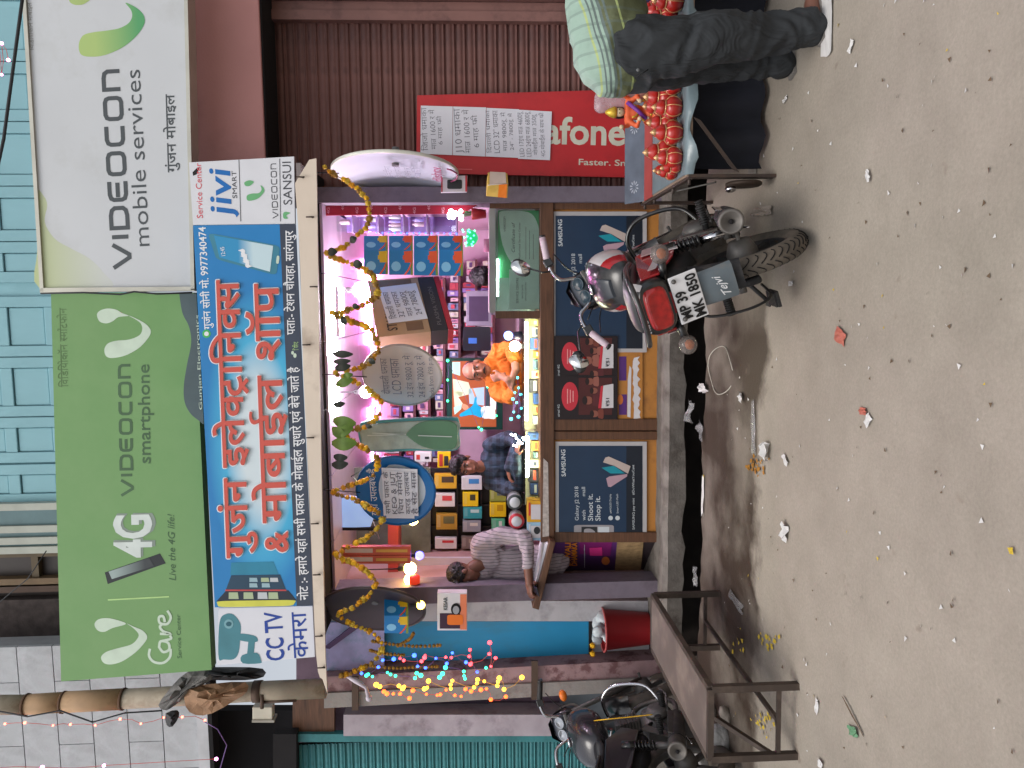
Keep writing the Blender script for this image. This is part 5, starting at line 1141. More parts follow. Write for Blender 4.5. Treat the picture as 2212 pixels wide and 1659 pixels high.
slab('back', rect(700, 1010, 930, 1200), 6.9, .03, M('rack_drab', (96, 100, 88), .7, var=.4, scale=7), t)
for i in range(14):
    p = at(random.uniform(715, 800), random.uniform(1030, 1190), 6.7); MB().tube([p, p + Vector((random.uniform(-.1, .1), 0, -.1)), p + Vector((random.uniform(-.2, .2), .05, -.15))], .005, 5).build('cable', M('cable%d' % (i % 3), [(200, 200, 196), (60, 70, 60), (130, 150, 130)][i % 3], .5), t)
# ------------------------------------------------------------------ marigold garland
GP = [(703, 362), (712, 372), (726, 380), (752, 392), (770, 407), (789, 425), (796, 448), (798, 469), (790, 490), (778, 503), (747, 532), (729, 539), (708, 547), (721, 558), (747, 565), (770, 574), (794, 586), (807, 599), (813, 618), (817, 631), (807, 646), (786, 658), (765, 667), (737, 674), (716, 677), (735, 684), (757, 693), (778, 700), (799, 711), (812, 735), (817, 755), (807, 771), (794, 787), (765, 797), (723, 805), (752, 818), (773, 829), (800, 845), (820, 865), (825, 884), (815, 899), (799, 915), (778, 925), (747, 936), (773, 959), (796, 975), (815, 990), (815, 1009), (802, 1029), (778, 1040), (752, 1050), (721, 1061), (739, 1071), (773, 1081), (799, 1097), (817, 1107), (825, 1123), (817, 1139), (804, 1152), (783, 1167), (757, 1180), (724, 1200), (752, 1212), (781, 1226), (803, 1245), (813, 1257), (805, 1276), (781, 1299), (759, 1314), (730, 1327), (756, 1346), (784, 1359), (806, 1368), (825, 1394), (816, 1416), (800, 1435), (775, 1446), (749, 1457), (732, 1462)]
gl_ = thing('garland', 'yellow marigold garland with mango leaves looped under the awning', 'garland', at(830, 900, 5.25))
path = sp2(GP, 6, False); acc = 0; last = path[0]; spots = [path[0]]
for p in path[1:]:
    acc += math.hypot(p[0] - last[0], p[1] - last[1]); last = p
    if acc > 8.6: spots.append(p); acc = 0
def flower_mesh(seed, col):
    rnd = random.Random(seed); mb = MB()
    for i in range(26):
        a, b = rnd.uniform(0, 6.28), rnd.uniform(-.9, .9); d = Vector((math.cos(a) * math.cos(b), math.sin(a) * math.cos(b), math.sin(b)))
        u = d.orthogonal().normalized(); v = d.cross(u); c = d * .012; s = .0075
        mb.add([c - u * s, c + v * s * .6 + d * .006, c + u * s, c - v * s * .6 + d * .004], [(0, 1, 2, 3)])
    mb.ball((0, 0, 0), .0135, 8)
    return mb.mesh('marigold', col, Vector((0, 0, 0)))
fm = [flower_mesh(i, M('marigold%d' % i, c, .8, var=.25, scale=80)) for i, c in enumerate([(222, 172, 30), (206, 146, 22), (196, 164, 52), (150, 112, 40)])]
rnd = random.Random(12)
for i, p in enumerate(spots[:290]):
    if rnd.random() < .07: continue
    o = bpy.data.objects.new('marigold', fm[rnd.randrange(4)]); COL.objects.link(o)
    _place(o, gl_, at(p[0] + rnd.uniform(-1.5, 1.5), p[1] + rnd.uniform(-1.5, 1.5), 5.27 + rnd.uniform(-.012, .012)))
    s = rnd.uniform(.85, 1.65); o.scale = (s, s, s); o.rotation_euler = (rnd.uniform(0, 3), rnd.uniform(0, 3), rnd.uniform(0, 3))
MB().tube([at(a, b, 5.27) for a, b in path[::3]], .0025, 4).build('thread', M('garland_thread', (110, 90, 40), .8), gl_)
def leaf(x0, y0, x1, y1, wd, m, Yl=5.26):
    a, b = at(x0, y0, Yl), at(x1, y1, Yl - .03); ax = b - a; sd_ = ax.cross(Vector((0, 1, 0))).normalized()
    vs = []; n = 6
    for i in range(n + 1):
        t_ = i / n; w_ = wd * px(Yl) * math.sin(math.pi * (t_ * .9 + .05)) ** .8; c = a + ax * t_ + Vector((0, -.03 * math.sin(3.14 * t_), 0))
        vs += [c - sd_ * w_ + Vector((0, -.012, 0)), c, c + sd_ * w_ + Vector((0, -.008, 0))]
    MB().add(vs, [(3 * i + k, 3 * i + k + 1, 3 * i + k + 4, 3 * i + k + 3) for i in range(n) for k in (0, 1)], 0, True).build('leaf', m, gl_, fix=False)
lg = M('leaf_green', (92, 120, 44), .5, var=.2, scale=20); ld = M('leaf_dark', (46, 52, 44), .6, var=.2, scale=20)
def S1(p): return (648 + p[0] * .2604, 378 + p[1] * .2604)
for a, b, w_, m in (((420, 560), (470, 520), 8, ld), ((230, 640), (310, 640), 9, ld), ((440, 740), (520, 740), 9, ld), ((440, 1075), (490, 1100), 6, ld), ((350, 1175), (385, 1240), 7, ld)):
    leaf(*S1(a), *S1(b), w_, m)
for a, b, w_, m in (((270, 30), (440, 35), 8, ld), ((280, 95), (420, 90), 7, ld), ((290, 150), (420, 130), 9, ld), ((300, 290), (440, 240), 10, lg), ((360, 215), (440, 200), 7, lg), ((275, 455), (375, 440), 7, ld), ((275, 580), (465, 610), 14, lg), ((270, 690), (440, 640), 13, lg), ((265, 770), (470, 770), 15, lg), ((280, 880), (395, 890), 9, ld), ((265, 950), (400, 940), 10, ld), ((270, 640), (380, 720), 11, lg), ((575, 70), (625, 110), 6, ld), ((545, 610), (600, 640), 5, ld)):
    leaf(*S2([a])[0], *S2([b])[0], w_, m)
# spare garlands hanging dark before the blue door
t = thing('garland', 'old thin garlands hanging in shade before the blue door', 'garland', at(950, 1395, 5.9))
for pts in ([(805, 1385), (850, 1392), (900, 1396), (950, 1394)], [(800, 1438), (850, 1443), (900, 1441), (945, 1440)], [(800, 1405), (830, 1412), (872, 1415)], [(860, 1395), (885, 1380), (893, 1368)]):
    for x, y in sp2(pts, 6, False):
        o = bpy.data.objects.new('marigold', fm[3]); COL.objects.link(o); _place(o, t, at(x, y, 5.9)); o.scale = (.9, .9, .9); o.rotation_euler = (x, y, 0)
# tassels
t = thing('ribbon_knot', 'white plastic knot hanging by the column from the garland end', 'ribbon', at(790, 1500, 5.4))
MB().tube([at(750, 1462, 5.4), at(768, 1470, 5.38), at(790, 1485, 5.37), at(797, 1508, 5.4)], [.008, .02, .012, .018], 7).build('twist', M('plastic_white', (190, 180, 190), .4), t)
MB().ball(at(797, 1508, 5.4), (.03, .02, .025), 8).build('knot', M('plastic_white', (190, 180, 190)), t)
# ------------------------------------------------------------------ utility pole
pl = thing('utility_pole', 'old jointed utility pole with tan patches at the upper left', 'pole', at(700, 1487, 5.75))
def pole(name, pts, r, m):
    q = [at(x, y, 5.75) for x, y in pts]; return MB().tube(q, r, 16).build(name, m, pl)
pm = M('pole_grey', (168, 156, 138), .7, var=.2, scale=5, dirt=(120, 100, 80), dscale=4); pt_ = M('pole_tan', (178, 146, 112), .7, var=.15, scale=5, dirt=(140, 108, 80), dscale=5)
pole('shaft', [(-60, 1523), (57, 1522)], .072, pm); pole('sleeve', [(56, 1522), (136, 1517)], .075, pt_); pole('sleeve', [(135, 1517), (266, 1510)], .078, pt_); pole('shaft', [(265, 1510), (430, 1501), (560, 1493), (704, 1487)], .074, pm)
for x, y in ((57, 1522), (137, 1517), (266, 1510)): pole('collar', [(x - 2, y), (x + 3, y)], .083, M('pole_rust', (90, 66, 50), .8, var=.3))
pole('clamp', [(548, 1494), (566, 1493)], .082, M('rust_iron', (88, 72, 62)))
tp_ = thing('tarp_wrap', 'crumpled grey and brown tarpaulin tied round the pole', 'tarpaulin', at(480, 1490, 5.7))
rnd = random.Random(2)
def rag(name, pts, Yr, m, amp=.02):
    cc = (sum(p[0] for p in pts) / len(pts), sum(p[1] for p in pts) / len(pts)); vs = []; n = len(pts)
    o_ = [at(x, y, Yr + rnd.uniform(-amp, amp)) for x, y in pts]; i_ = [at(cc[0] + (x - cc[0]) * .6, cc[1] + (y - cc[1]) * .6, Yr - .05 + rnd.uniform(-amp * 2, amp * 2)) for x, y in pts]; j_ = [at(cc[0] + (x - cc[0]) * .25, cc[1] + (y - cc[1]) * .25, Yr - .06 + rnd.uniform(-amp * 2, amp * 2)) for x, y in pts]
    vs = o_ + i_ + j_; fs = [(i, (i + 1) % n, (i + 1) % n + n, i + n) for i in range(n)] + [(i + n, (i + 1) % n + n, (i + 1) % n + 2 * n, i + 2 * n) for i in range(n)] + [tuple(range(2 * n, 3 * n))]
    MB().add(vs, fs).build(name, m, tp_, fix=False)
rag('grey_fold', sp2(Z3([(955, 1280), (1010, 1200), (1090, 1110), (1180, 1060), (1300, 1055), (1330, 1090), (1220, 1160), (1120, 1230), (1030, 1300), (990, 1310)]), 2), 5.63, M('tarp_grey', (104, 102, 100), .7, var=.3, scale=14, bump=.5))
rag('dark_fold', sp2(Z3([(1180, 1060), (1400, 1050), (1585, 1060), (1590, 1110), (1480, 1130), (1300, 1130), (1200, 1120)]), 2), 5.64, M('tarp_black', (44, 44, 46), .6, var=.4, scale=14))
rag('brown_fold', sp2(Z3([(1130, 1180), (1300, 1150), (1480, 1140), (1490, 1200), (1420, 1250), (1280, 1330), (1180, 1340), (1120, 1290)]), 2), 5.62, M('tarp_brown', (150, 116, 88), .7, var=.2, scale=12, bump=.5))
rag('dark_knot', sp2(Z3([(1000, 1330), (1070, 1310), (1080, 1350), (1040, 1410), (1005, 1400)]), 2), 5.6, M('tarp_black', (44, 44, 46)))
t = thing('meter_box', 'small white electric box fixed below the pole clamp', 'electric box', at(588, 1543, 5.8)); slab('case', rect(545, 1528, 588, 1557), 5.8, .08, M('box_white', (196, 190, 174), .5), t, bev=.006); slab('base_plate', rect(544, 1556, 592, 1561), 5.79, .1, M('box_grey', (150, 146, 136), .5), t)
t = thing('arm_bracket', 'short steel arm fixed across the pole under the tarpaulin', 'bracket', at(600, 1510, 5.72)); MB().tube([at(566, 1517, 5.7), at(640, 1513, 5.7)], .012, 8).build('rod', M('rust_iron', (88, 72, 62)), t); MB().tube([at(566, 1500, 5.68), at(566, 1530, 5.68)], .015, 8).build('cross_rod', M('rust_iron', (88, 72, 62)), t)
def cable(label, pts, r=.012, name='overhead_cable', m=None):
    return MB().tube([at(x, y, Yc) for x, y, Yc in pts], r, 6).build(name, m or M('cable_black', (40, 42, 46), .6), None, label, 'cable')
cable('thick black cable crossing the blue upper storey at top right', [(56, -60, 4.9), (40, 60, 4.92), (24, 180, 4.95), (8, 300, 4.98), (-40, 520, 5)], .011)
cable('thin wire drooping down the pole beside the red bulbs', [(-10, 1535, 5.65), (60, 1548, 5.63), (130, 1535, 5.62), (200, 1560, 5.6), (270, 1540, 5.62), (350, 1535, 5.64)], .006)
cable('wire looping down the tiled wall to the dark gap', [(440, 1558, 5.9), (470, 1575, 5.9), (490, 1610, 5.9), (470, 1680, 5.9)], .004, m=M('wire_violet', (120, 90, 150)))
cable('slack black wire between the two big signs', [(88, 634, 5.2), (180, 632, 5.2), (260, 636, 5.2), (290, 630, 5.2), (340, 635, 5.2), (415, 632, 5.2)], .006)
cable('thin wire from the old window down to the tiled wall', [(100, 1190, 6), (60, 1250, 6.1), (0, 1300, 6.2), (-40, 1340, 6.2)], .004)
# ------------------------------------------------------------------ people
def blob(name, mb, voxel, mat, parent, smooth=3, label=None):
    """one continuous surface grown over overlapping shapes"""
    me = mb.mesh(name, mat, Vector((0, 0, 0))); o = bpy.data.objects.new(name, me); COL.objects.link(o)
    m = o.modifiers.new('remesh', 'REMESH'); m.mode = 'VOXEL'; m.voxel_size = voxel; m.use_smooth_shade = True
    dg = bpy.context.evaluated_depsgraph_get(); ev = o.evaluated_get(dg); nm = bpy.data.meshes.new_from_object(ev)
    bpy.data.objects.remove(o)
    bm = bmesh.new(); bm.from_mesh(nm)
    for _ in range(smooth): bmesh.ops.smooth_vert(bm, verts=bm.verts, factor=.5, use_axis_x=True, use_axis_y=True, use_axis_z=True)
    for f in bm.faces: f.smooth = True
    bm.to_mesh(nm); bm.free()
    xs = [v.co for v in nm.vertices]; off = Vector(((min(v.x for v in xs) + max(v.x for v in xs)) / 2, (min(v.y for v in xs) + max(v.y for v in xs)) / 2, min(v.z for v in xs)))
    nm.transform(Matrix.Translation(-off)); nm.materials.clear(); nm.materials.append(mat)
    o = bpy.data.objects.new(name, nm); COL.objects.link(o); _place(o, parent, off); return tag(o, label)
from mathutils import noise as mnoise
def wrinkle(o, amp=.008, sc_=7.0, st=(1, 1, .55), seed=0):
    """push cloth folds into the surface itself"""
    me = o.data; ns = [v.normal.copy() for v in me.vertices]
    for v, n_ in zip(me.vertices, ns):
        p = Vector((v.co.x * st[0], v.co.y * st[1], v.co.z * st[2])) * sc_ + Vector((seed, seed * 2, 0))
        q = p + Vector((mnoise.noise(p * .6), mnoise.noise(p * .6 + Vector((9, 0, 0))), mnoise.noise(p * .6 + Vector((0, 9, 0))))) * 1.4
        r_ = 1 - abs(mnoise.noise(q)) * 2          # ridged folds
        v.co += n_ * amp * (r_ - .5 + .5 * mnoise.noise(q * 2.3))
    me.update(); return o
def limb(mb, pts, rs, n=14):
    """tapered limb through joints with rounded ends"""
    mb.tube(pts, rs, n)
    for p, r in zip(pts, rs): mb.ball(p, r * .99, n)
    return mb
def folds(m, s=9, k=.5):
    """cloth wrinkles for a material"""
    n = m.node_tree.nodes; l = m.node_tree.links; p = n['Principled BSDF']
    tc = n.new('ShaderNodeTexCoord'); mp = n.new('ShaderNodeMapping'); mp.inputs['Scale'].default_value = (1, 1, .45); l.new(tc.outputs['Object'], mp.inputs[0])
    nz = n.new('ShaderNodeTexNoise'); nz.inputs['Scale'].default_value = s; nz.inputs['Detail'].default_value = 3; nz.inputs['Distortion'].default_value = 1.2; l.new(mp.outputs[0], nz.inputs['Vector'])
    bp = n.new('ShaderNodeBump'); bp.inputs['Strength'].default_value = k; bp.inputs['Distance'].default_value = .05; l.new(nz.outputs['Fac'], bp.inputs['Height']); l.new(bp.outputs[0], p.inputs['Normal']); return m
hairm = M('black_hair', (22, 20, 22), .5, var=.3, scale=60, bump=.6, bscale=90)
def hand(mb, wrist, d, palm_n, s=1.0, curl=.5, grip=None):
    """five fingered hand: d = direction of fingers, palm_n = direction the palm faces"""
    d = Vector(d).normalized(); n_ = Vector(palm_n); n_ = (n_ - d * n_.dot(d)).normalized(); sd_ = d.cross(n_)
    w_ = Vector(wrist); pc = w_ + d * .045 * s
    mb.ball(pc, (.04 * s, .048 * s, .017 * s), 12, ax=(sd_, d, n_))
    mb.tube([w_ - d * .03 * s, w_ + d * .02 * s], [.026 * s, .03 * s], 10)
    for i, (o, L) in enumerate(((-.029, .062), (-.010, .074), (.010, .070), (.028, .055))):
        a = pc + d * .038 * s + sd_ * o * s; cur = curl * (1 + .12 * i)
        p1 = a + (d * math.cos(cur) + n_ * math.sin(cur)) * L * .5 * s; p2 = p1 + (d * math.cos(cur * 2.2) + n_ * math.sin(cur * 2.2)) * L * .32 * s; p3 = p2 + (d * math.cos(cur * 3) + n_ * math.sin(cur * 3)) * L * .24 * s
        limb(mb, [a - d * .012 * s, a, p1, p2, p3], [.0095 * s, .0095 * s, .0088 * s, .008 * s, .007 * s], 8)
    b = pc - d * .02 * s - sd_ * .036 * s; q1 = b - sd_ * .022 * s + d * .022 * s + n_ * .014 * s; q2 = q1 + d * .028 * s + n_ * .016 * s + sd_ * .004 * s
    limb(mb, [b, q1, q2], [.013 * s, .011 * s, .008 * s], 8)
def head(t, c, f, up, skin, s=1.0, hair=.5, stache=False, tall=1.0):
    """head with face, ears and hair; c = centre of the skull at eye level, f = where it looks"""
    f = Vector(f).normalized(); up = Vector(up); up = (up - f * up.dot(f)).normalized(); r = f.cross(up); c = Vector(c); ax = (r, f, up)
    q = lambda a, b, d: c + (r * a + f * b + up * d) * s
    mb = MB(); mb.ball(q(0, -.015, .03), (.074 * s, .094 * s, .088 * s * tall), 18, ax=ax); mb.ball(q(0, .012, -.035), (.060 * s, .074 * s, .078 * s), 16, ax=ax)
    mb.ball(q(0, .045, -.088), (.032 * s, .03 * s, .026 * s), 12, ax=ax); mb.ball(q(.036, .048, -.02), (.026 * s, .024 * s, .024 * s), 10, ax=ax); mb.ball(q(-.036, .048, -.02), (.026 * s, .024 * s, .024 * s), 10, ax=ax)
    mb.tube([q(0, .078, .012), q(0, .098, -.022), q(0, .104, -.034)], [.010 * s, .014 * s, .013 * s], 10); mb.ball(q(0, .102, -.034), (.019 * s, .014 * s, .012 * s), 10, ax=ax)
    mb.ball(q(0, .074, .026), (.056 * s, .016 * s, .012 * s), 12, ax=ax)
    mb.ball(q(0, .078, -.062), (.026 * s, .012 * s, .007 * s), 10, ax=ax); mb.ball(q(0, .077, -.071), (.022 * s, .012 * s, .007 * s), 10, ax=ax)
    for sg_ in (1, -1): mb.ball(q(.078 * sg_, -.01, -.008), (.012 * s, .02 * s, .032 * s), 10, ax=ax)
    o = blob('head', mb, .006 * s, skin, t, 2)
    for sg_ in (1, -1):
        MB().ball(q(.031 * sg_, .072, .004), (.014 * s, .009 * s, .008 * s), 10, ax=ax).build('eye', M('eye_white', (190, 184, 176), .3), o)
        MB().ball(q(.031 * sg_, .0795, .004), (.0065 * s, .004 * s, .0065 * s), 8, ax=ax).build('iris', M('eye_dark', (26, 18, 16), .2), o)
        MB().tube([q(.012 * sg_, .088, .026), q(.03 * sg_, .088, .032), q(.052 * sg_, .074, .026)], [.004 * s, .006 * s, .003 * s], 6).build('eyebrow', hairm, o)
    MB().tube([q(-.024, .086, -.066), q(0, .091, -.067), q(.024, .086, -.066)], [.002 * s, .003 * s, .002 * s], 6).build('mouth', M('lip_dark', (96, 48, 44), .5), o)
    if stache: MB().tube([q(-.034, .082, -.062), q(-.012, .096, -.051), q(.012, .096, -.051), q(.034, .082, -.062)], [.003 * s, .008 * s, .008 * s, .003 * s], 8).build('moustache', hairm, o)
    hb_ = MB()
    if hair < .3:                               # thin cropped hair round the sides and back
        hb_.ball(q(0, -.03, .032), (.079 * s, .084 * s, .082 * s * tall), 18, ax=ax)
    else:
        hb_.ball(q(0, -.024, .05), (.086 * s, .098 * s, .092 * s * tall), 18, ax=ax); hb_.ball(q(.022, .04, .098), (.06 * s, .05 * s, .036 * s), 12, ax=ax); hb_.ball(q(-.022, .045, .092), (.058 * s, .046 * s, .034 * s), 12, ax=ax)
        for sg_ in (1, -1): hb_.ball(q(.07 * sg_, .005, .03), (.016 * s, .03 * s, .034 * s), 10, ax=ax)
    wrinkle(blob('hair', hb_, .006 * s, hairm, t, 1), .008, 38, (1, 1, 1), 5)
    return o
sk1 = M('skin_tan', (166, 116, 92), .5, var=.08, scale=20); sk2 = M('skin_brown', (140, 92, 72), .5, var=.08, scale=20); sk3 = M('skin_deep', (112, 74, 60), .5, var=.08, scale=20)
def P3(x, y, Y): return at(x, y, Y)
# --- man in orange behind the lit counter
orange = folds(M('orange_shirt', (222, 122, 40), .75, var=.06), 16)
t = thing('person', 'person in an orange shirt resting chin on hand behind the lit counter', 'person', at(1200, 805, 6.45))
Yp = 6.42; s = MB(); sh_l, sh_r = P3(1076, 760, Yp), P3(1076, 846, Yp); ch = P3(1100, 805, Yp + .03)
s.ball(ch, (.19, .12, .17), 16); s.ball(ch - Vector((0, 0, .25)), (.18, .12, .24), 16)
limb(s, [sh_r, P3(1102, 858, Yp - .1), P3(1112, 842, Yp - .26)], [.078, .066, .052]); limb(s, [sh_l, P3(1106, 752, Yp - .08), P3(1112, 775, Yp - .24)], [.078, .066, .054])
s.ball(P3(1062, 803, Yp + .02), (.15, .09, .075), 14)
bd_ = MB(); limb(bd_, [P3(1068, 803, Yp), P3(1045, 803, Yp)], [.056, .052])
limb(bd_, [P3(1112, 842, Yp - .26), P3(1098, 820, Yp - .3), P3(1082, 812, Yp - .25)], [.036, .032, .028]); limb(bd_, [P3(1112, 778, Yp - .24), P3(1114, 800, Yp - .3), P3(1108, 815, Yp - .3)], [.036, .034, .028])
hand(bd_, P3(1086, 812, Yp - .25), (-.25, .15, .9), (.2, .9, 0), .95, .9)
hand(bd_, P3(1108, 818, Yp - .3), (-.9, .1, .2), (0, .3, -1), .9, .5)
blob('body', bd_, .007, sk1, t, 2); wrinkle(blob('shirt', s, .010, orange, t, 3), .013, 10, (1, 1, .8), 1)
head(t, P3(1030, 800, Yp - .03), (.02, -1, -.08), (-.05, 0, 1), sk1, 1.02, .1, True, 1.0)
# --- young man in dark checks
def check_mat(name, a, b, sc_, w_=.5):
    m = bpy.data.materials.new(name); m.use_nodes = True; MATS[name] = m; n = m.node_tree.nodes; l = m.node_tree.links; p = n['Principled BSDF']
    tc = n.new('ShaderNodeTexCoord'); sx = n.new('ShaderNodeSeparateXYZ'); l.new(tc.outputs['Object'], sx.inputs[0]); fs = []
    for i in (0, 2):
        q = n.new('ShaderNodeMath'); q.operation = 'PINGPONG'; q.inputs[1].default_value = sc_; l.new(sx.outputs[i], q.inputs[0])
        g = n.new('ShaderNodeMath'); g.operation = 'GREATER_THAN'; g.inputs[1].default_value = sc_ * w_; l.new(q.outputs[0], g.inputs[0]); fs.append(g.outputs[0])
    ad = n.new('ShaderNodeMath'); ad.operation = 'ADD'; l.new(fs[0], ad.inputs[0]); l.new(fs[1], ad.inputs[1])
    hf = n.new('ShaderNodeMath'); hf.operation = 'MULTIPLY'; hf.inputs[1].default_value = .5; l.new(ad.outputs[0], hf.inputs[0])
    mx = n.new('ShaderNodeMixRGB'); mx.inputs[1].default_value = (*lin(a), 1); mx.inputs[2].default_value = (*lin(b), 1); l.new(hf.outputs[0], mx.inputs[0]); l.new(mx.outputs[0], p.inputs['Base Color']); p.inputs['Roughness'].default_value = .8
    return m
chk = folds(check_mat('dark_check', (22, 30, 44), (48, 66, 84), .032), 14)
t = thing('person', 'person in a dark blue checked shirt leaning with folded arms on the counter', 'person', at(1200, 1005, 6.4))
Yp = 6.38; s = MB()
s.ball(P3(1085, 1005, Yp + .02), (.185, .12, .2), 16); s.ball(P3(1150, 1005, Yp + .05), (.17, .12, .22), 16); s.ball(P3(1052, 1004, Yp + .02), (.14, .085, .06), 14)
limb(s, [P3(1060, 962, Yp), P3(1100, 945, Yp - .12), P3(1120, 955, Yp - .3)], [.07, .062, .055]); limb(s, [P3(1120, 955, Yp - .3), P3(1106, 1000, Yp - .38), P3(1100, 1012, Yp - .36)], [.055, .048, .042])
limb(s, [P3(1060, 1042, Yp), P3(1098, 1056, Yp - .12), P3(1120, 1048, Yp - .3)], [.07, .062, .055]); limb(s, [P3(1120, 1048, Yp - .3), P3(1116, 1010, Yp - .42), P3(1116, 985, Yp - .42)], [.055, .048, .042])
bd_ = MB(); limb(bd_, [P3(1060, 1006, Yp), P3(1035, 1008, Yp - .02)], [.055, .05])
hand(bd_, P3(1098, 1012, Yp - .36), (-.95, -.1, -.1), (0, .3, -1), .9, .35); hand(bd_, P3(1117, 985, Yp - .42), (.9, -.1, 0), (0, .5, -1), .85, .4)
blob('body', bd_, .007, sk2, t, 2); wrinkle(blob('shirt', s, .010, chk, t, 3), .011, 10, (1, 1, .8), 4)
head(t, P3(1006, 1006, Yp - .05), (-.12, -1, -.16), (.12, 0, 1), sk2, .98, .8)
# --- young man in grey stripes bending over the plank desk
def stripe_mat(name, a, b, sc_, ax=0, w_=.8):
    m = bpy.data.materials.new(name); m.use_nodes = True; MATS[name] = m; n = m.node_tree.nodes; l = m.node_tree.links; p = n['Principled BSDF']
    tc = n.new('ShaderNodeTexCoord'); sx = n.new('ShaderNodeSeparateXYZ'); l.new(tc.outputs['Object'], sx.inputs[0])
    q = n.new('ShaderNodeMath'); q.operation = 'PINGPONG'; q.inputs[1].default_value = sc_; l.new(sx.outputs[ax], q.inputs[0])
    g = n.new('ShaderNodeMath'); g.operation = 'GREATER_THAN'; g.inputs[1].default_value = sc_ * w_; l.new(q.outputs[0], g.inputs[0])
    mx = n.new('ShaderNodeMixRGB'); mx.inputs[1].default_value = (*lin(a), 1); mx.inputs[2].default_value = (*lin(b), 1); l.new(g.outputs[0], mx.inputs[0]); l.new(mx.outputs[0], p.inputs['Base Color']); p.inputs['Roughness'].default_value = .8
    return m
grey = folds(stripe_mat('grey_stripe', (166, 154, 160), (112, 104, 112), .013), 13)
t = thing('person', 'person in a grey striped shirt bending over the plank desk looking at a phone', 'person', at(1300, 1200, 6.1))
Yp = 6.0; s = MB()
s.ball(P3(1060, 1198, Yp + .02), (.15, .12, .13), 16); s.ball(P3(1100, 1208, Yp + .05), (.155, .13, .2), 16); s.ball(P3(1170, 1214, Yp + .1), (.15, .13, .24), 16)
s.ball(P3(1036, 1186, Yp), (.1, .09, .08), 14); s.ball(P3(1046, 1235, Yp), (.08, .08, .075), 14); s.ball(P3(1110, 1245, Yp - .02), (.09, .07, .17), 14); s.ball(P3(1135, 1268, Yp - .08), (.05, .05, .1), 12)
limb(s, [P3(1040, 1172, Yp - .02), P3(1085, 1156, Yp - .08), P3(1132, 1160, Yp - .16)], [.075, .07, .06]); limb(s, [P3(1132, 1160, Yp - .16), P3(1142, 1195, Yp - .24), P3(1140, 1222, Yp - .27)], [.06, .052, .046])
bd_ = MB(); limb(bd_, [P3(1050, 1212, Yp - .02), P3(1022, 1226, Yp - .05)], [.058, .055]); limb(bd_, [P3(1140, 1218, Yp - .27), P3(1143, 1255, Yp - .29)], [.04, .032])
hand(bd_, P3(1143, 1258, Yp - .29), (-.8, -.1, -.05), (-.1, .5, -.9), 1.05, .6)
hand(bd_, P3(1150, 1284, Yp - .22), (.6, -.2, .1), (.1, .5, -.8), .95, .7); limb(bd_, [P3(1135, 1282, Yp - .1), P3(1150, 1284, Yp - .22)], [.035, .03])
blob('body', bd_, .007, sk3, t, 2); wrinkle(blob('shirt', s, .010, grey, t, 3), .012, 9, (1, 1, .8), 6)
head(t, P3(1004, 1240, Yp - .06), (-.80, -.42, -.42), (-.28, -.1, 1), sk3, 1.0, .8)
ph = thing('phone', 'dark phone held in the hand of the bending person in grey', 'phone', at(1162, 1276, 5.66)); MB().obox(P3(1156, 1274, 5.68), ((1, 0, .3), (0, 1, .3), (-.3, 0, 1)), (.035, .06, .005)).build('slab', M('tab_black', (30, 30, 40)), ph, bev=.003)
# --- someone stooping behind the showcase: only dark hair shows
t = thing('person', 'dark haired head of someone stooping behind the certificate showcase', 'person', at(1200, 597, 6.7))
mb = MB(); mb.ball(P3(1085, 597, 6.72), (.17, .11, .14), 14); mb.ball(P3(1130, 597, 6.75), (.16, .12, .2), 14); blob('shirt', mb, .014, M('maroon_shirt', (84, 34, 44), .8), t, 3)
head(t, P3(1050, 596, 6.66), (.1, -.75, -.85), (0, -.6, .7), sk2, 1.0, .9)
# --- customer bending over the pot stall, seen from behind
t = thing('person', 'person in dark trousers and green plaid shirt bending over the pot stall', 'person', ground(1760, 60))
Yh = 3.62
tr_ = folds(M('charcoal_trousers', (42, 45, 48), .85, var=.22, scale=5), 6, 1.0)
H1, H2 = P3(1372, 106, Yh - .08), P3(1376, 134, Yh + .1)
K1, K2 = P3(1560, 78, Yh - .12), P3(1532, 138, Yh + .22)
A1, A2 = ground(1776, 58) + Vector((0, 0, .06)), ground(1712, 134) + Vector((0, 0, .055))
s = MB(); s.ball(P3(1366, 124, Yh), (.16, .16, .15), 18)
limb(s, [H1, (H1 + K1) / 2 + Vector((-.015, 0, 0)), K1, (K1 + A1) / 2 + Vector((-.01, .02, 0)), A1], [.142, .128, .108, .094, .084], 16)
limb(s, [H2, (H2 + K2) / 2, K2, (K2 + A2) / 2, A2], [.135, .115, .092, .078, .076], 16)
tro = wrinkle(blob('trousers', s, .010, tr_, t, 3), .016, 6.5, (1, 1, 1.25), 3)
sm_ = M('seam_dark', (20, 22, 24), .9)
MB().tube([P3(1372, 168, Yh - .17), P3(1388, 158, Yh - .19), P3(1400, 150, Yh - .19)], .003, 5).build('pocket_slit', sm_, tro); MB().ball(P3(1378, 151, Yh - .19), .008, 8).build('pocket_button', M('button_grey', (96, 98, 100), .5), tro)
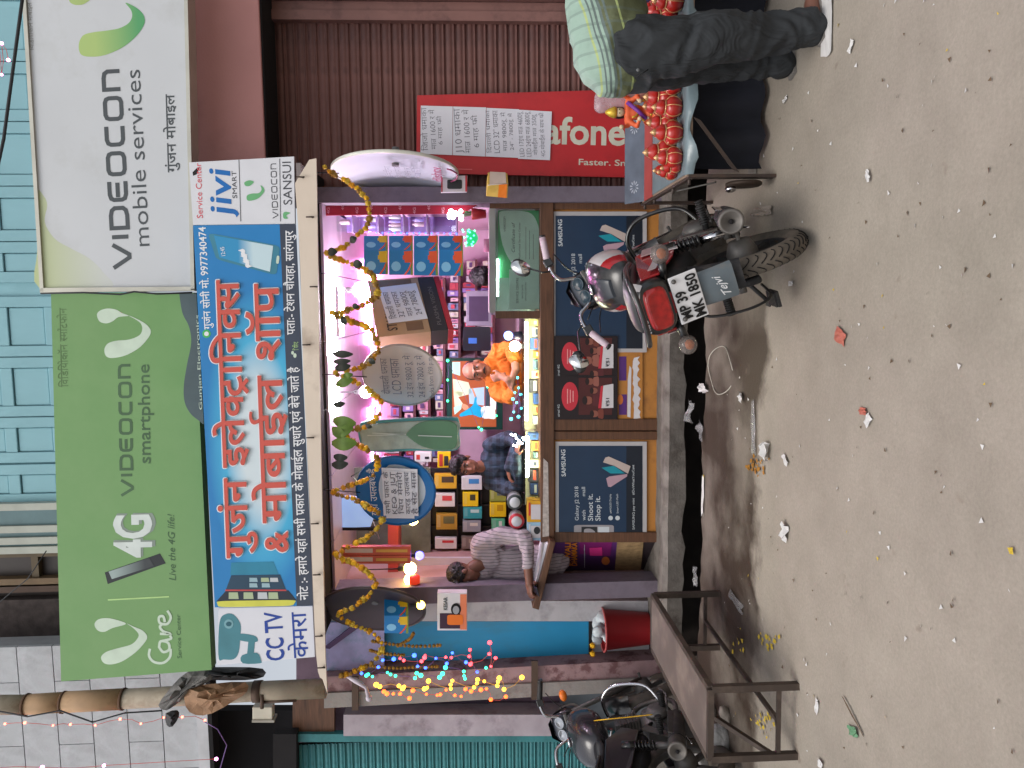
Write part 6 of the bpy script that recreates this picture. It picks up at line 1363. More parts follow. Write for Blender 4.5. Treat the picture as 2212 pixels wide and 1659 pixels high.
def plaid():
    m = bpy.data.materials.new('green_plaid'); m.use_nodes = True; n = m.node_tree.nodes; l = m.node_tree.links; p = n['Principled BSDF']
    tc = n.new('ShaderNodeTexCoord'); sx = n.new('ShaderNodeSeparateXYZ'); l.new(tc.outputs['Object'], sx.inputs[0])
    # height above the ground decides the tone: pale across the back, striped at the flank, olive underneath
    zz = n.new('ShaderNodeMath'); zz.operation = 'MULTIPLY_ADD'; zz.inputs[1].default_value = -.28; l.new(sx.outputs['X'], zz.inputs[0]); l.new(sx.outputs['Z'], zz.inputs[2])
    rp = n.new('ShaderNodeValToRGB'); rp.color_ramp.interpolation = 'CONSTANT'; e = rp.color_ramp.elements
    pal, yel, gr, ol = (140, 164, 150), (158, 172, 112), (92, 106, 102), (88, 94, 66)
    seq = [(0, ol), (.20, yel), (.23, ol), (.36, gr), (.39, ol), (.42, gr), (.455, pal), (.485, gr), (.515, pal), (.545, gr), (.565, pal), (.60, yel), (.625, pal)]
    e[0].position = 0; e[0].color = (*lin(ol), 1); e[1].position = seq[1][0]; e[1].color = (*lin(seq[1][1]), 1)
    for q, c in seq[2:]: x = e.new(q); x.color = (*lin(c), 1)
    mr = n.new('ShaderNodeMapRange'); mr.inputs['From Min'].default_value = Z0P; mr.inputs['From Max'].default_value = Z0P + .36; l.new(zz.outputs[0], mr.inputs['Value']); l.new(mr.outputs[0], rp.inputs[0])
    # fine cross lines
    pg = n.new('ShaderNodeMath'); pg.operation = 'PINGPONG'; pg.inputs[1].default_value = .03; l.new(sx.outputs['X'], pg.inputs[0])
    gt = n.new('ShaderNodeMath'); gt.operation = 'GREATER_THAN'; gt.inputs[1].default_value = .024; l.new(pg.outputs[0], gt.inputs[0])
    ml = n.new('ShaderNodeMath'); ml.operation = 'MULTIPLY'; ml.inputs[1].default_value = .35; l.new(gt.outputs[0], ml.inputs[0])
    mx = n.new('ShaderNodeMixRGB'); mx.inputs[2].default_value = (*lin(gr), 1); l.new(ml.outputs[0], mx.inputs[0]); l.new(rp.outputs[0], mx.inputs[1]); l.new(mx.outputs[0], p.inputs['Base Color']); p.inputs['Roughness'].default_value = .75
    return folds(m, 8, .4)
s = MB(); W_ = P3(1322, 128, Yh); C_ = P3(1305, -20, Yh + .06); N_ = P3(1310, -110, Yh + .1)
limb(s, [W_, P3(1312, 50, Yh + .02), C_, P3(1306, -80, Yh + .09)], [.170, .180, .185, .14], 18); s.ball(P3(1352, 92, Yh), (.13, .172, .12), 16)
limb(s, [P3(1320, -50, Yh - .12), P3(1420, -75, Yh - .1), P3(1470, -100, Yh + .05)], [.085, .07, .06]); limb(s, [P3(1320, -60, Yh + .25), P3(1420, -75, Yh + .4), P3(1450, -60, Yh + .6)], [.085, .07, .06])
shirt_ = wrinkle(blob('shirt', s, .010, white, t, 3), .013, 6, (.8, 1, 1.2), 8)
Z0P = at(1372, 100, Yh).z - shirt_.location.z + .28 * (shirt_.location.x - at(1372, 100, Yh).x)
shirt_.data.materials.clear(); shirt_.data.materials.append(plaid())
bd_ = MB(); limb(bd_, [P3(1312, -95, Yh + .1), P3(1330, -150, Yh + .12)], [.06, .055])
limb(bd_, [P3(1468, -98, Yh + .05), P3(1470, -90, Yh + .35)], [.042, .03]); limb(bd_, [P3(1448, -62, Yh + .6), P3(1430, -40, Yh + .85)], [.042, .03])
hand(bd_, P3(1470, -90, Yh + .36), (-.2, 1, -.2), (0, -.2, -1), 1, .4); hand(bd_, P3(1430, -40, Yh + .86), (-.3, 1, -.2), (0, -.2, -1), 1, .4)
blob('body', bd_, .009, sk2, t, 2)
head(t, P3(1345, -195, Yh + .14), (.5, .55, -.65), (.8, 0, .5), sk2, 1, .8)
for a, d in ((A1, (1, .35, 0)), (A2, (1, .35, 0))):
    d = Vector(d).normalized(); g = Vector((a.x, a.y, 0)); q = MB(); limb(q, [g + Vector((0, 0, .07)), g + Vector((0, 0, .04)) - d * .03], [.045, .04]); limb(q, [g + Vector((0, 0, .04)), g + d * .12 + Vector((0, 0, .032)), g + d * .19 + Vector((0, 0, .024))], [.042, .036, .024])
    for k in range(5): limb(q, [g + d * .18 + d.cross(Vector((0, 0, 1))) * (.03 - .015 * k) + Vector((0, 0, .02)), g + d * (.225 - .006 * abs(k - 1)) + d.cross(Vector((0, 0, 1))) * (.034 - .017 * k) + Vector((0, 0, .015))], [.011, .009], 8)
    blob('foot', q, .007, sk3, t, 2)  # deeper skin colour than the body: shadow on the feet put into it
    MB().prism([g + d * a_ + d.cross(Vector((0, 0, 1))) * b_ + Vector((0, 0, .001)) for a_, b_ in ((-.08, -.035), (-.08, .035), (.1, .048), (.23, .045), (.25, 0), (.23, -.045), (.1, -.048))], (0, 0, .014)).build('slipper', M('slipper_grey', (120, 116, 112), .8), t)
# ------------------------------------------------------------------ motorcycles
def loft(secs, n=24, mif=None, p=2.6):
    """rounded sections (x, halfwidth, z0, z1[, yshift]) joined along x"""
    mb = MB(); vs = []
    for q in secs:
        x, hw, z0, z1 = q[:4]; ys = q[4] if len(q) > 4 else 0
        for k in range(n):
            a = 2 * math.pi * k / n; c, s = math.cos(a), math.sin(a)
            vs.append((x, ys + hw * math.copysign(abs(c) ** (2 / p), c), (z0 + z1) / 2 + (z1 - z0) / 2 * math.copysign(abs(s) ** (2 / p), s)))
    mb.add(vs, [], 0)
    for i in range(len(secs) - 1):
        for k in range(n):
            mb.f.append([i * n + k, i * n + (k + 1) % n, (i + 1) * n + (k + 1) % n, (i + 1) * n + k]); mb.m.append(mif(i, k, n) if mif else 0); mb.sm.append(True)
    mb.f.append(list(range(n - 1, -1, -1))); mb.m.append(0); mb.sm.append(False)
    L = (len(secs) - 1) * n; mb.f.append(list(range(L, L + n))); mb.m.append(0); mb.sm.append(False)
    return mb
blk = M('bike_black', (24, 25, 27), .28, coat=.35, spec=.5, var=.1, dirt=(70, 66, 62), dscale=7, dlo=.5, dhi=.85); mat_blk = M('bike_matt_black', (34, 34, 35), .6, var=.2, scale=14, dirt=(74, 66, 60), dscale=9, dlo=.52, dhi=.8)
rub = M('tyre_rubber', (76, 71, 64), .85, var=.2, scale=16, dirt=(112, 101, 90), dscale=6, dlo=.42, dhi=.72); chrome = M('chrome', (200, 200, 204), .15, 1.0, var=.05)
dusty = M('dusty_metal', (96, 94, 92), .5, .5, var=.2, scale=10, dirt=(86, 78, 70), dscale=8); seatm = M('seat_vinyl', (42, 44, 47), .45, var=.15, scale=5, dirt=(68, 67, 66), dscale=5, dlo=.5, dhi=.8)
tankred = M('tank_red', (158, 28, 33), .25, coat=.5, var=.04); tankwhite = M('tank_white', (190, 186, 186), .3, coat=.4, var=.04)
def motorcycle(name, label, G, head_deg, lean, steer, style):
    T = Matrix.Translation(G) @ Matrix.Rotation(R(90 - head_deg), 4, 'Z') @ Matrix.Rotation(-R(lean), 4, 'X')
    root = thing(name, label, 'motorcycle', G)
    pv = Vector((.90, 0, .9)); S = Matrix.Translation(pv) @ Matrix.Rotation(R(steer), 4, Vector((-.42, 0, .9))) @ Matrix.Translation(-pv)
    def part(n_, mb, m, par=None, front=False, bev=0, fix=True, **k):
        X = T @ S if front else T
        mb.v = [X @ Vector(v) for v in mb.v]
        return mb.build(n_, m, par or root, bev=bev, fix=fix, **k)
    TL3 = lambda o_, front=False: (T @ S if front else T) @ Vector(o_)
    main = style == 'main'
    # wheels
    def wheel(cx, front):
        c = Vector((cx, 0, .305)); N = 56
        ring = [c + Vector((math.cos(2 * math.pi * k / N), 0, math.sin(2 * math.pi * k / N))) * .252 for k in range(N)]
        wh = part('tyre', MB().tube(ring, .049, 18, closed=True, squash=(1, .95)), rub, front=front)
        if main and not front:
            tr = MB(); ng = 44
            for i in range(ng):
                for sg_ in (1, -1):
                    pts = []
                    for j in range(6):
                        ph_ = R(6 + 62 * j / 5) * sg_; th = 2 * math.pi * (i + (.5 if sg_ < 0 else 0)) / ng + .13 * math.sin(j / 5 * 2.2)
                        rr = .252 + .0492 * math.cos(ph_); pts.append(c + Vector((math.cos(th) * rr, .047 * math.sin(ph_), math.sin(th) * rr)))
                    tr.tube(pts, .0028, 4)
            part('tread_groove', tr, M('groove_black', (20, 18, 17), .9), wh, kind='stuff')
        rim = MB().lathe([(.228, -.028), (.222, -.03), (.205, -.02), (.198, 0), (.205, .02), (.222, .03), (.228, .028)], c, (0, 1, 0), 40, cap=False)
        r_ = part('rim', rim, mat_blk if main else dusty, front=front)
        for k in range(5):
            a = 2 * math.pi * k / 5 + .3; d = Vector((math.cos(a), 0, math.sin(a))); u = Vector((-d.z, 0, d.x))
            part('spoke', MB().obox(c + d * .13, (d, (0, 1, 0), u), (.08, .014, .018)), mat_blk if main else dusty, r_, front, bev=.004)
        part('hub', MB().lathe([(.05, -.09), (.068, -.05), (.075, -.03), (.075, .03), (.068, .05), (.05, .09)], c, (0, 1, 0), 24), dusty, front=front)
        part('axle', MB().tube([c + Vector((0, -.14, 0)), c + Vector((0, .14, 0))], .011, 10), dusty, front=front)
        return wh
    wheel(0, False); wheel(1.235, True)
    # swing arm, shocks
    for sg_ in (1, -1):
        part('swing_arm', MB().tube([(.5, .1 * sg_, .36), (.2, .115 * sg_, .325), (0, .118 * sg_, .305)], [.022, .02, .018], 10), mat_blk)
        a, b = Vector((0.02, .14 * sg_, .345)), Vector((.15, .145 * sg_, .665)); ax = b - a
        sk_ = part('shock_absorber', MB().tube([a, a + ax * .36], .021, 14), chrome if main else dusty)
        part('spring', MB().tube([a + ax * (.36 + .4 * k / 90) + (ax.orthogonal().normalized() * math.cos(k * .42) + ax.normalized().cross(ax.orthogonal().normalized()) * math.sin(k * .42)) * .027 for k in range(91)], .006, 6), blk, sk_)
        part('upper_sleeve', MB().tube([a + ax * .3, a + ax * .76], .017, 12), blk, sk_); part('cover', MB().tube([a + ax * .74, b], [.032, .03], 14), blk, sk_)
        part('mount_nut', MB().tube([a + Vector((0, -.03, 0)), a + Vector((0, .03, 0))], .02, 10), dusty, sk_)
    part('chain_case', MB().prism([(-.07, .1, .27), (.02, .1, .25), (.45, .1, .3), (.45, .1, .4), (0, .1, .37), (-.07, .1, .34)], (0, .035, 0)), mat_blk, bev=.01)
    # rear mudguard and flap
    vs = []; K = 16
    for k in range(K + 1):
        a = R(52 + 108 * k / K); w_ = .082 - .012 * k / K; rr = .345 + .02 * k / K
        for yy, dz in ((-w_, -.035), (-w_ * .9, -.01), (0, .004), (w_ * .9, -.01), (w_, -.035)): vs.append((math.cos(a) * (rr + dz), yy, .305 + math.sin(a) * (rr + dz)))
    mg = MB().add(vs, [(5 * k + j, 5 * k + j + 1, 5 * k + j + 6, 5 * k + j + 5) for k in range(K) for j in range(4)], 0, True); part('rear_mudguard', mg, mat_blk, fix=False)
    if main:
        fm_ = M('mudflap_grey', (92, 102, 108), .55, var=.15, scale=6, dirt=(116, 112, 106), dscale=5)
        fl_ = []
        for k in range(9):
            z = .68 - .205 * k / 8; x = -.352 - .012 * math.sin(k / 8 * 3.1) - .02 * k / 8; w_ = .076 + .006 * k / 8
            for yy, dx in ((-w_, .022), (-w_ * .8, .004), (0, 0), (w_ * .8, .004), (w_, .022)): fl_.append((x + dx, yy, z))
        fp = part('mudflap', MB().add(fl_, [(5 * k + j, 5 * k + j + 1, 5 * k + j + 6, 5 * k + j + 5) for k in range(8) for j in range(4)], 0, True), fm_, fix=False)
        tn = Vector((-1, 0, .05)).normalized()
        letter3('lettering', 'Tejvi', TL3((-.392, .05, .515)), TL3((-.392, -.045, .55)) - TL3((-.392, .05, .515)), TL3((0, .02, 1)) - TL3((0, 0, 0)), .034, M('flap_white', (206, 208, 210), .5), fp, shear=.35, bold=.006)
        # number plate
        def PL(y, z): z = .555 + (z - .555) * .92 + .145; y *= .92; return Vector((-.398 - (z - .70) * .12, y, z))
        pp = part('number_plate', MB().prism([PL(.118, .485), PL(-.118, .485), PL(-.118, .628), PL(.118, .628)], (.008, 0, 0)), M('plate_white', (214, 214, 216), .35, var=.03), bev=.004)
        ink_ = M('plate_ink', (18, 18, 20), .4); off = Vector((-.006, 0, 0))
        for s_, y0, y1, z in (('MP 39', .098, -.04, .566), ('MK 1850', .108, -.104, .498)):
            letter3('lettering', s_, TL3(PL(y0, z) + off), TL3(PL(y1, z) + off) - TL3(PL(y0, z) + off), TL3(PL(0, .6)) - TL3(PL(0, .5)), .048, ink_, pp, bold=.03)
        for yy in (.095, -.095): part('screw', MB().ball(PL(yy, .606) + off, .011, 10), dusty, pp)
        part('plate_bracket', MB().prism([(-.32, .05, .64), (-.32, -.05, .64), (-.395, -.05, .70), (-.395, .05, .70)], (0, 0, .02)), mat_blk)
        part('red_reflector', MB().box((-.402, -.05, .768), (-.375, .05, .792)), M('reflector_red', (120, 16, 26), .3), bev=.004)
        # tail lamp and cowl
        lamp = loft([(-.435, .078, .802, .884), (-.428, .092, .792, .896), (-.39, .1, .784, .902), (-.36, .1, .784, .902)], p=4)
        tl_ = part('tail_lamp', lamp, M('lamp_red_lens', (150, 18, 16), .12, coat=.6, var=.35, scale=26))
        part('lamp_surround', loft([(-.412, .108, .780, .915), (-.36, .126, .76, .925), (-.26, .128, .74, .90), (-.06, .128, .68, .85)], p=3.2), blk)
        part('side_chevron', MB().prism([(-.415, -.098, .90), (-.40, -.118, .88), (-.36, -.128, .905), (-.37, -.11, .93)], (.01, -.004, .004)), tankwhite)
        letter3('lettering', 'Hero', TL3((-.424, .09, .906)), TL3((-.424, .03, .906)) - TL3((-.424, .09, .906)), TL3((.25, 0, 1)) - TL3((0, 0, 0)), .018, M('badge_silver', (190, 190, 192), .3, .6), tl_, bold=.03)
    else:
        part('lamp_surround', loft([(-.44, .09, .66, .80), (-.2, .12, .64, .83), (0, .12, .64, .82)], p=3), blk)
    # seat
    part('seat', loft([(-.38, .075, .905, .935), (-.34, .10, .885, .95), (-.2, .128, .85, .945), (0, .136, .80, .90), (.15, .132, .77, .835), (.3, .12, .76, .812), (.42, .095, .765, .822), (.47, .07, .775, .82)], p=2.8), seatm)
    part('under_tray', loft([(-.30, .085, .66, .84), (-.12, .105, .60, .83), (.1, .11, .50, .80), (.34, .11, .46, .78), (.42, .09, .48, .77)], p=3.5), mat_blk)
    # grab rail
    rail = spline([(.06, .155, .83), (-.12, .165, .88), (-.30, .165, .915), (-.42, .135, .93), (-.465, .06, .93), (-.465, -.06, .93), (-.42, -.135, .93), (-.30, -.165, .915), (-.12, -.165, .88), (.06, -.155, .83)], 5, False)
    part('grab_rail', MB().tube(rail, .0125, 10), blk)
    # side panels with red and white flash
    for sg_ in (1, -1):
        sp_ = part('side_panel', MB().prism([(-.34, .124 * sg_, .78), (-.1, .138 * sg_, .65), (.3, .14 * sg_, .52), (.4, .135 * sg_, .62), (.28, .135 * sg_, .755), (-.1, .138 * sg_, .83), (-.34, .124 * sg_, .87)], (0, .012 * sg_, 0)), blk if not main else tankred, bev=.006)
        if main:
            for q in ([(-.3, .78), (-.02, .67), (.06, .69), (-.3, .82)], [(.02, .59), (.25, .54), (.3, .56), (.05, .63)]):
                part('flash_print', MB().prism([(x, .152 * sg_, z) for x, z in q], (0, .003 * sg_, 0)), tankwhite, sp_)
            part('side_badge', MB().prism([(x, .153 * sg_, z) for x, z in ((.12, .66), (.3, .6), (.34, .7), (.15, .75))], (0, .004 * sg_, 0)), M('badge_white', (176, 150, 150), .35), sp_)
        part('frame_tube', MB().tube([(.5, .09 * sg_, .36), (.3, .125 * sg_, .55), (-.05, .125 * sg_, .72)], .013, 8), mat_blk)
        # indicators
        a = Vector((-.33, .10 * sg_, .765)); b = Vector((-.345, .185 * sg_, .758))
        if main:
            part('indicator_stalk', MB().tube([a, b], [.016, .02], 10), blk)
            lens = part('indicator_lens', MB().ball(b + Vector((-.012, .03 * sg_, 0)), (.032, .046, .042), 14), M('indicator_clear', (120, 112, 108), .12, var=.3, scale=60, alpha=.55))
            part('amber_bulb', MB().ball(b + Vector((-.018, .03 * sg_, -.006)), (.018, .026, .022), 10), M('amber', (230, 120, 40), .3), lens)
    # tank
    def tmi(i, k, n):
        a = (k + .5) / n
        right = .40 < a < .56 or .94 < a or a < .10
        if not main or not right or i in (0,): return 0
        return 2 if i in (2, 3) else 1
    part('fuel_tank', loft([(.40, .09, .75, .84), (.46, .125, .73, .90), (.53, .155, .71, .945), (.62, .172, .70, .972), (.71, .178, .71, .985), (.80, .162, .74, .98), (.87, .12, .78, .96), (.92, .07, .82, .93)], 28, tmi), [blk if main else M('tank_slate', (44, 43, 47), .25, coat=.5, var=.08), tankred, tankwhite])
    part('tank_cap', MB().lathe([(.035, 0), (.035, .012), (.02, .018)], (.66, 0, .978), (0, 0, 1), 18), chrome)
    part('tank_pad', loft([(.45, .05, .885, .907), (.55, .07, .93, .957), (.64, .06, .955, .978)], p=3), M('tank_grey', (48, 52, 58), .4, coat=.2)) if main else None
    # engine
    en = part('engine', loft([(.42, .08, .26, .44), (.46, .12, .23, .46), (.62, .125, .22, .46), (.70, .10, .24, .44)], p=4), dusty)
    part('crank_cover', MB().lathe([(.085, 0), (.09, .02), (.07, .05), (.04, .06)], (.52, -.12, .34), (0, -1, 0), 22), dusty, en); part('crank_cover', MB().lathe([(.085, 0), (.09, .02), (.07, .05), (.04, .06)], (.55, .12, .34), (0, 1, 0), 22), dusty, en)
    for k in range(7): part('cooling_fin', MB().box((.60 - .005 * k, -.075, .47 + .022 * k), (.74 - .005 * k, .075, .48 + .022 * k)), dusty, en)
    part('cylinder', MB().box((.62, -.06, .45), (.71, .06, .64)), dusty, en, bev=.01)
    # exhaust
    ex_ = spline([(.70, -.05, .52), (.78, -.08, .42), (.74, -.11, .26), (.55, -.16, .21), (.35, -.175, .24)], 6, False)
    part('exhaust_pipe', MB().tube(ex_, .018, 10), dusty)
    a, b = Vector((.36, -.18, .24)), Vector((-.20, -.215, .375)); ax = (b - a)
    mf = part('muffler', MB().tube([a, a + ax * .08, a + ax * .2, a + ax * .7, a + ax * .96, b], [.02, .04, .052, .056, .056, .052], 20), M('muffler_black', (62, 62, 62), .5, .3, var=.2, scale=10, dirt=(98, 92, 84), dscale=6))
    part('end_cap', MB().lathe([(.056, 0), (.06, .006), (.056, .018), (.046, .02), (.042, .012), (.012, .012), (.011, -.01)], b - ax.normalized() * .006, ax, 24), M('cap_grey', (104, 100, 96), .5, .4), mf)
    part('tail_hole', MB().lathe([(.011, 0), (.011, .002)], b + ax.normalized() * .012, ax, 12), dark, mf)
    part('band', MB().tube([a + ax * .78, a + ax * .8], .0585, 20), blk, mf)
    part('heat_shield', MB().obox(a + ax * .45 + Vector((0, -.05, .015)), (ax, (0, -.4, 1), (0, 1, .4)), (.17, .034, .004)), chrome if main else dusty, mf, bev=.003)
    # foot pegs
    for sg_ in (1, -1):
        for x, z, y0 in ((.50, .30, .16), (.14, .40, .17)):
            fpk = part('foot_peg', MB().tube([(x, y0 * sg_, z), (x, (y0 + .12) * sg_, z)], .016, 10), mat_blk)
            for k in range(8): part('rib', MB().tube([(x, (y0 + .028 + .012 * k) * sg_, z), (x, (y0 + .034 + .012 * k) * sg_, z)], .024, 10), mat_blk, fpk)
        part('peg_bracket', MB().prism([(.10, .15 * sg_, .36), (.18, .15 * sg_, .36), (.34, .14 * sg_, .46), (.30, .14 * sg_, .50)], (0, .012 * sg_, 0)), dusty)
        # engine guard
        gpath = spline([(.80, .04 * sg_, .66), (.82, .16 * sg_, .68), (.80, .25 * sg_, .62), (.76, .275 * sg_, .50), (.70, .25 * sg_, .36), (.64, .14 * sg_, .29), (.62, .04 * sg_, .28)], 6, False)
        part('engine_guard', MB().tube(gpath, .0125, 10), blk if main else chrome)
    part('brake_pedal', MB().tube([(.46, -.15, .28), (.62, -.2, .24), (.70, -.22, .27)], .008, 8), dusty)
    part('brake_rod', MB().tube([(.45, -.13, .29), (0, -.13, .24)], .005, 6), chrome)
    # saree guard and side foot board on the left
    part('saree_guard', MB().tube(spline([(.05, .15, .62), (-.08, .2, .56), (-.16, .21, .40), (-.12, .2, .27), (.05, .17, .24)], 5, False), .007, 8), mat_blk)
    fb = part('side_step', MB().obox((-.04, .235, .225), ((1, 0, 0), (0, 1, 0), (0, 0, 1)), (.05, .04, .008)), mat_blk, bev=.003)
    for k in range(6): part('step_rib', MB().box((-.085 + .018 * k, .2, .234), (-.078 + .018 * k, .272, .244)), mat_blk, fb)
    ty = .34; part('side_stand', MB().tube([(.45, .10, .27), (.40, .22, .2), (.36, ty, ty * math.tan(R(lean)) + .012)], [.013, .012, .012], 8), mat_blk)
    part('stand_foot', MB().obox((.36, ty + .01, (ty + .01) * math.tan(R(lean)) + .004), ((1, 0, 0), (0, 1, math.tan(R(lean))), (0, 0, 1)), (.03, .022, .004)), mat_blk)
    # ---- steered front end
    for sg_ in (1, -1):
        part('fork_leg', MB().tube([(1.235, .085 * sg_, .305), (1.10, .085 * sg_, .58), (.96, .085 * sg_, .90)], [.024, .02, .018], 12), dusty if not main else chrome, front=True)
    vs = []
    for k in range(13):
        a = R(20 + 130 * k / 12); 
        for yy, dz in ((-.065, -.03), (0, 0), (.065, -.03)): vs.append((1.235 + math.cos(a) * (.345 + dz), yy, .305 + math.sin(a) * (.345 + dz)))
    part('front_mudguard', MB().add(vs, [(3 * k + j, 3 * k + j + 1, 3 * k + j + 4, 3 * k + j + 3) for k in range(12) for j in (0, 1)], 0, True), blk, front=True, fix=False)
    cw = part('headlamp_cowl', loft([(.94, .10, .88, 1.03), (1.0, .12, .83, 1.07), (1.10, .115, .82, 1.05), (1.16, .08, .85, .99)], p=2.8), blk, front=True)
    part('headlamp_glass', MB().ball((1.14, 0, .92), (.045, .085, .065), 16), M('lamp_glass', (170, 176, 184), .1, alpha=.7), cw, front=True)
    part('visor', MB().add([(1.0, -.125, .93), (.965, -.11, 1.04), (.96, -.05, 1.10), (.96, .05, 1.10), (.965, .11, 1.04), (1.0, .125, .93), (1.04, .10, .93), (1.03, .06, 1.07), (1.03, -.06, 1.07), (1.04, -.10, .93)], [(0, 1, 8, 9), (1, 2, 8), (2, 3, 7, 8), (3, 4, 7), (4, 5, 6, 7)], 0, True), blk, front=True)
    dials = MB(); 
    ip = part('instrument_pod', loft([(.915, .09, .955, 1.01), (.95, .105, .955, 1.055), (.99, .1, .95, 1.07)], p=3), M('pod_grey', (58, 62, 70), .4), front=True)
    for yy in ((.045, -.045) if True else ()):
        q = Vector((.925, yy, 1.01)); n_ = Vector((-.75, 0, .66))
        part('dial', MB().lathe([(.042, 0), (.042, .012), (.036, .014), (.034, .008), (.001, .008)], q, n_, 20), M('dial_face%d' % main, (44, 60, 70) if main else (150, 156, 164), .15), ip, front=True)
    bar = [(.84, -.31, 1.085), (.87, -.22, 1.115), (.91, -.125, 1.095), (.93, -.07, .998), (.93, .07, .998), (.91, .125, 1.095), (.87, .22, 1.115), (.84, .31, 1.085)]
    hbp = part('handlebar', MB().tube(spline(bar, 5, False), .0115, 10), chrome, front=True)
    part('top_clamp', MB().box((.885, -.1, .945), (.975, .1, .972)), dusty, front=True, bev=.006)
    grip = M('grip_white', (190, 172, 182), .5, var=.12, scale=20, dirt=(150, 90, 120), dscale=9) if main else mat_blk
    for sg_ in (1, -1):
        g0, g1 = Vector((.8555, .262 * sg_, 1.104)), Vector((.822, .385 * sg_, 1.062))
        gp = part('grip', MB().tube([g0, g0 + (g1 - g0) * .04, g0 + (g1 - g0) * .95, g1], [.019, .021, .02, .016], 14), grip, front=True)
        part('grip_end', MB().tube([g1, g1 + (g1 - g0) * .08], .019, 12), blk, gp, front=True)
        part('switch_box', MB().obox((.866, .238 * sg_, 1.108), ((1, 0, 0), (0, 1, 0), (0, 0, 1)), (.024, .026, .026)), blk, front=True, bev=.006)
        part('lever', MB().tube([(.89, .24 * sg_, 1.10), (.905, .29 * sg_, 1.085), (.885, .39 * sg_, 1.05)], [.008, .007, .008], 8), blk if main else chrome, front=True)
        if main:
            m0 = Vector((.875, .19 * sg_, 1.12)); m1 = Vector((.88, .21 * sg_, 1.165)); m2 = Vector((.85, .29 * sg_, 1.245)) if sg_ < 0 else Vector((.80, .37, 1.235)); n_ = Vector((-1, -.08 * sg_, -.02)).normalized()
            mr_ = part('mirror_stem', MB().tube([m0, m1, m2], .0055, 8), blk, front=True)
            A = (Vector((0, 1, .35 * sg_)).normalized(), n_, n_.cross(Vector((0, 1, .35 * sg_)).normalized()))
            part('mirror_shell', MB().ball(m2 + Vector((.012, .01 * sg_, .02)), (.068, .018, .046), 18, ax=A), blk, mr_, front=True)
            part('mirror_glass', MB().lathe([(.058, 0), (.058, .002)], m2 + Vector((.012, .01 * sg_, .02)) + n_ * .0175, n_, 22, sx=(.66, 1.05)), M('mirror_silver', (220, 220, 220), .03, 1.0, var=0), mr_, front=True)
        else:
            part('front_indicator', MB().ball((1.02, .2 * sg_, .93), (.025, .045, .03), 12), M('amber', (230, 120, 40), .3), front=True)
    for k, (p0, p1, p2) in enumerate((((.9, -.28, 1.05), (1.02, -.16, 1.0), (.98, -.05, .9)), ((.9, .28, 1.05), (1.0, .16, .98), (.95, .06, .85)), ((.88, .2, 1.04), (.96, .1, .9), (.85, .1, .7)))):
        part('control_cable', MB().tube(spline([p0, p1, p2], 6, False), .004, 6), blk, front=(k < 2))
    if not main: part('yellow_cord', MB().tube(spline([(.60, -.14, .80), (.45, -.2, .72), (.40, -.2, .55), (.36, -.2, .40)], 5, False), .004, 6), M('cord_yellow', (206, 160, 30), .6))
    return root
Gm = ground(1735, 508)
motorcycle('motorcycle', 'red black and white motorcycle parked with its numbered tail to the street', Gm, 8, 20, 24, 'main')
motorcycle('motorcycle', 'dark motorcycle with a chrome guard half behind the iron bench', Vector((-2.86, 4.52, 0)), -6, 11, 12, 'second')
# ------------------------------------------------------------------ pot stall on the right
stl = thing('pot_stall', 'low iron framed stall table with a plastic sheet and a dark cloth below', 'stall', ground(1672, 378))
ZT = .475; FX0 = ground(1479, 384, ZT).x; FY = ground(1484, 300, ZT).y; BY = FY + 1.12; FX1 = FX0 + 1.75
tray = M('stall_red_cloth', (150, 60, 56), .7, var=.2, scale=5); sheet = M('stall_plastic', (112, 128, 134), .25, var=.15, scale=6, bump=.4, bscale=14, spec=.7)
irn = M('stall_iron', (76, 66, 62), .6, .5, var=.2, dirt=(96, 76, 64), dscale=8)
MB().box((FX0, FY, ZT - .03), (FX1, BY, ZT)).build('table_top', M('stall_board', (140, 120, 104), .7), stl)
# plastic sheet with wavy front hem
rnd = random.Random(8); N = 60; vs = []
for i in range(N + 1):
    x = FX0 + .01 + (FX1 - FX0 - .02) * i / N; hem = .035 + .018 * math.sin(i * .55) + rnd.uniform(-.006, .006); bow = .012 * math.sin(i * .9)
    vs += [(x, BY - .34, ZT + .004), (x, FY + .02, ZT + .006 + rnd.uniform(0, .003)), (x, FY - .012, ZT - .002), (x, FY - .018 + bow, ZT - hem)]
MB().add(vs, [(4 * i + k, 4 * i + k + 1, 4 * i + k + 5, 4 * i + k + 4) for i in range(N) for k in range(3)], 0, True).build('plastic_sheet', sheet, stl, fix=False)
MB().box((FX0, BY - .36, ZT + .001), (FX1, BY - .15, ZT + .008)).build('red_cloth', tray, stl)
# patterned back strip rising at the rear
MB().prism([(FX0, BY - .15, ZT), (FX1, BY - .15, ZT), (FX1, BY, ZT + .10), (FX0, BY, ZT + .10)], (0, 0, .006)).build('back_strip', M('strip_grey', (84, 92, 104), .35, var=.25, scale=8), stl)
for i in range(9):
    x = FX0 + .1 + i * .19; 
    for k in range(10):
        a = 2 * math.pi * k / 10; q = lambda r_, b_: (x + r_ * math.cos(b_), BY - .075 + .55 * r_ * math.sin(b_) * 1.4, ZT + .058 + .38 * r_ * math.sin(b_) * 1.4)
        MB().add([q(.012, a), q(.035, a - .16), q(.044, a), q(.035, a + .16)], [(0, 1, 2, 3)]).build('printed_petal', M('petal_print', (156, 162, 172), .5), stl, fix=False) if i in (0, 2, 4) else None
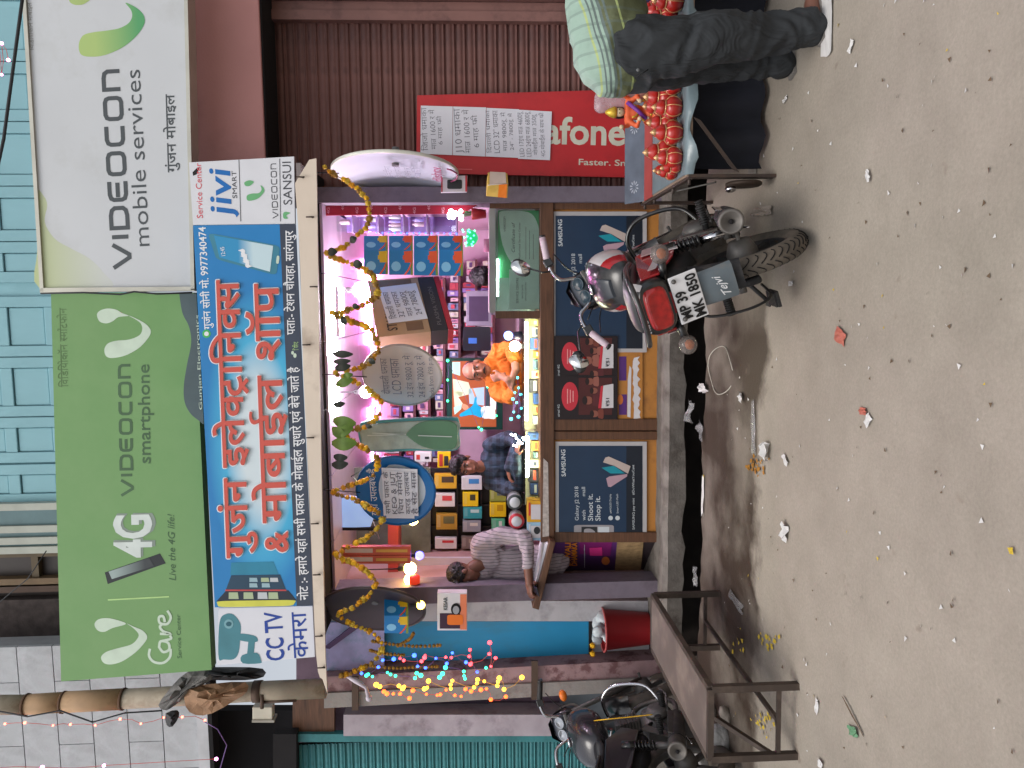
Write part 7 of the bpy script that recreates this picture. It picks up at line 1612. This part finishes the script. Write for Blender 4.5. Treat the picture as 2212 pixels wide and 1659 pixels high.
# iron legs, brace, dark cloth, pulley
MB().box((FX0 - .005, FY - .012, 0), (FX0 + .012, FY + .05, ZT - .01)).build('leg', irn, stl); MB().box((FX0 - .005, BY - .06, 0), (FX0 + .012, BY, ZT)).build('leg', irn, stl)
MB().box((FX1 - .05, FY - .012, 0), (FX1, FY + .012, ZT - .01)).build('leg', irn, stl); MB().box((FX1 - .05, BY - .05, 0), (FX1, BY, ZT)).build('leg', irn, stl)
MB().prism([(FX0 + .02, FY - .016, .20), (FX0 + .035, FY - .016, .235), (FX0 + .30, FY - .016, ZT - .03), (FX0 + .285, FY - .016, ZT - .065)], (0, .008, 0)).build('brace', irn, stl)
MB().box((FX0 - .012, FY, ZT - .034), (FX0 - .002, BY, ZT - .006)).build('side_rail', irn, stl)
for y_ in (FY + .02, FY + .35, FY + .8, BY - .05): MB().tube([(FX0 - .04, y_, ZT - .02), (FX0 + .005, y_, ZT - .02)], .009, 8).build('bolt', irn, stl)
MB().tube([(FX0 - .03, FY + .3, ZT - .03), (FX0 - .02, FY + .06, .30)], .005, 6).build('stay_rod', dusty, stl)
N = 40; vs = []
for i in range(N + 1):
    x = FX0 + .06 + (FX1 - FX0 - .08) * i / N; y_ = FY + .12 + .02 * math.sin(i * 1.3)
    vs += [(x, y_, ZT - .03), (x, y_ + .02 * math.sin(i * 1.3 + 1), .22), (x, y_ + .03 * math.sin(i * 1.1), .03)]
MB().add(vs, [(3 * i + k, 3 * i + k + 1, 3 * i + k + 4, 3 * i + k + 3) for i in range(N) for k in (0, 1)], 0, True).build('dark_cloth', M('stall_navy', (22, 24, 34), .85, var=.3), stl, fix=False)
pc = Vector((FX0 - .035, FY + .03, .16)); wh_ = MB().lathe([(.085, -.012), (.095, -.006), (.095, .006), (.085, .012), (.03, .012), (.02, .02)], pc, (1, 0, 0), 20)
pw_ = wh_.build('pulley_wheel', M('pulley_rust', (66, 54, 46), .6, .5, var=.3), stl); MB().ball(pc + Vector((-.025, 0, .07)), (.02, .03, .03), 10).build('bell_cap', chrome, pw_)
# clay pots
potr = M('pot_lacquer', (176, 40, 34), .28, coat=.3, var=.1, scale=9); potg = M('pot_gold', (214, 170, 120), .3, .4, var=.08); potn = M('pot_neck', (196, 96, 72), .4)
prof_b = [(.018, 0), (.036, .004), (.054, .028), (.060, .05), (.055, .070), (.038, .085), (.030, .088)]
prof_l = [(.030, .090), (.038, .094), (.040, .102), (.036, .116), (.022, .136), (.008, .152), (.001, .160)]
def pot_meshes():
    b = MB().lathe(prof_b, (0, 0, 0), n=16).mesh('pot_body', potr, Vector((0, 0, 0))); l = MB().lathe(prof_l, (0, 0, 0), n=16)
    top = MB().lathe([(.0225, .1355), (.0085, .1525), (.0015, .161)], (0, 0, 0), n=14).mesh('gold_tip', potg, Vector((0, 0, 0)))
    rb = MB()
    for k in range(6):
        a = 2 * math.pi * k / 6; rb.tube([(math.cos(a) * (r_ + .0008), math.sin(a) * (r_ + .0008), z) for r_, z in prof_b[1:]], .0026, 5)
    rib = rb.mesh('gold_stripe', potg, Vector((0, 0, 0)))
    nk = MB().lathe([(.036, .086), (.041, .089), (.036, .093)], (0, 0, 0), n=16, cap=False).mesh('gold_ring', potg, Vector((0, 0, 0)))
    return (('pot_body', b), ('lid', l.mesh('lid', potr, Vector((0, 0, 0)))), ('gold_tip', top), ('gold_stripe', rib), ('gold_ring', nk))
pmeshes = pot_meshes(); rnd = random.Random(31)
def pot(label, p, s, tilt=0):
    t = thing('clay_pot', label, 'pot', p, 'lacquered pots on the stall')
    t.rotation_euler = (tilt * rnd.uniform(-1, 1), tilt * rnd.uniform(-1, 1), rnd.uniform(0, 6)); t.scale = (s, s, s)
    for n_, me in pmeshes:
        o = bpy.data.objects.new(n_, me); COL.objects.link(o); o.parent = t
rows = [(FY + .085, 1.0, ['front'], FX0 + .11), (FY + .22, 1.05, ['second'], FX0 + .17), (FY + .36, .95, ['third'], FX0 + .44), (FY + .50, 1.0, ['fourth'], FX0 + .60)]
for ri, (yy, s, nm, xs_) in enumerate(rows):
    x = xs_; i = 0
    while x < FX1 - .08:
        pot('red and gold clay pot, %s from the left in the %s row on the stall' % (ORD[i], nm[0]), Vector((x, yy + rnd.uniform(-.015, .015), ZT + .008)), s * rnd.uniform(.92, 1.1), .06)
        x += .128 * s + rnd.uniform(0, .012); i += 1
for i, (dx, dy) in enumerate(((.055, .10), (.03, .17), (.06, .27), (.27, .32))):
    pot('small red and gold clay pot at the open left end, %s counting from the front' % ORD[i], Vector((FX0 + dx + .02, FY + dy, ZT + .008)), .72, .2)
# wrapped idol figure and packets behind the pots
idl = thing('idol_figure', 'small seated idol in orange robes with a gold crown wrapped in plastic', 'figurine', Vector((FX0 + .46, FY + .56, ZT)))
c = Vector((FX0 + .46, FY + .56, ZT + .05)); om = M('idol_orange', (214, 96, 54), .6, var=.1); skn = M('idol_cream', (206, 184, 150), .5); gold = M('idol_gold', (206, 168, 60), .35, .5)
MB().lathe([(.085, -.05), (.09, -.02), (.07, .0), (.05, .03)], c, n=16).build('base', om, idl)
bb = MB(); bb.ball(c + Vector((0, 0, .03)), (.08, .06, .035), 14); bb.ball(c + Vector((0, 0, .1)), (.045, .035, .065), 14); bb.ball(c + Vector((0, 0, .15)), (.05, .03, .025), 12)
for sg_ in (1, -1): limb(bb, [c + Vector((.045 * sg_, 0, .15)), c + Vector((.085 * sg_, -.03, .10)), c + Vector((.05 * sg_, -.06, .09))], [.018, .016, .013], 8); limb(bb, [c + Vector((.045 * sg_, .01, .155)), c + Vector((.08 * sg_, -.01, .15)), c + Vector((.09 * sg_, -.03, .185))], [.016, .014, .012], 8)
blob('figure', bb, .006, om, idl, 2)
MB().ball(c + Vector((0, -.005, .20)), (.026, .026, .033), 14).build('face', skn, idl); MB().lathe([(.03, 0), (.034, .015), (.024, .04), (.008, .065)], c + Vector((0, 0, .218)), n=14).build('crown', gold, idl)
MB().ball(c + Vector((0, .012, .20)), (.036, .022, .05), 12).build('hair', hairm, idl)
for sg_ in (1, -1):
    MB().ball(c + Vector((.011 * sg_, -.03, .204)), .004, 6).build('eye', dark, idl); MB().ball(c + Vector((.05 * sg_, -.065, .092)), .014, 8).build('palm', skn, idl); MB().ball(c + Vector((.09 * sg_, -.032, .192)), .014, 8).build('palm', skn, idl)
MB().tube([c + Vector((math.cos(a) * .035, -.033, .13 + math.sin(a) * .035)) for a in [math.pi + i * math.pi / 8 for i in range(9)]], .006, 6).build('necklace', gold, idl)
MB().tube([c + Vector((.05, -.03, .16)), c + Vector((.0, -.045, .1)), c + Vector((-.05, -.05, .05))], .012, 8).build('sash', M('idol_purple', (110, 50, 140), .5), idl)
for k in range(9): MB().ball(c + Vector((.06 * math.cos(math.pi + k * math.pi / 8), -.05, .10 + .085 * math.sin(math.pi + k * math.pi / 8))), .009, 6).build('bead', gold if k % 2 else skn, idl)
wrp = MB(); wrp.ball(c + Vector((.09, .05, .20)), (.09, .06, .15), 12); wrp.ball(c + Vector((.05, .05, .30)), (.05, .05, .05), 10)
blob('plastic_wrap', wrp, .02, M('wrap_film', (206, 196, 204), .15, alpha=.4, spec=.8, bump=.9, bscale=30), idl, 1)
id2 = thing('idol_figure', 'second pale idol half hidden in the plastic behind the orange one', 'figurine', c + Vector((.12, .05, -.05))); q2 = c + Vector((.13, .06, 0))
bb = MB(); bb.ball(q2 + Vector((0, 0, .06)), (.06, .05, .07), 12); bb.ball(q2 + Vector((0, 0, .14)), (.042, .035, .05), 12); bb.ball(q2 + Vector((0, 0, .20)), (.03, .03, .036), 12); bb.ball(q2 + Vector((.0, -.03, .17)), (.014, .016, .03), 8); blob('figure', bb, .007, M('idol_pink', (190, 140, 130), .5), id2, 2)
MB().lathe([(.03, 0), (.034, .012), (.01, .05)], q2 + Vector((0, 0, .222)), n=12).build('crown', gold, id2)
for i, (cl, nm) in enumerate((((196, 110, 150), 'pink'), ((90, 150, 200), 'blue'), ((200, 130, 170), 'rose'), ((120, 130, 190), 'violet'))):
    t = thing('packet', '%s plastic packet lying behind the pots beside the bending person' % nm, 'packet', Vector((FX0 + .72 + .16 * i, FY + .66, ZT))); p = Vector((FX0 + .72 + .16 * i, FY + .68, ZT + .09))
    mb = MB(); mb.ball(p, (.09, .07, .08), 10); mb.ball(p + Vector((.03, 0, .06)), (.06, .05, .06), 10); mb.ball(p + Vector((-.04, -.03, .03)), (.05, .05, .07), 10); blob('pouch', mb, .018, M('packet%d' % i, cl, .25, var=.4, scale=18, spec=.7), t, 0)
bt = thing('water_bottle', 'small clear bottle with a blue label in the shade under the stall', 'bottle', ground(1640, 2)); p = ground(1640, 2)
MB().lathe([(.03, 0), (.034, .02), (.034, .15), (.014, .19), (.014, .21)], p, n=16).build('bottle_body', M('bottle_plastic', (150, 176, 190), .1, alpha=.6), bt); MB().lathe([(.0345, .06), (.0345, .13)], p, n=16, cap=False).build('label_band', M('bottle_blue', (30, 130, 190), .4), bt); MB().lathe([(.016, .21), (.016, .225)], p, n=12).build('cap', white, bt)
# ------------------------------------------------------------------ iron bench at the lower left
A, B, Cc = ground(1725, 1481), ground(1722, 1631), ground(1556, 1282); D = Cc + (B - A); ZB = .46
bn_ = thing('iron_bench', 'narrow rusty iron bench standing on the damp road at the left', 'bench', A)
bi = M('bench_iron', (78, 68, 62), .55, .5, var=.2, scale=6, dirt=(104, 90, 80), dscale=6); up_ = Vector((0, 0, 1))
def bar(p, q, w_=.018, par=bn_, n_='rail', m=bi):
    d = (q - p).normalized(); sd_ = d.cross(up_); sd_ = sd_.normalized() if sd_.length > .1 else (B - A).normalized(); return MB().obox((p + q) / 2, (d, sd_, d.cross(sd_)), ((q - p).length / 2, w_, w_)).build(n_, m, par)
top = [v + up_ * ZB for v in (A, B, D, Cc)]
for v in (A, B, D, Cc): bar(v, v + up_ * (ZB - .018), .017, n_='leg')
MB().prism([t_ - up_ * .004 for t_ in top], (0, 0, .006)).build('seat_sheet', M('bench_sheet', (112, 100, 94), .6, .3, var=.25, scale=3, dirt=(140, 126, 116), dscale=3), bn_)
for i in range(4): bar(top[i] - up_ * .012, top[(i + 1) % 4] - up_ * .012, .015)
bar(A + up_ * .1, B + up_ * .1, .01); bar(Cc + up_ * .1, D + up_ * .1, .01); bar((A + B) / 2 + up_ * .1, (Cc + D) / 2 + up_ * .1, .01); bar(B + up_ * .12, B + (D - B) * .3 + up_ * .3, .012, n_='brace')
# ------------------------------------------------------------------ red bucket with a plastic bag
q = at(1408, 1368, 5.95); bk = thing('red_bucket', 'red plastic bucket standing on the step before the blue door', 'bucket', q)
h_ = at(1308, 1368, 5.95).z - q.z
MB().lathe([(.125, 0), (.13, .01), (.165, h_), (.175, h_ + .006), (.175, h_ - .01), (.16, h_ - .012), (.122, .02)], q + Vector((0, .1, 0)), n=28).build('tub', M('bucket_red', (156, 34, 40), .4, var=.12, scale=4), bk)
MB().lathe([(.176, h_ - .002), (.182, h_ + .004), (.176, h_ + .012), (.165, h_ + .006)], q + Vector((0, .1, 0)), n=28, cap=False).build('rim', M('bucket_rim', (190, 90, 90), .4), bk)
pb = thing('plastic_bag', 'crumpled white plastic bag stuffed in the red bucket', 'bag', q + Vector((0, .1, h_))); mb = MB(); rnd = random.Random(6)
for i in range(9): mb.ball(q + Vector((rnd.uniform(-.12, .12), .1 + rnd.uniform(-.1, .08), h_ + rnd.uniform(-.02, .07))), (rnd.uniform(.04, .07), rnd.uniform(.04, .06), rnd.uniform(.03, .06)), 8, ax=((1, rnd.uniform(-1, 1), 0), (rnd.uniform(-1, 1), -1, 0), (0, 0, 1)))
blob('film', mb, .014, M('bag_white', (196, 206, 210), .35, var=.1, scale=20, bump=.9, bscale=26), pb, 0)
# ------------------------------------------------------------------ litter on the road
rnd = random.Random(17)
lw = M('litter_white', (196, 194, 192), .7, var=.08); lc = M('litter_film', (150, 150, 150), .2, alpha=.55, spec=.7, var=.2, bump=.6, bscale=30); ly = M('petal_yellow', (190, 164, 50), .8, var=.2); lr = M('litter_red', (168, 92, 76), .6); lk = M('litter_brown', (96, 78, 60), .9); lgn = M('litter_green', (92, 134, 100), .6)
def scrap(label, x, y, w_, l_, m, crumple=.012, ang=None, name='paper_scrap', cat='litter'):
    p = ground(x, y); a = rnd.uniform(0, 3.1) if ang is None else ang; u = Vector((math.cos(a), math.sin(a), 0)); v = Vector((-u.y, u.x, 0)); n = 4; vs = []
    for i in range(n + 1):
        for k in range(n + 1):
            e_ = .12 * (rnd.random() - .5)
            vs.append(p + u * l_ * (i / n - .5 + e_ * (i in (0, n))) + v * w_ * (k / n - .5 + e_ * (k in (0, n))) + up_ * (.006 + rnd.random() * crumple * .55))
    MB().add(vs, [(i * (n + 1) + k, i * (n + 1) + k + 1, (i + 1) * (n + 1) + k + 1, (i + 1) * (n + 1) + k) for i in range(n) for k in range(n)]).build(name, m, None, label, cat)
scrap('white crumpled paper at the drain edge inside the wire loop', 1524, 838, .06, .17, lw, .06)
scrap('small folded white paper on the road below the middle post', 1606, 858, .05, .06, lw, .05)
scrap('long clear wrapper on the damp road below the middle post', 1630, 922, .06, .30, lc, .02, .1)
scrap('torn white paper ball on the road beside the yellow crumbs', 1662, 975, .07, .10, lw, .08)
scrap('small white paper flake beside the torn white paper ball', 1700, 993, .03, .07, lw, .02)
scrap('crumpled white scrap lying alone in the middle of the road', 1700, 1147, .07, .09, lw, .05)
scrap('red and yellow snack wrapper on the open road', 1819, 727, .06, .10, lr, .012)
scrap('small red wrapper end near the white flake on the road', 1868, 888, .03, .06, lr, .02)
scrap('white triangular flake beside the small red wrapper end', 1880, 908, .04, .05, lw, .02)
scrap('clear plastic strip on the damp road beside the bench', 1592, 1298, .06, .24, lc, .02, 1.5)
scrap('bundled clear plastic at the drain mouth under the step', 1508, 1245, .08, .14, lc, .05)
scrap('clear plastic bag with a green print in the drain', 1500, 890, .16, .16, lc, .10, name='plastic_bag')
scrap('grey plastic film hanging at the drain edge', 1518, 930, .08, .16, lc, .05)
scrap('thin white plastic edge along the drain lip', 1521, 1070, .03, .28, lw, .02, 0)
scrap('twisted white rag on the road behind the motorcycle', 1652, 455, .05, .26, M('rag_grey', (150, 140, 130), .9, var=.2), .05, 1.5)
scrap('dusty flat plastic sheet on the road under the stall', 1628, 300, .12, .46, M('dust_film', (126, 124, 118), .5, var=.2, bump=.5), .02, .1)
scrap('flattened white sheet under the foot of the bending person', 1790, 35, .10, .34, lw, .012, .05)
scrap('long pale straw of grass with a green tip on the road', 1845, 1545, .010, .20, lk, .006, 1.2); scrap('green leaf tip at the end of the long straw', 1848, 1580, .04, .08, lgn, .02)
scrap('small white flake near the bench end on the road', 1768, 1525, .03, .07, lw, .02); scrap('white flake right of the straw on the road', 1776, 1650, .04, .05, lw, .02)
scrap('yellow petal lying alone far down the road', 2190, 1190, .02, .025, ly, .01); scrap('tiny yellow petal near the drain lip', 1522, 1030, .03, .03, ly, .01)
for x, y, s in ((1712, 612, 'below the motorcycle wheel'), (1842, 100, 'right of the bending person'), (1880, 380, 'on the bare road below the stall'), (1700, 215, 'before the stall cloth')):
    scrap('small pale fleck %s' % s, x, y, .025, .05, lw, .02)
# uncountable specks
st_ = MB(); 
for i in range(260):
    x = 1560 + rnd.random() ** 1.6 * 640; y = rnd.uniform(0, 1650); p = ground(x, y); s = rnd.uniform(.004, .013); a = rnd.uniform(0, 6)
    st_.add([p + Vector((math.cos(a + k * 2.1) * s, math.sin(a + k * 2.1) * s * rnd.uniform(.4, 1), .0055 + .004 * (k == 0))) for k in range(3)], [(0, 1, 2)], 0 if rnd.random() < .45 else (1 if rnd.random() < .85 else 2))
st_.build('road_specks', [lw, lk, ly], None, 'tiny specks of paper grit and straw strewn on the road', 'litter', kind='stuff', fix=False)
for lab, x, y, n in (('scatter of yellow crumbs on the damp road below the counter', 1638, 1005, 34), ('scatter of yellow petals between the bench and the drain', 1665, 1385, 22), ('yellow petals seen through the bench legs', 1655, 1565, 24), ('yellow petals by the bench leg', 1602, 1395, 8)):
    mb = MB()
    for i in range(n):
        p = ground(x + rnd.gauss(0, 11), y + rnd.gauss(0, 11)); s = rnd.uniform(.008, .018); a = rnd.uniform(0, 6)
        mb.add([p + Vector((math.cos(a + k * 1.57) * s, math.sin(a + k * 1.57) * s, .006 + rnd.random() * .01)) for k in range(4)], [(0, 1, 2, 3)])
    mb.build('petal_scatter', ly if 'petals' in lab else M('crumb_ochre', (150, 104, 36), .9), None, lab, 'petals', kind='stuff', fix=False)
lp_ = [ground(1560 + 26 * math.cos(a), 800 + 52 * math.sin(a) * -1) + up_ * (.01 + .01 * math.sin(a * 3)) for a in [i * 2 * math.pi / 28 for i in range(26)]]
MB().tube(lp_, .0035, 5).build('wire_loop', M('wire_pale', (176, 172, 160), .6), None, 'pale loop of wire lying at the drain edge', 'wire')
fy = thing('marigold_head', 'two dropped marigolds on the ledge under the blue door', 'flower', at(1282, 1395, 5.98))
for y in (1394, 1412):
    o = bpy.data.objects.new('bloom', fm[0]); COL.objects.link(o); _place(o, fy, at(1280, y, 5.98)); o.scale = (1.6, 1.6, 1.6)
rub_ = thing('rubble_heap', 'dirty bags and rubble heaped under the bench by the wall', 'rubbish', at(1560, 1560, 5.4)); rnd = random.Random(41)
for i in range(9):
    p = ground(1545 + rnd.uniform(-25, 40), 1560 + rnd.uniform(-60, 90)); mb = MB(); s = rnd.uniform(.04, .09)
    mb.ball(p + up_ * s * .5, (s * 1.4, s, s * .7), 8, ax=((1, rnd.uniform(-1, 1), 0), (rnd.uniform(-1, 1), -1, 0), (0, 0, 1))); mb.ball(p + up_ * s + Vector((s * .5, 0, 0)), (s, s * .8, s * .5), 7)
    blob('lump', mb, .018, M('rubbish%d' % (i % 4), [(150, 140, 130), (90, 78, 70), (170, 168, 166), (110, 100, 96)][i % 4], .7, var=.3, scale=14, bump=.8), rub_, 0)
